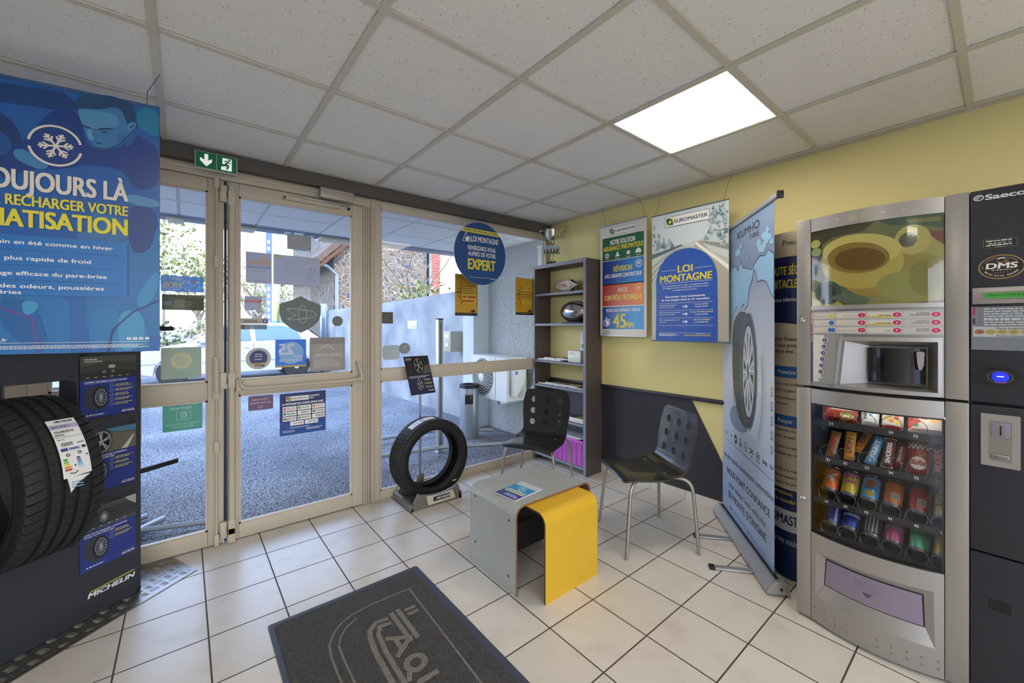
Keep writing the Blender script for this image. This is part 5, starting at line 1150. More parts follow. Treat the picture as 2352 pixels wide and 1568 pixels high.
# rugby balls
def rugby(name, label, u, z, L, R, m, fn, cat='ball'):
    t = thing(name, label, cat, Matrix.Translation(SF(u, z+R+.003, -.113)) @ Matrix.Rotation(math.radians(-90), 4, 'Z'))
    b = B(); n = 20; b.lathe([(R*max(0, 1-abs(2*i/n-1)**1.9)**.62, L*(i/n-.5)) for i in range(n+1)], m, 32, axis='x', cap=False); b.build('ball_skin', t)
    fn(t, L, R); return t
def rad(L, R, x): return R*max(0, 1-abs(2*x/L)**1.9)**.62
def wrapped(b, L, R, dz=.002):                                 # local (x along the ball, y up) bent onto the skin
    b.warp(lambda x, y, z: (x, -(rad(L, R, x)+dz+z)*math.cos(y/R), (rad(L, R, x)+dz+z)*math.sin(y/R)), [.01*k-.2 for k in range(41)])
def f(t, L, R):
    b = B(); K = ink('#2e2d30')
    for s in (-1, 1): b.poly([(s*.145, .02), (s*.06, .065), (s*.02, .12), (s*.05, .12), (s*.09, .075), (s*.147, .045)], K, 0); b.poly([(s*.145, -.02), (s*.06, -.065), (s*.02, -.12), (s*.05, -.12), (s*.09, -.075), (s*.147, -.045)], K, 0)
    b.line([(.07, .03), (.10, 0), (.07, -.035)], .012, ink('#9c9a94'), 0); wrapped(b, L, R); b.build('dark_panels', t)
    b = B(); b.text('TTORIL', -.085, -.018, .14, .034, ink('#a3202c'), 0, .03); b.line([(-.10, .03), (-.04, .038), (.03, .034)], .004, ink('#a3202c'), 0); wrapped(b, L, R); b.build('red_lettering', t)
rugby('rugby_ball', 'white rugby ball with red lettering on the topmost open shelf', .365, 1.655, .285, .064, mat('ball_white', '#d6d0c2', .4), f)
def f(t, L, R):
    b = B(); b.text("L'AVANT", -.02, .10, .16, .024, ink('#d8d8d6'), 0, .02); b.text('AVEYRON', -.02, .14, .15, .022, ink('#d8d8d6'), 0, .02); wrapped(b, L, R); b.build('raised_lettering', t)
    b = B(); b.box(-.12, .12, -.06, .06, -R-.002, -R+.012, BLACK, .004); b.build('base', t)
rugby('trophy_ball', 'polished silver rugby ball trophy on the second shelf', .47, 1.362, .36, .105, mat('polished_silver', '#b9b9b4', .16, .95), f, 'trophy')
# flat booklets on the shelves
r = random.Random(11)
def bk(i, u, z, w, rz, cols, label, h=.20, th=.004, wd=.14, group='booklets on the shelves'):
    def f(b, zz):
        b.quad(-wd*.45, wd*.1, -h*.45, h*.1, ink(cols[1]), zz); b.lines(-wd*.4, h*.3, wd*.8, 2, .02, .01, ink(cols[2]), zz+LAY, i); b.ell(wd*.15, -h*.15, wd*.2, wd*.2, ink(cols[2]), zz+LAY, 16)
    leaflet('magazine', label, SF(u, z+.0005, w), rz, wd, h, th, ink(cols[0]), f, group)
S3 = [('#d8d8d6', '#b9bcc2', '#6b6f78'), ('#cfd0d2', '#a8443c', '#3b3b44'), ('#dedbd2', '#5b6b8c', '#8a8f98'), ('#c4c7cc', '#3f4450', '#a8a8a4')]
for i, c in enumerate(S3): bk(i, .105+.083*i, 1.0015+.0125*(i % 2), -.10-.01*(i % 2), .05*(-1)**i, c, 'pale leaflet on the third shelf, %s' % ('nearest the window', 'second from the window', 'third from the window', 'beside the white box')[i], th=.011, h=.148)
S4 = [('#47474e', '#8d8f95', '#b9a89a'), ('#3b3f4a', '#9aa0a8', '#6f4a44'), ('#5a5450', '#a3968a', '#2e2f36'), ('#7a3f3c', '#c4b3a4', '#33343c'), ('#33363e', '#a4484a', '#c9c2b4')]
for i, c in enumerate(S4): bk(i+5, .137+.1035*i, .7615+.0118*(i % 2), -.10, .02*(-1)**i, c, 'dark magazine on the fourth shelf, %s' % ('nearest the window', 'second from the window', 'in the middle of the row', 'second from the screwed side panel', 'against the screwed side panel')[i], th=.010, h=.19)
bk(12, .335, .4565, -.10, .05, ('#3c7a3a', '#7fae5a', '#d8dcc4'), 'green magazine on the shelf above the purple crate', th=.012)
for i in range(3): bk(13+i, .553, .4565+.0135*i, -.10, .02*i-.02, (('#4a3a34', '#a88d4a', '#c9bda4'), ('#33303a', '#8c4a40', '#b9b4a8'), ('#5a4a34', '#c4a44a', '#3a3a44'))[i], '%s magazine of the stack above the purple crate' % ('bottom', 'middle', 'topmost')[i], th=.0115, h=.19)
# white boxes
t = thing('carton', 'small white carton with green print on the third shelf', 'box', frame(SF(.43, 1.001, -.05), (0, -1))); b = B(); b.box(0, .155, 0, .105, -.11, 0, mat('white_card', '#dfe2dc', .6), .002); b.build('body', t)
b = B(); b.quad(.004, .151, .004, .10, ink('#e6e9e3'), .0005); b.poly([(.004, .03), (.09, .05), (.151, .03), (.151, .004), (.004, .004)], ink('#c4dcc0'), .0009); b.lines(.02, .085, .09, 2, .014, .005, ink('#8fa49a'), .0009, 2); b.build('printed_front', t)
t = thing('carton', 'tall slim white box standing behind the small white carton', 'box', frame(SF(.478, 1.001, -.168), (0, -1))); b = B(); b.box(0, .085, 0, .285, -.045, 0, mat('white_card'), .002); b.build('body', t)
b = B(); b.quad(.02, .075, .20, .25, ink('#b9d6c4'), .0005); b.quad(.02, .05, .13, .165, ink('#3d4a7a'), .0005); b.quad(.055, .075, .13, .15, ink('#5a66a0'), .0005); b.lines(.02, .26, .05, 1, .01, .006, ink('#6b9a7a'), .0005); b.build('printed_front', t)
# purple crate with papers
t = thing('storage_crate', 'translucent purple storage crate on the lowest shelf', 'crate', frame(SF(.245, .0765, -.01), (0, -1)))
PU = mat('purple_plastic', '#b04fae', .3, coat=.2); b = B()
for a in ((0, .405, 0, .22, -.006, 0), (0, .405, 0, .22, -.195, -.189), (0, .006, 0, .22, -.19, -.005), (.399, .405, 0, .22, -.19, -.005), (0, .405, 0, .006, -.19, -.005)): b.box(*a, PU)
for k in range(7): b.box(.02+.06*k, .028+.06*k, .0, .20, 0, .004, PU)
b.build('tub', t)
b = B()
for a in ((-.004, .409, .205, .232, 0, .006), (-.004, .409, .205, .232, -.201, -.195)): b.box(*a, mat('purple_rim', '#c062bd', .3), .002)
b.build('rim', t)
t = thing('paper_stack', 'loose white papers lying on top of the purple crate', 'papers', frame(SF(.26, .309, -.015), (0, -1))); b = B()
for k in range(4): b.box(.01+.01*k, .33+.012*k, .0015*k+.0005*k, .0015*k+.0015+.0005*k, -.19+.004*k, -.006*k, PAPER)
for k in range(8): b.quad(0, 0, 0, 0, PAPER) if False else b.box(.03+.04*k, .034+.04*k, .0085, .009, -.15, -.03, ink('#7f858f'))
b.build('sheets', t)
# trophy cup on top of the bookshelf
t = thing('trophy_cup', 'silver cup with team photo plaque on top of the bookshelf', 'trophy', Matrix.Translation((2.85, 2.86, 1.941)) @ Matrix.Rotation(math.radians(-52), 4, 'Z'))
SV = mat('cup_silver', '#cfcbc0', .18, 1.)
b = B(); b.box(-.045, .045, -.04, .04, 0, .035, mat('trophy_wood', '#3a2c26', .4), .004); b.build('plinth', t)
b = B(); b.lathe([(.028, .035), (.028, .041), (.012, .05), (.010, .08), (.016, .12), (.010, .14), (.010, .205), (.02, .212)], mat('trophy_gold', '#b8a878', .25, .9), 24); b.build('stem', t)
b = B(); b.lathe([(.012, .205), (.03, .213), (.02, .228), (.014, .24), (.05, .262), (.068, .295), (.074, .345), (.078, .352), (.072, .345), (.062, .29), (.0, .26)], SV, 32, cap=False)
for k in range(12): a = 2*PI*k/12; b.tube([(.045*math.cos(a), .045*math.sin(a), .258), (.069*math.cos(a), .069*math.sin(a), .298), (.074*math.cos(a), .074*math.sin(a), .335)], .0035, SV, 6)
b.build('cup', t)
for s in (-1, 1): b = B(); b.tube(arc_pts([(s*.07, 0, .335), (s*.115, 0, .365), (s*.13, 0, .325), (s*.10, 0, .28), (s*.06, 0, .275)], .03), .005, SV, 8); b.build('handle', t)
b = B(); b.box(-.082, .082, -.022, -.018, .108, .19, WHITE, .001); b.M = frame((0, -.0225, .108), (1, 0)); w = .0003
b.quad(-.079, .079, .002, .079, ink('#4d7a3c'), w); b.quad(-.079, .079, .05, .079, ink('#9fb4c4'), w+LAY); r = random.Random(5)
for k in range(14): x = -.07+.0107*k; b.ell(x, .03+.012*r.random(), .007, .016, ink(('#2c2e33', '#d9d6cf', '#7a2c2c')[k % 3]), w+2*LAY, 10); b.ell(x, .052+.01*r.random(), .004, .005, ink('#b98f74'), w+3*LAY, 8)
b.build('photo_plaque', t)

# ================================================================== OUTSIDE
m = mat('asphalt', '#85878c', .85); lk = m.node_tree.links.new; p = m.node_tree.nodes['Principled BSDF']
geo = node(m, 'ShaderNodeNewGeometry'); n1 = node(m, 'ShaderNodeTexNoise', Scale=70., Detail=4.); n2 = node(m, 'ShaderNodeTexVoronoi', Scale=95.); n3 = node(m, 'ShaderNodeTexNoise', Scale=.7, Detail=4.)
for n in (n1, n2, n3): lk(geo.outputs['Position'], n.inputs['Vector'])
a1 = node(m, 'ShaderNodeMath', operation='MULTIPLY'); lk(n1.outputs['Fac'], a1.inputs[0]); lk(n2.outputs['Distance'], a1.inputs[1])
rp = node(m, 'ShaderNodeValToRGB'); e = rp.color_ramp.elements; e[0].position = .10; e[0].color = lin('#c2c2c6'); e[1].position = .36; e[1].color = lin('#444448'); lk(a1.outputs[0], rp.inputs[0])
mx = node(m, 'ShaderNodeMix', data_type='RGBA', blend_type='MULTIPLY'); r3 = node(m, 'ShaderNodeValToRGB'); r3.color_ramp.elements[0].position = .42; r3.color_ramp.elements[0].color = (.62, .62, .64, 1); r3.color_ramp.elements[1].position = .6; lk(n3.outputs['Fac'], r3.inputs[0])
mx.inputs['Factor'].default_value = 1; lk(rp.outputs[0], mx.inputs['A']); lk(r3.outputs[0], mx.inputs['B']); lk(mx.outputs['Result'], p.inputs['Base Color'])
bp = node(m, 'ShaderNodeBump', Strength=.8, Distance=.02); lk(a1.outputs[0], bp.inputs['Height']); lk(bp.outputs[0], p.inputs['Normal'])
b = B(); b.box(-60, 60, 3.09, 110, -.4, -.03, m); b.box(-40, 40, -40, -3.5, -.4, -.03, m); struct(b, 'floor_outside')
b = B(); b.box(XL, XR, 3.03, 3.16, -.1, -.002, mat('door_sill', '#8a857c', .6)); struct(b, 'trim_6', label='concrete door sill')
# porch ceiling and its roller shutter edge
PC = mat('porch_panel', '#e6e6e2', .7); b = B()
for i in range(-6, 6):
    for j in range(3): b.box(.56+.6*i+.012, 1.16+.6*i-.012, 3.1+.6*j, 3.7+.6*j-.02, 2.362, 2.38, PC)
b.box(-4, 4.2, 3.09, 4.9, 2.366, 2.5, mat('porch_joint', '#c2c5c7', .6)); struct(b, 'ceiling_porch')
b = B(); SH = mat('shutter_box', '#6f7783', .5, .3)
b.box(-4, 4.2, 4.86, 5.10, 2.355, 2.60, SH, .01)
for k in range(3): b.box(-4, 4.2, 4.80-.0*k, 4.86, 2.36+.05*k, 2.385+.05*k, mat('shutter_slat', '#8a929d', .5, .3), .004)
struct(b, 'trim_7', label='grey shutter box along the porch edge')
b = B(); CRM = mat('cream_casing', '#cfc4ab', .5)
for x0, x1 in ((-.13, .0), (.20, .58), (1.2, 2.0)): b.box(x0, x1, 4.90, 5.13, 2.335, 2.45, CRM, .01)
o = b.build('awning_bracket_casing', label='cream casings fixed along the grey shutter box of the porch', cat='casing')
# textured side wall, pillar, white downpipe
TX = mat('rough_render', '#b9bdbd', .9, bump=3.5, bscale=38, var=.16, vscale=38)
b = B(); b.box(3.25, 3.6, 3.09, 4.52, -.1, 2.5, TX); struct(b, 'wall_porch')
b = B(); b.box(3.0, 3.3, 4.5, 4.76, -.1, 2.37, mat('pillar_paint', '#c6d0d6', .8)); struct(b, 'wall_pillar')
b = B(); b.box(2.955, 3.0, 3.12, 3.19, -.03, 2.19, WHITE, .008); b.box(2.948, 3.007, 3.113, 3.197, 2.17, 2.20, WHITE, .004); b.build('white_duct', label='white upright cable duct on the rough rendered porch wall', cat='duct')
# concrete yard wall
CW = mat('stained_concrete', '#a6a8a8', .9, var=.28, vscale=1.6, bump=.3, bscale=30, col2='#7b7f86')
b = B(); b.M = Matrix(((0, 0, 1, 0), (1, 0, 0, 0), (0, 1, 0, 0), (0, 0, 0, 1)))
b.prism([[(4.76, -.1), (12.4, -.1), (12.4, 1.80), (8.4, 1.815), (5.3, 1.865), (4.76, 1.88)]], 3.2, 3.38, CW); struct(b, 'wall_yard')
b = B(); b.M = frame((3.198, 6.97, 1.29), (0, -1)); b.box(0, .38, 0, .145, 0, .006, mat('sign_pale', '#c9dbee', .4), .002); w = .0065; c = ink('#3a4a6a')
b.ring(.255, .05, .026, .028, .006, c, w, 20, -2.6, 1.0); b.ell(.245, .115, .010, .010, c, w, 12); b.line([(.247, .10), (.25, .065), (.275, .062), (.285, .03)], .009, c, w); b.line([(.248, .088), (.268, .085)], .006, c, w); b.build('parking_sign', label='small pale wheelchair sign on the stained concrete yard wall', cat='sign')
t = thing('letter_box', 'beige letter box fixed to the concrete yard wall', 'letter box', loc=(3.0, 5.1, .97)); b = B(); b.box(-.06, .2, -.1, .1, 0, .295, mat('letterbox_beige', '#b6ac98', .5), .006); b.build('body', t)
b = B(); b.box(-.064, -.06, -.06, .06, .20, .245, PAPER); b.box(-.064, -.06, -.03, .04, .08, .12, PAPER); b.build('label_plate', t)
# free-standing aluminium post and low rails
t = thing('gate_post', 'slim aluminium post standing in the porch outside the window', 'post', loc=(2.145, 3.88, -.03)); b = B(); b.box(-.03, .03, -.03, .03, 0, 1.44, ALUG, .004); b.box(-.045, .045, -.045, .045, 0, .012, ALUG); b.box(-.012, .012, -.034, -.03, .05, 1.4, mat('post_groove', '#84888c', .4, .5)); b.build('shaft', t)
b = B(); b.box(-.032, .032, -.032, .032, 1.435, 1.45, BLACK, .003); b.build('cap', t)
b = B(); b.tube([(1.20, 3.80, .10), (2.10, 3.75, .06), (2.95, 3.35, .05)], .022, ALUG, 10); b.build('floor_rail', label='long grey tube lying near the glass outside the window', cat='rail')
b = B(); b.tube([(1.60, 4.60, .03), (2.45, 4.46, .04), (3.0, 4.05, .04)], .022, ALUG, 10); b.build('floor_rail', label='grey tube lying further out, behind the aluminium post', cat='rail')
# bin
t = thing('ash_bin', 'round metal litter bin with black rim outside under the porch', 'bin', loc=(2.726, 4.18, -.03)); b = B(); b.lathe([(.115, 0), (.118, .01), (.118, .62)], mat('bin_metal', '#aab2b8', .35, .7), 36, cap=False); b.build('body', t)
b = B(); b.lathe([(.121, .61), (.121, .65), (.095, .655), (.09, .615), (.0, .61)], BLACK, 36, cap=False); b.build('rim', t)
b = B(); b.M = Matrix.Rotation(math.radians(-35), 4, 'Z'); b.box(-.05, .05, -.122, -.095, .42, .54, BLACK, .02, 4); b.build('slot', t)
# air conditioner on brackets
t = thing('air_conditioner', 'white outdoor air conditioning unit on wall brackets under the porch', 'air conditioner', frame((2.87, 4.39 if False else 4.36, .455), (0, -1)))
AC = mat('ac_white', '#d9dcd8', .45); b = B(); b.prism([rrect(0, .74, 0, .51, .02)], -.30, 0, AC); b.box(-.005, .745, .50, .515, -.305, .004, AC, .004); b.build('casing', t)
b = B(); b.ring(.255, .255, .218, .228, .218, mat('fan_dark', '#3b3f42', .6), .0006, 40); b.build('fan_opening', t)
b = B()
for rr_ in (.06, .09, .12, .15, .18, .21): b.tube([(.255+rr_*math.cos(2*PI*k/40), .255+rr_*1.04*math.sin(2*PI*k/40), .012+.010*(1-rr_/.21)) for k in range(40)], .0028, AC, 6, close=True)
for k in range(26):
    a = 2*PI*k/26; b.tube([(.255+q*math.cos(a+1.1*q/.21), .255+q*1.04*math.sin(a+1.1*q/.21), .014+.010*(1-q/.21)) for q in (.045, .09, .13, .17, .215)], .0028, AC, 5)
b.M = Matrix.Translation((.255, .255, .0)); b.lathe([(.05, .010), (.05, .022), (.035, .027)], AC, 24); b.build('fan_grille', t)
b = B(); b.box(.52, .525, .01, .5, 0, .003, mat('ac_gap', '#9a9d9a', .5)); b.quad(.61, .665, .36, .42, ink('#3c4044'), .001); b.quad(.615, .66, .365, .415, AC, .0014); b.line([(.625, .378), (.638, .40), (.65, .378)], .005, ink('#3c4044'), .0018); b.build('service_panel', t)
b = B(); b.box(.742, .80, .06, .40, -.25, -.05, AC, .02); b.box(.742, .748, .30, .48, -.11, -.02, AC); b.M = Matrix.Translation((.801, .34, -.10)) @ Matrix.Rotation(PI/2, 4, 'Y'); b.ell(0, 0, .022, .022, ink('#2f7fc4'), 0, 20); b.build('valve_cover', t)
b = B(); b.tube(arc_pts([(.77, .10, -.15), (.84, .05, -.15), (.90, .18, -.28), (.98, .26, -.33)], .05), .022, mat('pipe_wrap', '#c9ccc8', .6), 10); b.build('pipe', t)
for x in (.08, .66): b = B(); b.box(x-.015, x+.015, -.02, 0, -.36, .02, ALUG); b.box(x-.015, x+.015, -.16, 0, -.37, -.355, ALUG); b.build('bracket', t)

# ------------------------------------------------------------------ neighbours
m = mat('rubble_stone', '#a89c8c', .95); lk = m.node_tree.links.new; p = m.node_tree.nodes['Principled BSDF']
tc = node(m, 'ShaderNodeTexCoord'); ns = node(m, 'ShaderNodeTexNoise', Scale=3., Detail=3.); ad = node(m, 'ShaderNodeMix', data_type='VECTOR'); ad.inputs['Factor'].default_value = .12
lk(tc.outputs['Object'], ns.inputs['Vector']); lk(tc.outputs['Object'], ad.inputs['A']); lk(ns.outputs['Color'], ad.inputs['B'])
v1 = node(m, 'ShaderNodeTexVoronoi', Scale=7.); v2 = node(m, 'ShaderNodeTexVoronoi', Scale=7., feature='DISTANCE_TO_EDGE')
lk(ad.outputs['Result'], v1.inputs['Vector']); lk(ad.outputs['Result'], v2.inputs['Vector'])
hs = node(m, 'ShaderNodeSeparateColor'); lk(v1.outputs['Color'], hs.inputs[0]); rp = node(m, 'ShaderNodeValToRGB'); e = rp.color_ramp.elements; e[0].color = lin('#525864'); e[1].color = lin('#8f765c')
for q, c in ((.3, '#6b6258'), (.55, '#827a70'), (.8, '#6b5848')): x = e.new(q); x.color = lin(c)
lk(hs.outputs[0], rp.inputs[0]); ed = node(m, 'ShaderNodeMapRange'); ed.inputs['From Min'].default_value = .04; ed.inputs['From Max'].default_value = .13; lk(v2.outputs['Distance'], ed.inputs['Value'])
mx = node(m, 'ShaderNodeMix', data_type='RGBA'); mx.inputs['A'].default_value = lin('#958d82'); lk(rp.outputs[0], mx.inputs['B']); lk(ed.outputs[0], mx.inputs['Factor']); lk(mx.outputs['Result'], p.inputs['Base Color'])
bp = node(m, 'ShaderNodeBump', Strength=.7, Distance=.05); lk(ed.outputs[0], bp.inputs['Height']); lk(bp.outputs[0], p.inputs['Normal'])
def brick_mat(name, c1, c2, mo, sc):
    m = mat(name, c1, .9); lk = m.node_tree.links.new; tc = node(m, 'ShaderNodeTexCoord'); mp = node(m, 'ShaderNodeMapping'); mp.inputs['Rotation'].default_value = (PI/2, 0, 0); br = node(m, 'ShaderNodeTexBrick', Scale=sc)
    br.inputs['Color1'].default_value = lin(c1); br.inputs['Color2'].default_value = lin(c2); br.inputs['Mortar'].default_value = lin(mo); br.inputs['Mortar Size'].default_value = .015
    lk(tc.outputs['Object'], mp.inputs['Vector']); lk(mp.outputs[0], br.inputs['Vector']); lk(br.outputs['Color'], m.node_tree.nodes['Principled BSDF'].inputs['Base Color']); return m
t = thing('stone_house', 'rubble stone house with overhanging eaves beyond the yard wall', 'house', loc=(3.55, 13, 0))
b = B(); b.box(0, 3.15, 0, 6, -.1, 5.2, m); b.build('stone_wall', t)
b = B(); b.box(3.28, 3.62, -.06, 5, -.1, 5.2, brick_mat('red_brick', '#a4483c', '#8c3a32', '#c9bcae', 4.2)); b.build('brick_corner', t)
b = B(); b.box(3.62, 9, .0, 6, -.1, 5.2, brick_mat('pale_brick', '#d9b598', '#e3cbb4', '#e9ddd0', 3.4)); b.build('brick_wall', t)
b = B(); b.tube([(.06, -.08, .0), (.06, -.08, 2.9), (-.22, -.2, 3.12), (-.42, -.3, 3.18)], .05, mat('zinc', '#8f9aa6', .4, .5), 10); b.tube([(3.215, -.08, 0), (3.215, -.08, 5.2)], .055, mat('zinc'), 10); b.build('downpipe', t)
b = B(); b.M = Matrix(((1, 0, 0, 0), (0, 0, 1, 0), (0, 1, 0, 0), (0, 0, 0, 1)))
b.prism([[(-.62, 3.12), (4.5, 8.2), (9.6, 3.12), (9.6, 3.35), (4.5, 8.45), (-.62, 3.35)]], -.75, 6.4, mat('roof_tiles', '#6a5548', .8, var=.3, vscale=9)); b.build('roof', t)
b = B()
for k in range(7): x = -.5+.12*k if k < 2 else -.3+.75*(k-1); b.tube([(x, -.7, 3.12+.0+(x+.62)*.99), (x, .3, 3.10+(x+.62)*.99)], .07, mat('rafter', '#6d4a3a', .8), 6)
b.tube([(-.55, -.65, 3.08), (.25, -.65, 3.87)], .06, mat('rafter'), 6); b.build('rafter', t)
b = B(); b.box(3.1, 3.24, 12.6, 12.8, -.1, 2.0, mat('zinc'), .01); b.tube([(3.15, 12.3, 0), (3.15, 12.3, 1.95)], .03, mat('zinc'), 8); b.build('gate_pillar', label='grey metal gate pillar before the stone house corner', cat='post')
# silver hatchback parked across the yard (front to the left)
def car():
    t = thing('car', 'silver hatchback parked outside, parallel to the shop front', 'car', loc=(1.05, 11.97, -.03)); W = 1.62
    PT = mat('car_paint', '#cfd4da', .25, .35, coat=.6)
    body = [(-2.0, .32), (-2.02, .55), (-1.93, .72), (-1.72, .80), (-1.05, .93), (-1.0, .96), (1.9, 1.0), (1.98, .95), (2.03, .75), (2.04, .42), (1.98, .28)]
    def arch(cx): return [(cx+.34*math.cos(a), .30+.34*math.sin(a)) for a in [PI*i/10 for i in range(11)]]
    low = [(x, z) for x, z in arch(1.28)]+[(x, z) for x, z in arch(-1.25)]
    out = body+[(1.62, .22)]+low[:11]+[(.94, .22), (-.91, .22)]+low[11:]+[(-1.59, .22)]
    b = B(); b.M = Matrix(((1, 0, 0, 0), (0, 0, 1, 0), (0, 1, 0, 0), (0, 0, 0, 1))); b.prism([out], 0, W, PT); o = b.build('body', t); bv = o.modifiers.new('b', 'BEVEL'); bv.width = .05; bv.segments = 3; bv.limit_method = 'ANGLE'
    b = B(); cab = [(-1.05, .93, .06), (-.35, 1.40, .20), (.1, 1.46, .22), (.9, 1.46, .22), (1.45, 1.38, .2), (1.93, .99, .07)]
    l = [b.v(x, i, z) for x, z, i in cab]; r_ = [b.v(x, W-i, z) for x, z, i in cab]
    for k in range(5): b.face([l[k], l[k+1], r_[k+1], r_[k]], PT, True)
    b.face(l[::-1], PT); b.face(r_, PT); b.build('cabin', t)
    GL = mat('car_glass', '#4f6f8c', .08, .3, spec=.8)
    def side(pts): 
        b = B(); f = lambda x, z: .06+(z-.95)/.46*.145-.008
        vs = [b.v(x, f(x, z), z) for x, z in pts]; ws = [b.v(x, f(x, z)+.012, z) for x, z in pts]; b.face(vs, GL); b.face(ws[::-1], GL)
        for i in range(len(pts)): b.face([vs[i], vs[(i+1) % len(pts)], ws[(i+1) % len(pts)], ws[i]], GL)
        b.build('side_window', t)
    side([(-.85, .99), (-.33, 1.34), (.22, 1.39), (.26, 1.0)]); side([(.36, 1.0), (.33, 1.39), (.95, 1.39), (1.28, 1.32), (1.42, 1.03)])
    b = B()
    for p0, p1 in (((-.99, .09, .99), (-.38, .215, 1.385)),): b.face([b.v(-1.0, .12, .975), b.v(-1.0, W-.12, .975), b.v(-.40, W-.23, 1.38), b.v(-.40, .23, 1.38)], GL)
    for v in b.bm.verts: v.co += Vector((-.012, 0, .012))
    b.build('windscreen', t)
    b = B(); b.face([b.v(1.88, .13, 1.05), b.v(1.88, W-.13, 1.05), b.v(1.50, W-.23, 1.36), b.v(1.50, .23, 1.36)], GL)
    for v in b.bm.verts: v.co += Vector((.014, 0, .012))
    b.build('rear_window', t)
    b = B(); b.box(1.83, 2.03, -.012, .12, .70, .98, mat('tail_red', '#b3202a', .25), .02); b.build('tail_light', t)
    b = B(); b.box(-1.98, -1.72, -.012, .2, .62, .74, mat('lamp_clear', '#dfe6ea', .15), .02); b.build('headlight', t)
    b = B(); b.box(-1.95, 1.95, -.006, 0, .50, .53, mat('car_trim', '#8f949a', .4)); b.box(.295, .305, -.004, .0, .3, .98, mat('car_gap', '#6b7076', .5)); b.box(.10, .22, -.02, .0, .83, .86, PT, .006); b.build('door_trim', t)
    b = B(); b.box(-.78, -.62, -.12, .05, .97, 1.08, PT, .03); b.build('wing_mirror', t)
    for cx in (1.28, -1.25):
        for y in (.02, W-.2):
            b = B(); b.lathe([(.20, y), (.29, y), (.305, y+.03), (.305, y+.15), (.29, y+.18), (.2, y+.18)], RUBBER, 32, axis='y', c=(.30, 0, cx) if False else (0, 0, 0))
            for v in b.bm.verts: v.co += Vector((cx, 0, .305))
            wh = b.build('wheel', t)
            b = B(); b.M = Matrix.Translation((cx, y+.012, .305)) @ Matrix.Rotation(PI/2, 4, 'X'); HB = mat('hubcap', '#c6ccd2', .3, .5)
            b.ring(0, 0, .20, .20, .03, HB, .0, 30); b.ell(0, 0, .06, .06, HB, .012, 20)
            for k in range(7): a = 2*PI*k/7; b.line([(.03*math.cos(a), .03*math.sin(a)), (.185*math.cos(a), .185*math.sin(a))], .07, HB, .004+.0004*k)
            b.ell(0, 0, .19, .19, mat('hub_dark', '#3f444a', .6), -.004, 28); b.build('hubcap', wh)
car()
# brand pylon at the kerb
t = thing('pylon_sign', 'tall blue and green striped pylon sign at the roadside', 'sign', frame((2.05, 15.2, -.03), (.775, -.632)))
b = B(); b.box(0, .20, 0, 4.6, -.15, 0, mat('pylon_blue', '#5d6fb4', .5)); b.build('blue_strip', t)
b = B(); b.box(.20, .36, 2.2, 4.6, -.15, 0, mat('pylon_pale', '#cfe3ea', .5)); b.box(.20, .36, 1.55, 2.2, -.15, 0, mat('pylon_lime', '#bccf77', .5)); b.box(.20, .36, 0, 1.55, -.15, 0, mat('pylon_teal', '#4fa8a0', .5)); b.build('green_strip', t)
b = B(); [b.quad(.05, .13, 1.2+.22*k, 1.32+.22*k, ink('#c6cfe6'), .002) for k in range(14)]; b.build_each('letter_block', t)
# plants and distant houses
def leafy(name, label, cat, loc, blobs, n, size, cols, trunk=None, seed=1, group=None, branches=0):
    r = random.Random(seed); t = thing(name, label, cat, loc=loc, group=group); b = B(); ms = [mat('leaf_'+c.strip('#'), c, .7) for c in cols]
    for i in range(n):
        x, y, z, rx, ry, rz = blobs[r.randrange(len(blobs))]
        d = Vector((r.gauss(0, 1), r.gauss(0, 1), r.gauss(0, 1))).normalized(); q = r.random()**.45
        c = Vector((x+d.x*rx*q, y+d.y*ry*q, z+d.z*rz*q)); a = Vector((r.uniform(-1, 1), r.uniform(-1, 1), r.uniform(-1, 1))).normalized()*size*(.6+.8*r.random()); e = a.cross(Vector((r.uniform(-1, 1), r.uniform(-1, 1), r.uniform(-1, 1))).normalized())*.7
        b.face([b.v(*(c-a)), b.v(*(c+e)), b.v(*(c+a)), b.v(*(c-e))], ms[r.randrange(len(ms))])
    b.build('foliage', t, recalc=False)
    if trunk:
        b = B(); h, rad_ = trunk; BK = mat('bark', '#7b6a58', .9); b.tube([(0, 0, 0), (.05, 0, h*.5), (0, .05, h)], [rad_, rad_*.8, rad_*.5], BK, 8)
        for k in range(branches):
            a = r.uniform(0, 2*PI); h0 = h*(.45+.55*r.random()); L = r.uniform(.8, 2.0)
            b.tube([(0, 0, h0), (L*.4*math.cos(a), L*.4*math.sin(a), h0+L*.5), (L*.75*math.cos(a+.3), L*.75*math.sin(a+.3), h0+L*1.1), (L*.95*math.cos(a+.1), L*.95*math.sin(a+.1), h0+L*1.6)], [rad_*.4, rad_*.28, rad_*.16, .01], BK, 5)
        b.build('trunk', t)
SPR = ['#8d9652', '#74823f', '#a09a6a', '#5d6a36']; DKG = ['#3f5028', '#5a6a38', '#344424', '#667446']
leafy('tree', 'pale spring tree seen past the blue poster through the narrow door', 'tree', (-1.7, 24, 0), [(0, 0, 5.2, 2.2, 2, 2.6), (-.8, 0, 3.6, 1.6, 1.5, 1.5)], 2600, .10, SPR, (4, .14), 3, 'spring trees', 12)
leafy('tree', 'thin budding tree behind the paper notices of the door', 'tree', (3.2, 26, 0), [(0, 0, 3.6, 2.0, 1.6, 1.8), (1, 0, 2.6, 1.3, 1, 1.2)], 1300, .085, SPR, (3, .12), 5, 'spring trees', 26)
leafy('tree', 'bare twiggy tree beside the stone house, past the wide paper notice', 'tree', (7.6, 25, 0), [(0, 0, 4, 2, 2, 1.6)], 380, .06, SPR, (3.2, .12), 8, 'spring trees', 34)
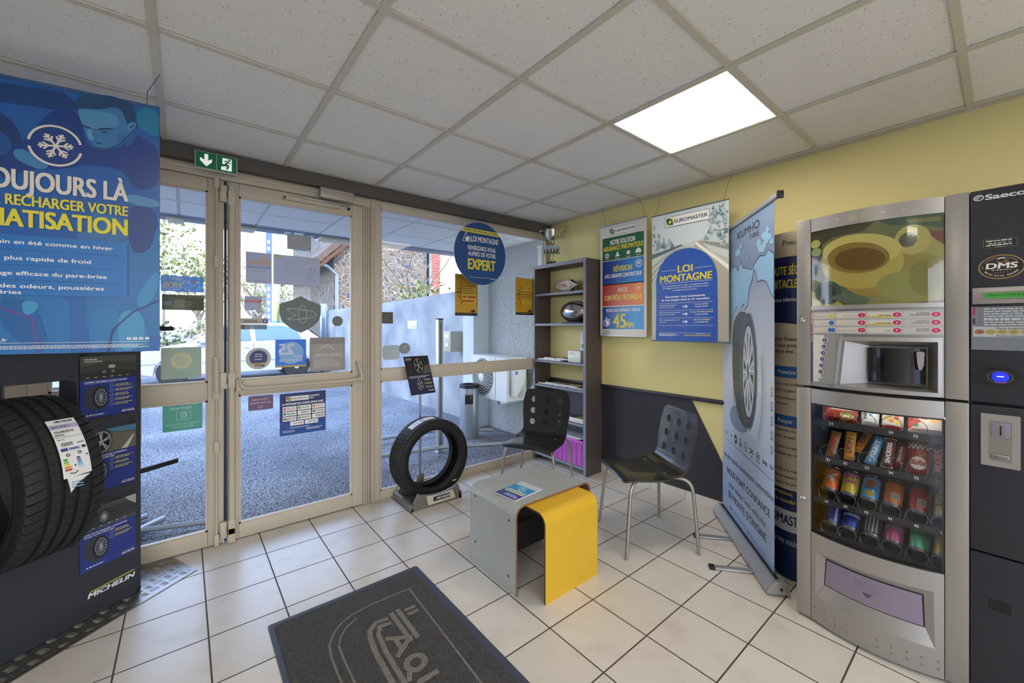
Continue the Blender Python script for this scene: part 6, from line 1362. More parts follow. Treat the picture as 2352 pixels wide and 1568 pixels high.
leafy('tree', 'distant light green tree left of the narrow door mullion', 'tree', (.6, 29, 0), [(0, 0, 4.2, 1.9, 1.6, 2.0)], 1500, .10, SPR, (3, .12), 12, 'spring trees', 14)
leafy('hedge', 'clipped green hedge behind the parked car', 'hedge', (.8, 17.5, 0), [(x*.9-4, 0, .8, .7, .5, .8) for x in range(7)], 2600, .07, DKG+SPR[:1], None, 21)
leafy('shrub', 'climbing shrub hanging over the far end of the concrete yard wall', 'shrub', (3.9, 8.3, 1.2), [(.3, 0, .9, .8, .5, .45), (0, -.5, .7, .5, .4, .3)], 420, .05, SPR+['#c9a58a'], (.9, .04), 14, None, 6)
def house(label, loc, w, d, h, wall, roofc, group='distant houses'):
    t = thing('house', label, 'house', loc=loc, group=group); b = B(); b.box(0, w, 0, d, 0, h, mat('house_'+wall.strip('#'), wall, .9)); b.build('walls', t)
    b = B(); b.M = Matrix(((0, 0, 1, 0), (1, 0, 0, 0), (0, 1, 0, 0), (0, 0, 0, 1))); b.prism([[(-.4, h), (d/2, h+d*.30), (d+.4, h)]], -.3, w+.3, mat('hroof_'+roofc.strip('#'), roofc, .85, var=.2, vscale=4)); b.build('roof', t)
    for k in range(int(w//2)): b = B(); b.box(.7+2*k, 1.5+2*k, -.05, 0, 1.0, 2.2, mat('house_window', '#6b7f92', .2)); b.build('window', t)
house('white distant house with pale roof behind the pylon sign', (4.5, 33, 0), 6, 6, 3.1, '#e6e2da', '#c9c4bc'); house('distant house with orange tiled roof, seen above the shield sticker', (11.5, 38, 0), 8, 6, 2.5, '#d9c9ae', '#c8693f')
t = thing('wire_fence', 'thin grey metal fence along the street behind the car', 'fence', loc=(2.3, 21, 0)); b = B()
for k in range(9): b.tube([(k*.55, 0, 0), (k*.55, 0, 2.6)], .022, mat('fence_grey', '#9aa0a6', .5, .4), 6)
b.build_each('post', t); b = B(); [b.tube([(0, 0, z), (4.4, 0, z)], .014, mat('fence_grey'), 6) for z in (.6, 1.3, 1.9, 2.55)]; b.build_each('rail', t)
b = B(); b.tube([(-1.0, 33, 0), (-1.0, 33, 8.2)], .07, mat('pole_grey', '#8a8078', .8), 8); b.build('utility_pole', label='thin distant utility pole seen through the narrow door', cat='pole')
# pavement sign outside the narrow leaf: white board on a sprung foot
t = thing('pavement_sign', 'white pavement sign on a sprung foot outside the narrow door leaf', 'sign', frame((-.43, 3.62, -.03), (.93, .37)))
b = B(); b.box(-.22, .22, .55, 1.0, -.012, 0, mat('sign_white', '#c9d2cf', .5), .004); b.build('board', t)
b = B(); b.text('A', .13, .84, .05, .06, ink('#6f8f7a'), .001, .03, True); b.quad(.1, .215, .74, .80, ink('#b98f94'), .001); b.text('Co', .13, .60, .07, .05, ink('#5f6f6a'), .001, .02, True); b.build('lettering', t)
b = B(); [b.tube([(s*.10+.02*math.cos(k*.9), .10+.0075*k, .02*math.sin(k*.9)) for k in range(56)], .005, mat('spring', '#6f7780', .35, .8), 5) for s in (-1, 1)]; b.build_each('spring', t)
b = B(); b.tube([(-.28, .03, -.1), (.28, .03, -.1)], .02, ALUG, 8); b.tube([(-.2, .03, .25), (.32, .03, .05)], .02, ALUG, 8); b.tube([(-.1, .06, -.02), (.5, .03, .42)], .017, ALUG, 8); b.box(-.16, .16, .03, .10, -.05, .05, ALUG, .01); b.build('foot_frame', t)

# ================================================================== VENDING MACHINE
VM = frame((2.20, .611, 0), (0, -1))
SIL = mat('vend_silver', '#a6a29d', .36, .55); SIL2 = mat('vend_silver_dark', '#8d8b88', .4, .5); ANT = mat('vend_anthracite', '#282932', .45, .1); GAP = mat('vend_gap', '#0e0e10', .7)
t = thing('vending_machine', 'tall silver and anthracite drinks and snack vending machine against the yellow wall', 'vending machine', VM)
cf = lambda u: .045*(1-((u-.2615)/.2055)**2)
CUTS = [.056+.0137*k for k in range(1, 30)]
def bowed(b): b.warp(lambda x, y, z: (x, y, z+cf(x)), CUTS); return b
b = B()                                              # carcass
b.box(.0, .529, 1.06, 1.815, -.735, -.10, SIL2); b.box(0, .02, .02, 1.06, -.735, -.03, SIL2); b.box(.524, .529, .02, 1.06, -.735, -.03, SIL2); b.box(0, .529, .02, 1.06, -.735, -.70, GAP)
b.box(.02, .524, .02, .385, -.70, -.03, GAP); b.box(.02, .524, 1.0, 1.06, -.70, -.03, GAP)
b.box(.529, .745, .02, 1.815, -.735, -.03, ANT); b.build('carcass', t)
b = B()
for x in (.03, .50, .72):
    for z in (-.08, -.68): b.M = Matrix.Translation((x, 0, z)) @ Matrix.Rotation(-PI/2, 4, 'X'); b.lathe([(.022, 0), (.022, .02)], BLACK, 14)
b.build_each('levelling_foot', t)
for x0, x1 in ((0, .0545), (.4685, .5285)):
    b = B(); b.box(x0, x1, 1.062, 1.818, -.04, 0, SIL, .003); b.build('front_pillar', t); b = B(); b.box(x0, x1, .012, 1.052, -.04, 0, SIL, .003); b.build('front_pillar', t)
for y in (1.359, .545): b = B(); b.M = Matrix.Translation((.024, y, 0)); b.lathe([(.010, 0), (.010, .005), (.007, .008), (.003, .006)], CHROME, 20); b.build('lock', t)
# upper drinks door
b = B(); b.box(.056, .467, 1.757, 1.816, -.04, 0, SIL); b.box(.056, .467, 1.404, 1.421, -.04, .004, SIL); b.prism([[(.056, 1.064), (.467, 1.064), (.467, 1.404), (.056, 1.404)], [(.146, 1.068), (.464, 1.066), (.464, 1.288), (.166, 1.288)]], -.03, -.002, SIL2)
b.box(.056, .467, 1.421, 1.757, -.03, -.006, GAP); bowed(b).build('drinks_door', t)
b = B()
for u in (.078, .118, .16, .305, .36, .42): b.M = Matrix.Translation((u, 1.786+(.0 if u < .3 else -.002), cf(u))); b.lathe([(.004, 0), (.004, .0015), (.002, .003)], STEEL, 10)
b.build_each('screw', t)
b = B(); b.quad(.195, .225, 1.772, 1.80, mat('worn_patch', '#aba48f', .45, .3), .0005); b.quad(.235, .265, 1.772, 1.80, mat('worn_patch'), .0005); bowed(b).build('worn_sticker_marks', t)
# printed cup panel behind glossy plastic
b = B(); P = lambda h: ink(h, .10); w = -.0055; du = lambda q: .056+.411*q; dv = lambda q: 1.757-.336*q
b.quad(.056, .467, 1.421, 1.757, P('#6f6f45'), w)
DN_ = [0]
def D(pts, h, k): DN_[0] += 1; b.zc = 0; b.poly([(du(x), dv(y)) for x, y in pts], P(h), w+DN_[0]*1.3e-4)
def DE(cx, cy, rx, ry, h, k, rot=0., n=40): D([(cx+rx*math.cos(a)*math.cos(rot)-ry*math.sin(a)*math.sin(rot)*.8, cy+rx*math.cos(a)*math.sin(rot)*1.2+ry*math.sin(a)*math.cos(rot)) for a in [2*PI*i/n for i in range(n)]], h, k)
D([(0, 0), (.55, 0), (.45, .1), (.2, .12), (0, .28)], '#4d4a33', 1); D([(.55, 0), (1, 0), (1, .16), (.8, .1), (.65, .08)], '#46583f', 1); D([(.75, .03), (.98, .04), (.98, .09), (.78, .08)], '#7f7a3f', 2); D([(.82, .18), (1, .2), (1, .33), (.9, .3)], '#7a4a34', 1); D([(0, .28), (.1, .2), (.12, .5), (0, .6)], '#46523c', 1); D([(0, .35), (.06, .36), (.06, .42), (0, .43)], '#7a4a34', 2)
D([(0, .8), (.15, .85), (.3, 1), (0, 1)], '#b5a95a', 1); D([(.93, .97), (1, .9), (1, 1), (.9, 1)], '#8a4a2c', 4)
D([(.55, .45), (.70, .35), (1, .42), (1, .97), (.75, 1), (.5, 1), (.4, .85)], '#9a8a45', 3); D([(.68, .35), (.75, .2), (.92, .25), (1.0, .36), (1, .5)], '#a89c58', 3); DE(.80, .27, .12, .17, '#b8a95c', 4); DE(.77, .27, .06, .085, '#565840', 5)
DE(.47, .80, .40, .17, '#8b8450', 4, .12); DE(.45, .78, .30, .11, '#5f6a55', 4, .12); DE(.50, .66, .24, .24, '#a08642', 6, .3); DE(.42, .47, .33, .33, '#b8a452', 5, .25); DE(.42, .33, .31, .20, '#c9b867', 6, .1); DE(.40, .42, .25, .19, '#8f7434', 7, .15); DE(.42, .44, .20, .14, '#6f5426', 8, .15)
DE(.16, .83, .12, .15, '#4b5648', 6); DE(.15, .82, .08, .10, '#39423c', 7); DE(.04, .17, .05, .055, '#b3b05c', 8); DE(.05, .28, .05, .055, '#8f9a5c', 9); DE(.35, .92, .16, .05, '#67705a', 7, .15); DE(.75, .8, .2, .17, '#93904e', 4); DE(.88, .72, .10, .2, '#8a7f40', 5)
bowed(b).build('cup_picture', t)
b = B(); b.box(.058, .466, 1.423, 1.755, -.0015, .0005, PERSPEX)
PX = b; bowed(b); b.build('picture_cover', t)
# drinks selection strip
b = B(); b.box(.058, .466, 1.299, 1.395, -.002, .001, ink('#aeaca8')); w = .0016
b.quad(.056, .062, 1.301, 1.394, ink('#c23a5c'), w); b.quad(.056, .062, 1.082, 1.296, ink('#4a3570'), w)
def vtext(b, s, x, y, L, h, m, w): b.text(s, 0, 0, L, h, m, w, .03, T=lambda X, Y: (x+h-Y, y+X))
vtext(b, 'HOT DRINKS', .057, 1.345, .045, .0042, WH, w+LAY); vtext(b, 'SNACKS', .057, 1.262, .03, .0042, WH, w+LAY)
LBL = [['Café Lyophilisé', '0,40 €', '+/- Sucre'], ['Café Expresso', 'Café Long', 'Cappuccino Chocolat'], ['Café Crème', 'Café au Lait', 'Lait'], ['Chocolat Chaud', 'Chocolat Fort', 'Thé Citron']]
UC = (.136, .239, .344, .447); u_0 = (.068, .153, .256, .360)
for c in range(4):
    for r_ in range(3):
        y = 1.377-.0305*r_; x0 = u_0[c]; x1 = UC[c]
        b.prism([rrect(x0, x1, y-.011, y+.011, .005)], w, w+.0006, ink('#c9c2b4' if c < 3 else '#b9b4ad'))
        if c == 2 and r_ < 2: b.quad(x0+.003, x1, y-.010, y-.004, ink('#cbb24a'), w+.001)
        s = LBL[c][r_]; wd = min(x1-x0-.02, .0034*len(s)+.002); dark = ink('#2e2c2c' if c > 1 else '#8d8779')
        b.text(s, x1-.018-wd, y-.004, wd, .0048, dark, w+.0011, .03 if c > 1 else .0)
        if c == 3: b.lines(x1-.05, y+.004, .034, 1, .01, .002, dark, w+.0011, 3, .1)
bowed(b).build('selection_strip', t)
for c in range(4):
    for r_ in range(3):
        b = B(); y = 1.377-.0305*r_; x = UC[c]; cc = '#b8265c' if c else ('#cdb93a' if r_ == 0 else '#2f62b0')
        xs = (x-.005, x+.006) if (c == 0 and r_ == 2) else (x,)
        for q in xs:
            rx = .008 if len(xs) > 1 else (.0105 if c == 0 else .0125)
            b.prism([[(q+rx*1.18*math.cos(2*PI*k/24), y+.0118*math.sin(2*PI*k/24)) for k in range(24)]], .0015, .0032, ink('#d6d1c6')); b.ell(q, y, rx, .0095, ink(cc), .0036, 24)
            if c: b.text('.ABCDEFGHI'[(c-1)*3+r_+1], q-(.003 if (c, r_) != (3, 2) else .0007), y-.004, .006 if (c, r_) != (3, 2) else .0014, .008, ink('#e8c0d0'), .004, .01)
        bowed(b).build('drink_button', t)
b = B(); b.poly([(.064, 1.082), (.165, 1.082), (.18, 1.296), (.064, 1.296)], ink('#8f8d8a'), .0005); b.poly([(.064, 1.085), (.087, 1.085), (.087, 1.10), (.095, 1.11), (.107, 1.285), (.107, 1.294), (.064, 1.294)], ink('#cfcbc3'), .001)
b.line([(.088, 1.108), (.095, 1.10), (.102, 1.108)], .002, ink('#e6e2da'), .0015); bowed(b).build('snack_panel', t)
for k in range(6):
    x, y = .111-.0032*k, 1.271-.028*k; b = B(); b.prism([[(x+.011*math.cos(2*PI*i/24), y+.0108*math.sin(2*PI*i/24)) for i in range(24)]], .0005, .0025, ink('#d9d5cc')); b.ell(x, y, .0085, .0085, ink('#3a2a66'), .003, 24); b.text(str(k+1), x-(.002 if k else .001), y-.0035, .004 if k else .0018, .007, WH, .0034, .02); bowed(b).build('snack_button', t)
# delivery niche: wide moulded rim, deep bowl, smoked sliding door
outer = [(.149, 1.072), (.462, 1.064), (.462, 1.289), (.19, 1.289), (.165, 1.28)]
def lerp_loop(n0, n1): return [(x, y) for x, y in n0]
b = B(); rim0 = [(.146, 1.068), (.464, 1.066), (.464, 1.288), (.166, 1.288)]; rim1 = [(.158, 1.083), (.452, 1.081), (.452, 1.272), (.175, 1.272)]; rim2 = [(.245, 1.095), (.42, 1.093), (.42, 1.250), (.25, 1.25)]
def strip(b, A, C, wa, wc, m):
    a = [b.v(x, y, wa) for x, y in A]; c = [b.v(x, y, wc) for x, y in C]
    for i in range(len(a)): b.face([a[i], a[(i+1) % len(a)], c[(i+1) % len(a)], c[i]], m, True)
def dense(L): 
    o = []
    for (x0, y0), (x1, y1) in zip(L, L[1:]+L[:1]): o += [(x0+(x1-x0)*i/10, y0+(y1-y0)*i/10) for i in range(10)]
    return o
r0, r1, r2 = dense(rim0), dense(rim1), dense(rim2)
strip(b, r0, r0, -.002, .006, SIL); strip(b, r0, r1, .006, .007, SIL); strip(b, r1, [(x+(.006 if x < .3 else -.004), y*.98+1.18*.02) for x, y in r1], .007, -.012, SIL)
r1b = [(x+(.006 if x < .3 else -.004), y*.98+1.18*.02) for x, y in r1]; strip(b, r1b, r2, -.012, -.075, SIL)
a = [b.v(x, y, -.075) for x, y in r2]; f_ = b.face(a, SIL2)
for v in b.bm.verts: v.co.z += cf(v.co.x)
b.build('delivery_niche', t, sharp=50)
b = B(); n = 14
for k in range(n):
    a0, a1 = PI*(.14+.72*k/n), PI*(.14+.72*(k+1)/n); X0, X1 = .333-.094*math.cos(a0), .333-.094*math.cos(a1); Z0, Z1 = -.045+.055*math.sin(a0), -.045+.055*math.sin(a1)
    b.face([b.v(X0, 1.109, Z0), b.v(X1, 1.109, Z1), b.v(X1, 1.243, Z1), b.v(X0, 1.243, Z0)], mat('smoked_door', '#17181b', .08, coat=.6), True)
    b.face([b.v(X0, 1.243, Z0), b.v(X1, 1.243, Z1), b.v(X1, 1.243, -.05), b.v(X0, 1.243, -.05)], SIL2); b.face([b.v(X0, 1.109, Z0), b.v(X1, 1.109, Z1), b.v(X1, 1.102, Z1+.002), b.v(X0, 1.102, Z0+.002)], BLACK)
b.build('cup_door', t)
b = B(); b.prism([[(.397, 1.232), (.412, 1.234), (.4155, 1.228), (.413, 1.18), (.408, 1.163), (.402, 1.163), (.398, 1.18), (.3945, 1.228)]], -.025, .014, mat('handle_lilac', '#a79aa6', .35)); b.build('cup_door_handle', t)
# lower snack door
b = B(); b.box(.056, .467, .986, 1.05, -.03, 0, SIL); b.box(.056, .467, .385, .405, -.03, .004, SIL); b.box(.056, .062, .405, .986, -.03, -.004, BLACK); b.box(.461, .467, .405, .986, -.03, -.004, BLACK); b.box(.056, .467, .980, .986, -.02, .001, BLACK); b.box(.056, .467, .405, .411, -.02, .001, BLACK)
bowed(b).build('snack_door', t)
b = B(); b.box(.06, .463, .408, .984, -.006, -.003, VGLASS); bowed(b).build('snack_window', t)
b = B(); pl = [(.056, .012), (.467, .012), (.467, .386), (.056, .386)]; h0 = [(.073, .125), (.444, .117), (.44, .330), (.075, .325)]; h1 = [(.103, .186), (.417, .178), (.413, .304), (.110, .306)]
b.prism([pl, h0], -.03, 0, SIL); d0, d1_ = dense(h0), dense(h1); strip(b, d0, d1_, 0, -.018, SIL); bowed(b).build('lower_panel', t)
b = B(); b.poly(h1, GAP, -.019); ins = [(x+(.004 if x < .26 else -.004), y+(.004 if y < .25 else -.004)) for x, y in h1]; b.poly(ins, mat('flap_lilac', '#8d7f92', .4, .15), -.016); bowed(b).build('push_flap', t)
b = B(); b.text('PUSH', .215, .245, .082, .030, mat('flap_letter', '#57505c', .4), -.0155, .006); b.text('PUSH', .2156, .2456, .081, .029, mat('flap_lilac'), -.0151, -.012); b.poly([(.235, .235), (.27, .235), (.252, .215)], mat('flap_letter'), -.0155); bowed(b).build('embossed_lettering', t)
b = B()
for k, u in enumerate((.071, .108, .147, .188, .285, .327, .37, .41, .45 if False else .452)):
    for y in (.072-.0*k, .045): b.M = Matrix.Translation((u, y-.002*(k % 2), cf(u))); b.lathe([(.004, 0), (.0035, .002)], SIL2, 10)
b.build_each('panel_stud', t)
# anthracite payment column
for y0, y1 in ((1.062, 1.816), (.531, 1.052), (.012, .525)): b = B(); b.box(.531, .745, y0, y1, -.04, 0, ANT, .003); b.build('payment_panel', t)
b = B(); w = .0008; c = ink('#cfcfcb'); b.ring(.551, 1.789, .0125, .0105, .003, c, w, 26); b.line([(.545, 1.784), (.557, 1.7935)], .0028, c, w); b.line([(.5425, 1.788), (.5525, 1.7965)], .0022, c, w); b.text('Saeco', .567, 1.7785, .088, .018, c, w, .05); b.build('maker_lettering', t)
b = B(); b.prism([rrect(.561, .638, 1.606, 1.637, .003)], 0, .0006, ink('#1d1d1f')); b.line([(.562, 1.607), (.637, 1.607), (.637, 1.636), (.562, 1.636), (.562, 1.607)], .0008, ink('#8a7d6a'), .001); b.text('05 63 67 51 17', .574, 1.620, .05, .0045, WH, .001, .03); b.lines(.568, 1.629, .06, 1, .005, .003, WH, .001, 2, .05); b.lines(.568, 1.614, .06, 1, .005, .003, WH, .001, 3, .05); b.text('3566', .588, 1.608, .022, .004, ink('#9a9a96'), .001, .0); b.build('service_label', t)
b = B(); cx, cy = .602, 1.538; b.prism([[(cx+.052*math.cos(2*PI*k/48), cy+.042*math.sin(2*PI*k/48)) for k in range(48)]], 0, .0006, ink('#b08a4c')); b.ell(cx, cy, .049, .039, ink('#241d1a'), .001, 44); b.ring(cx, cy, .043, .033, .0012, ink('#b9b2a8'), .0014, 44, .55, PI-.55); b.ring(cx, cy, .043, .033, .0012, ink('#b9b2a8'), .0014, 10, PI-.2, PI+.15)
b.text('DMS', cx-.034, cy-.005, .068, .019, ink('#e6e3de'), .0014, .04, slant=.12); b.ring(cx, cy+.021, .010, .007, .002, ink('#c7893c'), .0014, 18, PI, 2*PI); b.ring(cx+.012, cy+.02, .004, .004, .0012, ink('#c7893c'), .0014, 12); b.line([(cx-.008, cy+.027), (cx, cy+.031), (cx+.009, cy+.028)], .0025, WH, .0014)
b.text('Tel : 05 63 67 51 17', cx-.022, cy-.012, .044, .0036, WH, .0014, .03)
for k in range(5): b.poly([(cx-.014+.007*k+(.002 if j % 2 == 0 else .0008)*math.sin(j*PI/5), cy-.0185+(.002 if j % 2 == 0 else .0008)*math.cos(j*PI/5)) for j in range(10)], ink('#d9853c'), .0014)
s = 'DISTRI MATIC SERVICE'; cw = lambda c: {'I': .0011, ' ': .003, 'M': .0044}.get(c, .003); tot_ = sum(cw(c)+.0009 for c in s); pos = 0
for ch_ in s:
    q = (pos+cw(ch_)/2)/tot_; pos += cw(ch_)+.0009
    if ch_ == ' ': continue
    a = PI*(1.14+.72*q); px, py = cx+.0405*math.cos(a), cy+.0315*math.sin(a); ta = math.atan2(.0315*math.cos(a), -.0405*math.sin(a))
    b.text(ch_, 0, 0, cw(ch_), .0046, WH, .0014, .02, T=lambda X, Y, px=px, py=py, ta=ta, h=cw(ch_)/2: (px+(X-h)*math.cos(ta)-(Y-.002)*math.sin(ta), py+(X-h)*math.sin(ta)+(Y-.002)*math.cos(ta)))
b.build('round_badge', t)
b = B(); b.box(.536, .745, 1.41, 1.468, 0, .008, SIL, .003); b.build('display_bezel', t)
b = B(); b.box(.558, .69, 1.423, 1.452, .0075, .0085, SIL2); b.box(.566, .680, 1.429, 1.448, .0083, .009, mat('lcd_green', '#3f8f3a', .3, emit=.25)); b.text('*SAECO COMBI SNECO*', .57, 1.437, .10, .0065, ink('#17401c'), .0094, .02); b.poly([(.683, 1.4385), (.694, 1.448), (.694, 1.429)], WH, .0094); b.build('display', t)
b = B(); b.box(.534, .745, 1.248, 1.40, 0, .004, ink('#84868a')); w = .0046; b.quad(.537, .543, 1.372, 1.397, ink('#c23a5c'), w); b.quad(.537, .543, 1.338, 1.36, ink('#4a3570'), w); b.lines(.563, 1.390, .13, 5, .0085, .004, ink('#d6d6d4'), w, 3); b.lines(.563, 1.352, .14, 3, .0085, .004, ink('#d6d6d4'), w, 4)
for k in range(7): b.ell(.552, 1.392-.0085*k, .0016, .0016, ink('#c9566a' if k < 4 else '#5a4a9a'), w, 8)
b.quad(.538, .745, 1.294, 1.330, ink('#cfcac0'), w); b.text('Pièces acceptées', .592, 1.322, .06, .005, ink('#2a2a2a'), w+LAY, .04); b.text('Rend la monnaie', .592, 1.296, .06, .005, ink('#2a2a2a'), w+LAY, .04)
for k in range(6): x = .553+.0255*k; b.ell(x, 1.312, .0115, .0085, ink(('#a5643f', '#b3a04c', '#b3a04c', '#a89a3f', '#b9a04a', '#b9a23f')[k]), w+LAY, 20); b.ring(x, 1.312, .0085, .006, .0012, ink('#d2c27a' if k else '#c78a62'), w+2*LAY, 18)
b.build('instruction_panel', t)
b = B(); b.box(.536, .744, 1.25, 1.398, .0052, .0062, PERSPEX); b.build('instruction_cover', t)
b = B(); b.prism([[(.556, 1.16), (.57, 1.178), (.60, 1.183), (.632, 1.178), (.645, 1.16), (.64, 1.140), (.62, 1.128), (.585, 1.128), (.562, 1.138)]], 0, .010, BLACK); b.ring(.6, 1.155, .030, .022, .004, mat('slot_rim', '#5a5c64', .3, .6), .0105, 26); b.build('card_reader', t)
b = B(); b.M = Matrix.Translation((.6, 1.155, .010)); b.lathe([(.02, 0), (.018, .003), (.0, .005)], mat('reader_glow', '#2030c8', .2, emit=.7), 26, cap=False); b.M = Matrix(); b.quad(.592, .608, 1.156, 1.159, mat('reader_led', '#aab4ff', .3, emit=2.), .016); b.quad(.589, .612, 1.135, 1.138, mat('reader_red', '#c0392b', .3, emit=.3), .0112); b.build('reader_light', t)
b = B(); b.prism([rrect(.556, .644, .842, 1.024, .003)], 0, .005, SIL); b.build('coin_plate', t)
b = B(); b.prism([rrect(.575, .626, .862, 1.002, .004)], .004, .0058, SIL2); b.box(.580, .622, .945, .995, .005, .008, mat('flap_lilac'), .002); b.box(.592, .610, .952, .988, .0075, .0085, SIL2); b.box(.599, .603, .953, .986, .008, .009, BLACK); b.build('coin_slot', t)
b = B(); b.box(.582, .62, .872, .886, .006, .014, SIL, .003); b.lines(.586, .879, .03, 2, .005, .002, BLACK, .0143, 2, 0); b.build('coin_return_lever', t)
b = B(); b.box(.573, .624, .337, .374, -.001, .0006, GAP); b.build('coin_return_slot', t)
# trays, spirals and strip lamp inside
TR = mat('tray_dark', '#2b2c30', .5, .3); TZ = (.905, .742, .555, .405); COIL = mat('coil_wire', '#8d8f94', .3, .9)
ROW = [[.125, .19, .24, .319, .39, .455], [.114, .174, .245, .319, .392, .468], [.108, .175, .243, .316, .392, .462], [.115, .178, .25, .318, .393, .462]]
NUM = [{0: '21', 3: '24', 4: '25'}, dict(enumerate(['31', '32', '33', '34', '35', '36'])), dict(enumerate(['41', '42', '43', '44', '45', '46'])), {}]
for k, z in enumerate(TZ):
    b = B(); ang = .18
    v = [b.v(.03, z-.012, -.02), b.v(.52, z-.012, -.02), b.v(.52, z+.05, -.5), b.v(.03, z+.05, -.5)]; u2 = [b.v(.03, z-.02, -.02), b.v(.52, z-.02, -.02), b.v(.52, z+.042, -.5), b.v(.03, z+.042, -.5)]
    b.face(v, TR); b.face(u2[::-1], TR)
    for i in range(4): b.face([v[i], v[(i+1) % 4], u2[(i+1) % 4], u2[i]], TR)
    b.box(.03, .52, z-.016, z+.010, -.02, -.016, TR)
    for i, c in NUM[k].items(): b.text(c, ROW[k][i]-.007, z-.008, .013, .011, WH, -.0155, .03)
    e = [(p+q)/2 for p, q in zip(ROW[k], ROW[k][1:])]
    if k == 0: e = e[1:-1]
    for x in e: b.box(x-.001, x+.001, z-.012, z+.02, -.20, -.036, mat('divider', '#5b5d62', .3, .4))
    b.build('tray', t)
COILS = []
for k, z in enumerate(TZ):
    for i, x in enumerate(ROW[k]):
        if k == 0 and i in (5,): continue
        b = B(); R_ = .031; b.tube([(x+R_*math.sin(a), z+.028-R_*math.cos(a), -.0235-.005*a/(2*PI)) for a in [2*PI*j/20 for j in range(0, 24)]], .0014, COIL, 5); b.build('spiral', t)
b = B(); b.box(.05, .50, .980, .986, -.030, -.0205, mat('strip_lamp', (1, .95, .85), .5, emit=9.)); b.build('strip_lamp', t)
b = B(); b.box(.025, .03, .40, 1.0, -.69, -.03, mat('inner_wall', '#5c5d60', .5)); b.box(.518, .523, .40, 1.0, -.69, -.03, mat('inner_wall')); b.box(.03, .52, .386, 1.0, -.695, -.69, mat('inner_back', '#1d1d20', .8)); b.build('inner_lining', t)

# ------------------------------------------------------------------ goods in the machine (each a thing of its own)
def place(u, v, w, tilt): return VM @ Matrix.Translation((u, v, w)) @ Matrix.Rotation(math.radians(tilt-90), 4, 'X')
def packet(name, label, u, k, w_, h_, th, col, fn, tilt=62, wofs=-.055, crimp=None, rz=0., group='snacks in the vending machine', gloss=.28, vo=0.):
    t = thing(name, label, 'snack', place(u, TZ[k]+.004+vo, wofs, tilt) @ Matrix.Rotation(rz, 4, 'Z'), group=group)
    m = ink(col, gloss); nx, ny = 8, 12; b = B(); G = {}
    def dep(x, y): a = abs(2*x/w_); c = abs(2*(y-h_/2)/h_); return th*max(0, (1-a**3))*max(0, 1-max(0, (c-.72)/.2)**1.5 if c < .92 else 0)
    for s in (1, -1):
        for i in range(nx+1):
            for j in range(ny+1):
                x = w_*(i/nx-.5); y = h_*j/ny; z = dep(x, y)*(1 if s > 0 else -.4); G[s, i, j] = b.v(x, y, z+.0004*s)
        for i in range(nx):
            for j in range(ny): b.face([G[s, i, j], G[s, i+1, j], G[s, i+1, j+1], G[s, i, j+1]], m, True)
    b.build('wrapper', t, recalc=False)
    if crimp: 
        b = B()
        for y0, y1 in ((0, h_*.06), (h_*.94, h_)): b.box(-w_/2, w_/2, y0, y1, -.001, .0014, ink(crimp, gloss))
        b.build('crimped_end', t)
    b = B(); fn(b, w_, h_); b.warp(lambda x, y, z: (x, y, dep(x, y)+.0008+z), [w_*(q/8-.5) for q in range(9)]); b.warp(lambda x, y, z: (x, y, z), [h_*q/12 for q in range(13)], axis=1) if False else None; b.build('printed_front', t)
    return t
def up(b, s, x, y0, L, h, c, sl=0., bold=.05): b.text(s, 0, 0, L, h, ink(c, .28), LAY, bold, T=lambda X, Y: (x+h/2-Y, y0+X), slant=sl)
q = lambda h: ink(h, .28)
def f(b, w, h): b.quad(-w*.5, w*.5, h*.55, h*.95, q('#a3231f'), 0); b.text('Fourrés', -w*.3, h*.72, w*.6, .012, q('#e9e2d0'), LAY, .03); b.text('Moelleux', -w*.2, h*.58, w*.55, .009, q('#e9dcb0'), LAY, .03); b.ell(-w*.25, h*.28, w*.2, h*.2, q('#8a4a2a'), 0, 20); b.ell(w*.2, h*.3, w*.18, h*.2, q('#7f8a3a'), LAY, 20); b.quad(w*.05, w*.4, h*.22, h*.36, q('#c9c08a'), 2*LAY)
packet('cake_packet', 'wide red cake packet on the top tray, against the first spiral', .145, 0, .125, .085, .02, '#8c2420', f, 70)
def f(b, w, h): b.quad(-w*.5, w*.5, 0, h*.28, q('#c0302c'), 0); up(b, 'HAPPY', -w*.26, h*.30, h*.55, w*.22, '#2c2f3a'); b.poly([(0, h*.4), (w*.3, h*.6), (w*.2, h*.85), (-.002, h*.8)], q('#4f9ac4'), 0); b.poly([(w*.02, h*.8), (w*.4, h*.75), (w*.3, h*.95)], q('#d9b73a'), 0)
packet('snack_bag', 'white bag with red foot on the top tray, third spiral', .247, 0, .058, .092, .016, '#d9dcd8', f, 70, crimp='#c0302c')
def candy(b, w, h):
    b.quad(-w*.5, w*.5, 0, h*.12, q('#c8342f'), 0); b.poly([(-w*.5, h*.55), (-w*.2, h*.8), (w*.3, h*.75), (w*.5, h*.9), (w*.5, h), (-w*.5, h)], q('#d94a40'), 0)
    for x, y, c in ((-.25, .45, '#d8b23a'), (-.02, .35, '#e0893a'), (.2, .5, '#c9432f'), (.3, .3, '#e3c74a'), (-.1, .58, '#7ca04a')): b.ell(w*x, h*y, w*.13, h*.10, q(c), LAY, 16)
packet('sweet_bag', 'narrow white and red sweets bag on the top tray, fourth spiral', .317, 0, .066, .092, .016, '#dcd6cc', candy, 70)
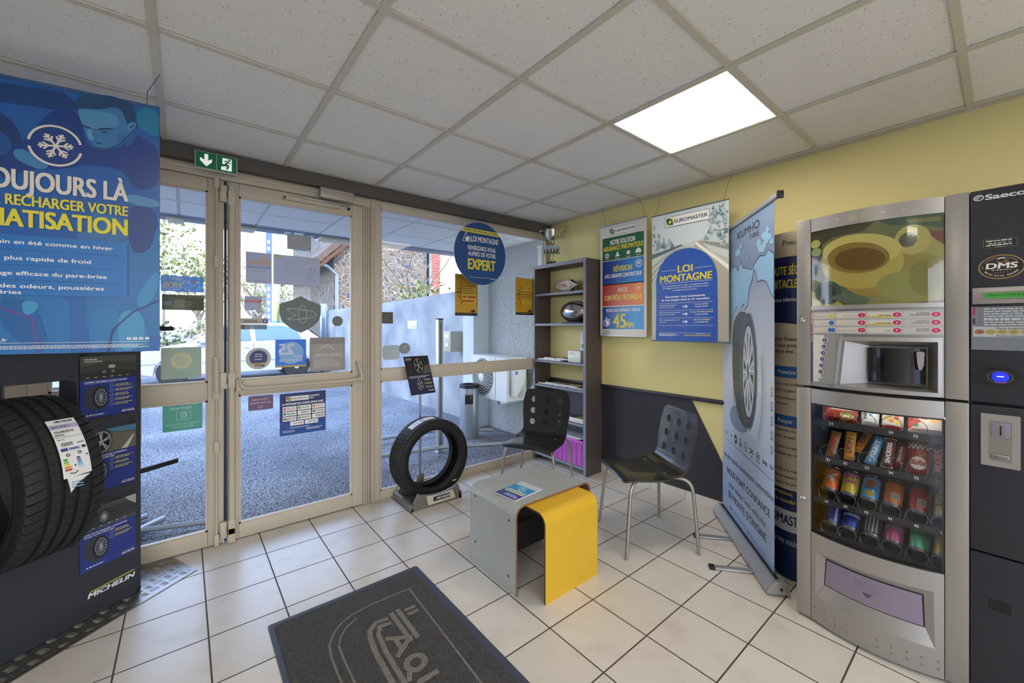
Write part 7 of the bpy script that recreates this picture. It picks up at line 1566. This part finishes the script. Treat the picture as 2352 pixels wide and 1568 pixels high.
def f(b, w, h): b.poly([(-w*.5, h*.12), (-w*.15, h*.1), (-w*.2, h*.5), (-w*.35, h*.7), (-w*.5, h*.72)], q('#cf3d35'), 0); [b.ell(w*x, h*y, w*.10, h*.09, q(c), LAY, 16) for x, y, c in ((-.12, .62, '#dd8a3a'), (.08, .55, '#e3b23f'), (.25, .62, '#d9a03a'), (.38, .5, '#c9552f'), (.02, .72, '#e0c25a'))]; b.quad(w*.15, w*.4, h*.18, h*.36, q('#e9e6df'), LAY); b.ell(-w*.3, h*.3, w*.06, h*.06, q('#4a9a5a'), LAY, 12)
packet('sweet_bag', 'wide white and red sweets bag on the top tray beside the right pillar', .425, 0, .125, .095, .018, '#dcd6cc', f, 70)
def f(b, w, h): up(b, 'TWIX', 0, h*.15, h*.6, w*.5, '#b3262a', .1); up(b, 'TWIX', -.0006, h*.15, h*.6, w*.46, '#e9e0d0', .1) if False else None
packet('chocolate_bar', 'gold bar with red lettering on the second tray, first spiral', .112, 1, .036, .118, .010, '#8f6a3f', f, 64, crimp='#a8824f', rz=-.12)
def f(b, w, h): b.quad(-w*.5, w*.5, h*.12, h*.4, q('#d99a2a'), 0); up(b, 'LION', 0, h*.25, h*.5, w*.5, '#6b2a1a', .1)
packet('chocolate_bar', 'yellow bar on the second tray, second spiral', .178, 1, .036, .125, .011, '#c98a2a', f, 66, crimp='#b86f24')
packet('chocolate_bar', 'orange crumpled bar leaning behind the yellow bar', .196, 1, .03, .11, .010, '#c07a2c', f, 52, wofs=-.10, rz=-.30, vo=.032)
def f(b, w, h): b.quad(-w*.5, w*.5, h*.02, h*.22, q('#d9dfe2'), 0); up(b, 'BOUNTY', 0, h*.25, h*.58, w*.5, '#e9eef2'); b.ell(0, h*.12, w*.2, h*.05, q('#9cc3dc'), LAY, 12)
packet('chocolate_bar', 'pale blue coconut bar leaning on the second tray, third spiral', .245, 1, .034, .13, .011, '#4f97c9', f, 60, rz=-.22, crimp='#3f7fb0')
def f(b, w, h): b.quad(-w*.35, w*.35, h*.12, h*.88, q('#2c3f86'), 0); b.line([(-w*.38, h*.1), (-w*.38, h*.9)], .0016, q('#d9d3cc'), LAY); up(b, 'SNICKERS', 0, h*.16, h*.68, w*.4, '#e9e6e2')
packet('chocolate_bar', 'brown bar with blue stripe lettering on the second tray, fourth spiral', .301, 1, .036, .122, .012, '#6b2a24', f, 68, crimp='#d0c8c0', rz=-.06)
def f(b, w, h): up(b, 'Skittles', -w*.1, h*.2, h*.6, w*.3, '#e6e3dd', .1); [b.ell(w*.28, h*y, w*.1, w*.1, q(c), LAY, 12) for y, c in ((.2, '#d9b23a'), (.35, '#4a8a3a'), (.5, '#c9552f'))]
packet('sweet_bag', 'dark red sweets bag with white lettering behind the brown blue striped bar', .332, 1, .034, .11, .012, '#8c1f24', f, 62, wofs=-.088, rz=-.10)
def f(b, w, h):
    for i in range(10):
        for j in range(4): b.quad(-w*.5+w*.1*i, -w*.5+w*.1*(i+1), h*(.74+.06*j), h*(.80+.06*j), q('#1f2024' if (i+j) % 2 else '#d6d3cc'), 0)
    b.prism([[(x*w*.36, h*.3+y*h*.2) for x, y in [(math.cos(a), math.sin(a)) for a in [2*PI*k/30 for k in range(30)]]]], -.0002, LAY, q('#d9d2c8')); b.text('KitKat', -w*.32, h*.25, w*.64, h*.15, q('#b3201f'), 2*LAY, .05, slant=.15); b.poly([(-.004, h*.5), (.016, h*.66), (.022, h*.62), (.004, h*.47)], q('#a8703a'), LAY)
packet('wafer_bag', 'red bag with chequered top on the second tray, fifth spiral', .393, 1, .066, .13, .018, '#8f1f1e', f, 64)
def f(b, w, h): up(b, 'MARS', 0, h*.15, h*.7, w*.6, '#c9502c', .15); 
packet('chocolate_bar', 'black bar with orange lettering on the second tray, last spiral', .455, 1, .042, .125, .012, '#1d1a1c', f, 62, rz=.10)
packet('chocolate_bar', 'second black bar with orange lettering, tilted behind the first', .466, 1, .040, .12, .012, '#1d1a1c', f, 64, rz=-.14, wofs=-.088, vo=.012)
def can(label, u, k, body, band, fn=None, tilt=45, top='#9a9ca0', r=.0295, h=.120, wofs=-.058, vo=.004):
    t = thing('drink_can', label, 'can', VM @ Matrix.Translation((u, TZ[k]+vo+r*.75, wofs)) @ Matrix.Rotation(math.radians(tilt-90), 4, 'X') @ Matrix.Rotation(-PI/2, 4, 'X'), group='cans in the vending machine')
    A_ = mat('can_metal', top, .25, .95); m0 = mat('can_'+body.strip('#'), body, .28, .35)
    b = B(); b.lathe([(0, .004), (r*.72, .0), (r*.80, .003), (r, .012), (r, h-.014)], m0, 36, cap=False, mfun=lambda i: mat('can_foot', '#6d6e70', .35, .9) if i < 3 else m0); b.build('body', t)
    b = B(); b.lathe([(r, h-.014), (r*.85, h-.002), (r*.88, h), (r*.8, h), (r*.78, h-.004), (0, h-.004)], A_, 36, cap=False); b.build('lid', t)
    b = B(); bend = lambda b: b.warp(lambda x, y, z: ((r+.0005+z)*math.sin(x/r), -(r+.0005+z)*math.cos(x/r), y), [.004*j-.06 for j in range(31)])
    if band: b.quad(-.042, .042, h*.52, h*.62, mat('can_'+band.strip('#'), band, .28, .35), 0)
    if fn: fn(b, h)
    if b.bm.verts: bend(b); b.build('printed_band', t)
    return t
K = lambda h: mat('can_'+h.strip('#'), h, .28, .35)
def f(b, h): b.quad(-.042, .042, h*.5, h*.55, K('#b23c22'), 0); b.ell(.008, h*.45, .009, .012, K('#d9cfc4'), LAY, 16); b.poly([(-.015, h*.5), (.02, h*.75), (.025, h*.7), (-.01, h*.45)], K('#b8bcc4'), 2*LAY)
can('bright orange soda can in the can row, first spiral', ROW[2][0], 2, '#c9662a', None, f)
def f(b, h): b.poly([(-.042, h*.6), (.042, h*.75), (.042, h*.88), (-.042, h*.88)], K('#a84a8c'), 0); b.quad(-.02, .025, h*.48, h*.56, K('#c95a9a'), LAY); b.ring(.008, h*.7, .012, .014, .004, K('#d9c23a'), LAY, 18)
can('yellow can with pink top in the can row, second spiral', ROW[2][1], 2, '#b8a62a', None, f)
def f(b, h): b.ell(.002, h*.66, .020, .018, K('#b06a34'), 0, 22); b.ell(.002, h*.655, .015, .012, K('#8f5030'), LAY, 22); b.text('TROPICO', -.018, h*.42, .044, .012, ink('#1f2a4a'), LAY, .05); b.ell(.004, h*.25, .014, .012, K('#d0a534'), LAY, 20)
can('light blue can with orange slice in the can row, third spiral', ROW[2][2], 2, '#4a8ebd', None, f)
def bars(c): 
    def f(b, h): b.quad(-.002, .024, h*.08, h*.34, K('#cfcac2'), 0); [b.quad(.001+.003*j, .0022+.003*j, h*.12, h*.31, K('#4a4a4a'), LAY) for j in range(7)]; b.quad(-.03, -.004, h*.12, h*.30, K(c), 0); b.text('FANTA', -.02, h*.5, .04, .012, K('#dcd8d0'), 0, .03)
    return f
def bars2(b, h): b.quad(-.002, .024, h*.22, h*.48, K('#cfcac2'), 0); [b.quad(.001+.003*j, .0022+.003*j, h*.25, h*.45, K('#4a4a4a'), LAY) for j in range(7)]
def bars3(b, h): b.quad(-.012, .02, h*.1, h*.32, K('#cdc6a0'), 0); b.poly([(-.02, h*.6), (.03, h*.8), (.02, h*.5)], K('#4f7a3a'), 0); b.quad(-.042, .042, h*.42, h*.46, K('#a03a2a'), 0)
can('amber can with barcode in the can row, fourth spiral', ROW[2][3], 2, '#b5612a', None, bars2); can('red can with barcode in the can row, fifth spiral', ROW[2][4], 2, '#9c3527', None, bars2); can('yellow and green can in the can row, last spiral beside the pillar', ROW[2][5], 2, '#a8932a', None, bars3)
def f(b, h): b.poly([(-.02, h*.2), (.01, h*.2), (.02, h*.8), (-.01, h*.8)], K('#1f2f86'), 0); b.quad(.012, .02, h*.15, h*.85, K('#b9bcc6'), 0)
can('dark blue energy can in the bottom row, first spiral', ROW[3][0], 3, '#24307a', None, f); can('dark blue and silver energy can in the bottom row, second spiral', ROW[3][1], 3, '#2a3788', '#b3b6be', None)
def f(b, h): [b.quad(-.02+.012*j, -.016+.012*j, h*.15, h*.8, K('#c9c9c9'), 0) for j in range(4)]
can('black can with silver stripes in the bottom row, third spiral', ROW[3][2], 3, '#2a2a2c', None, f); can('pink can in the bottom row, fourth spiral', ROW[3][3], 3, '#a04a72', '#7d8f93'); can('mint green can in the bottom row, fifth spiral', ROW[3][4], 3, '#4fa47f', '#3a7f5a'); can('mustard yellow can in the bottom row, last spiral beside the pillar', ROW[3][5], 3, '#b3942a', '#8f8a3a')
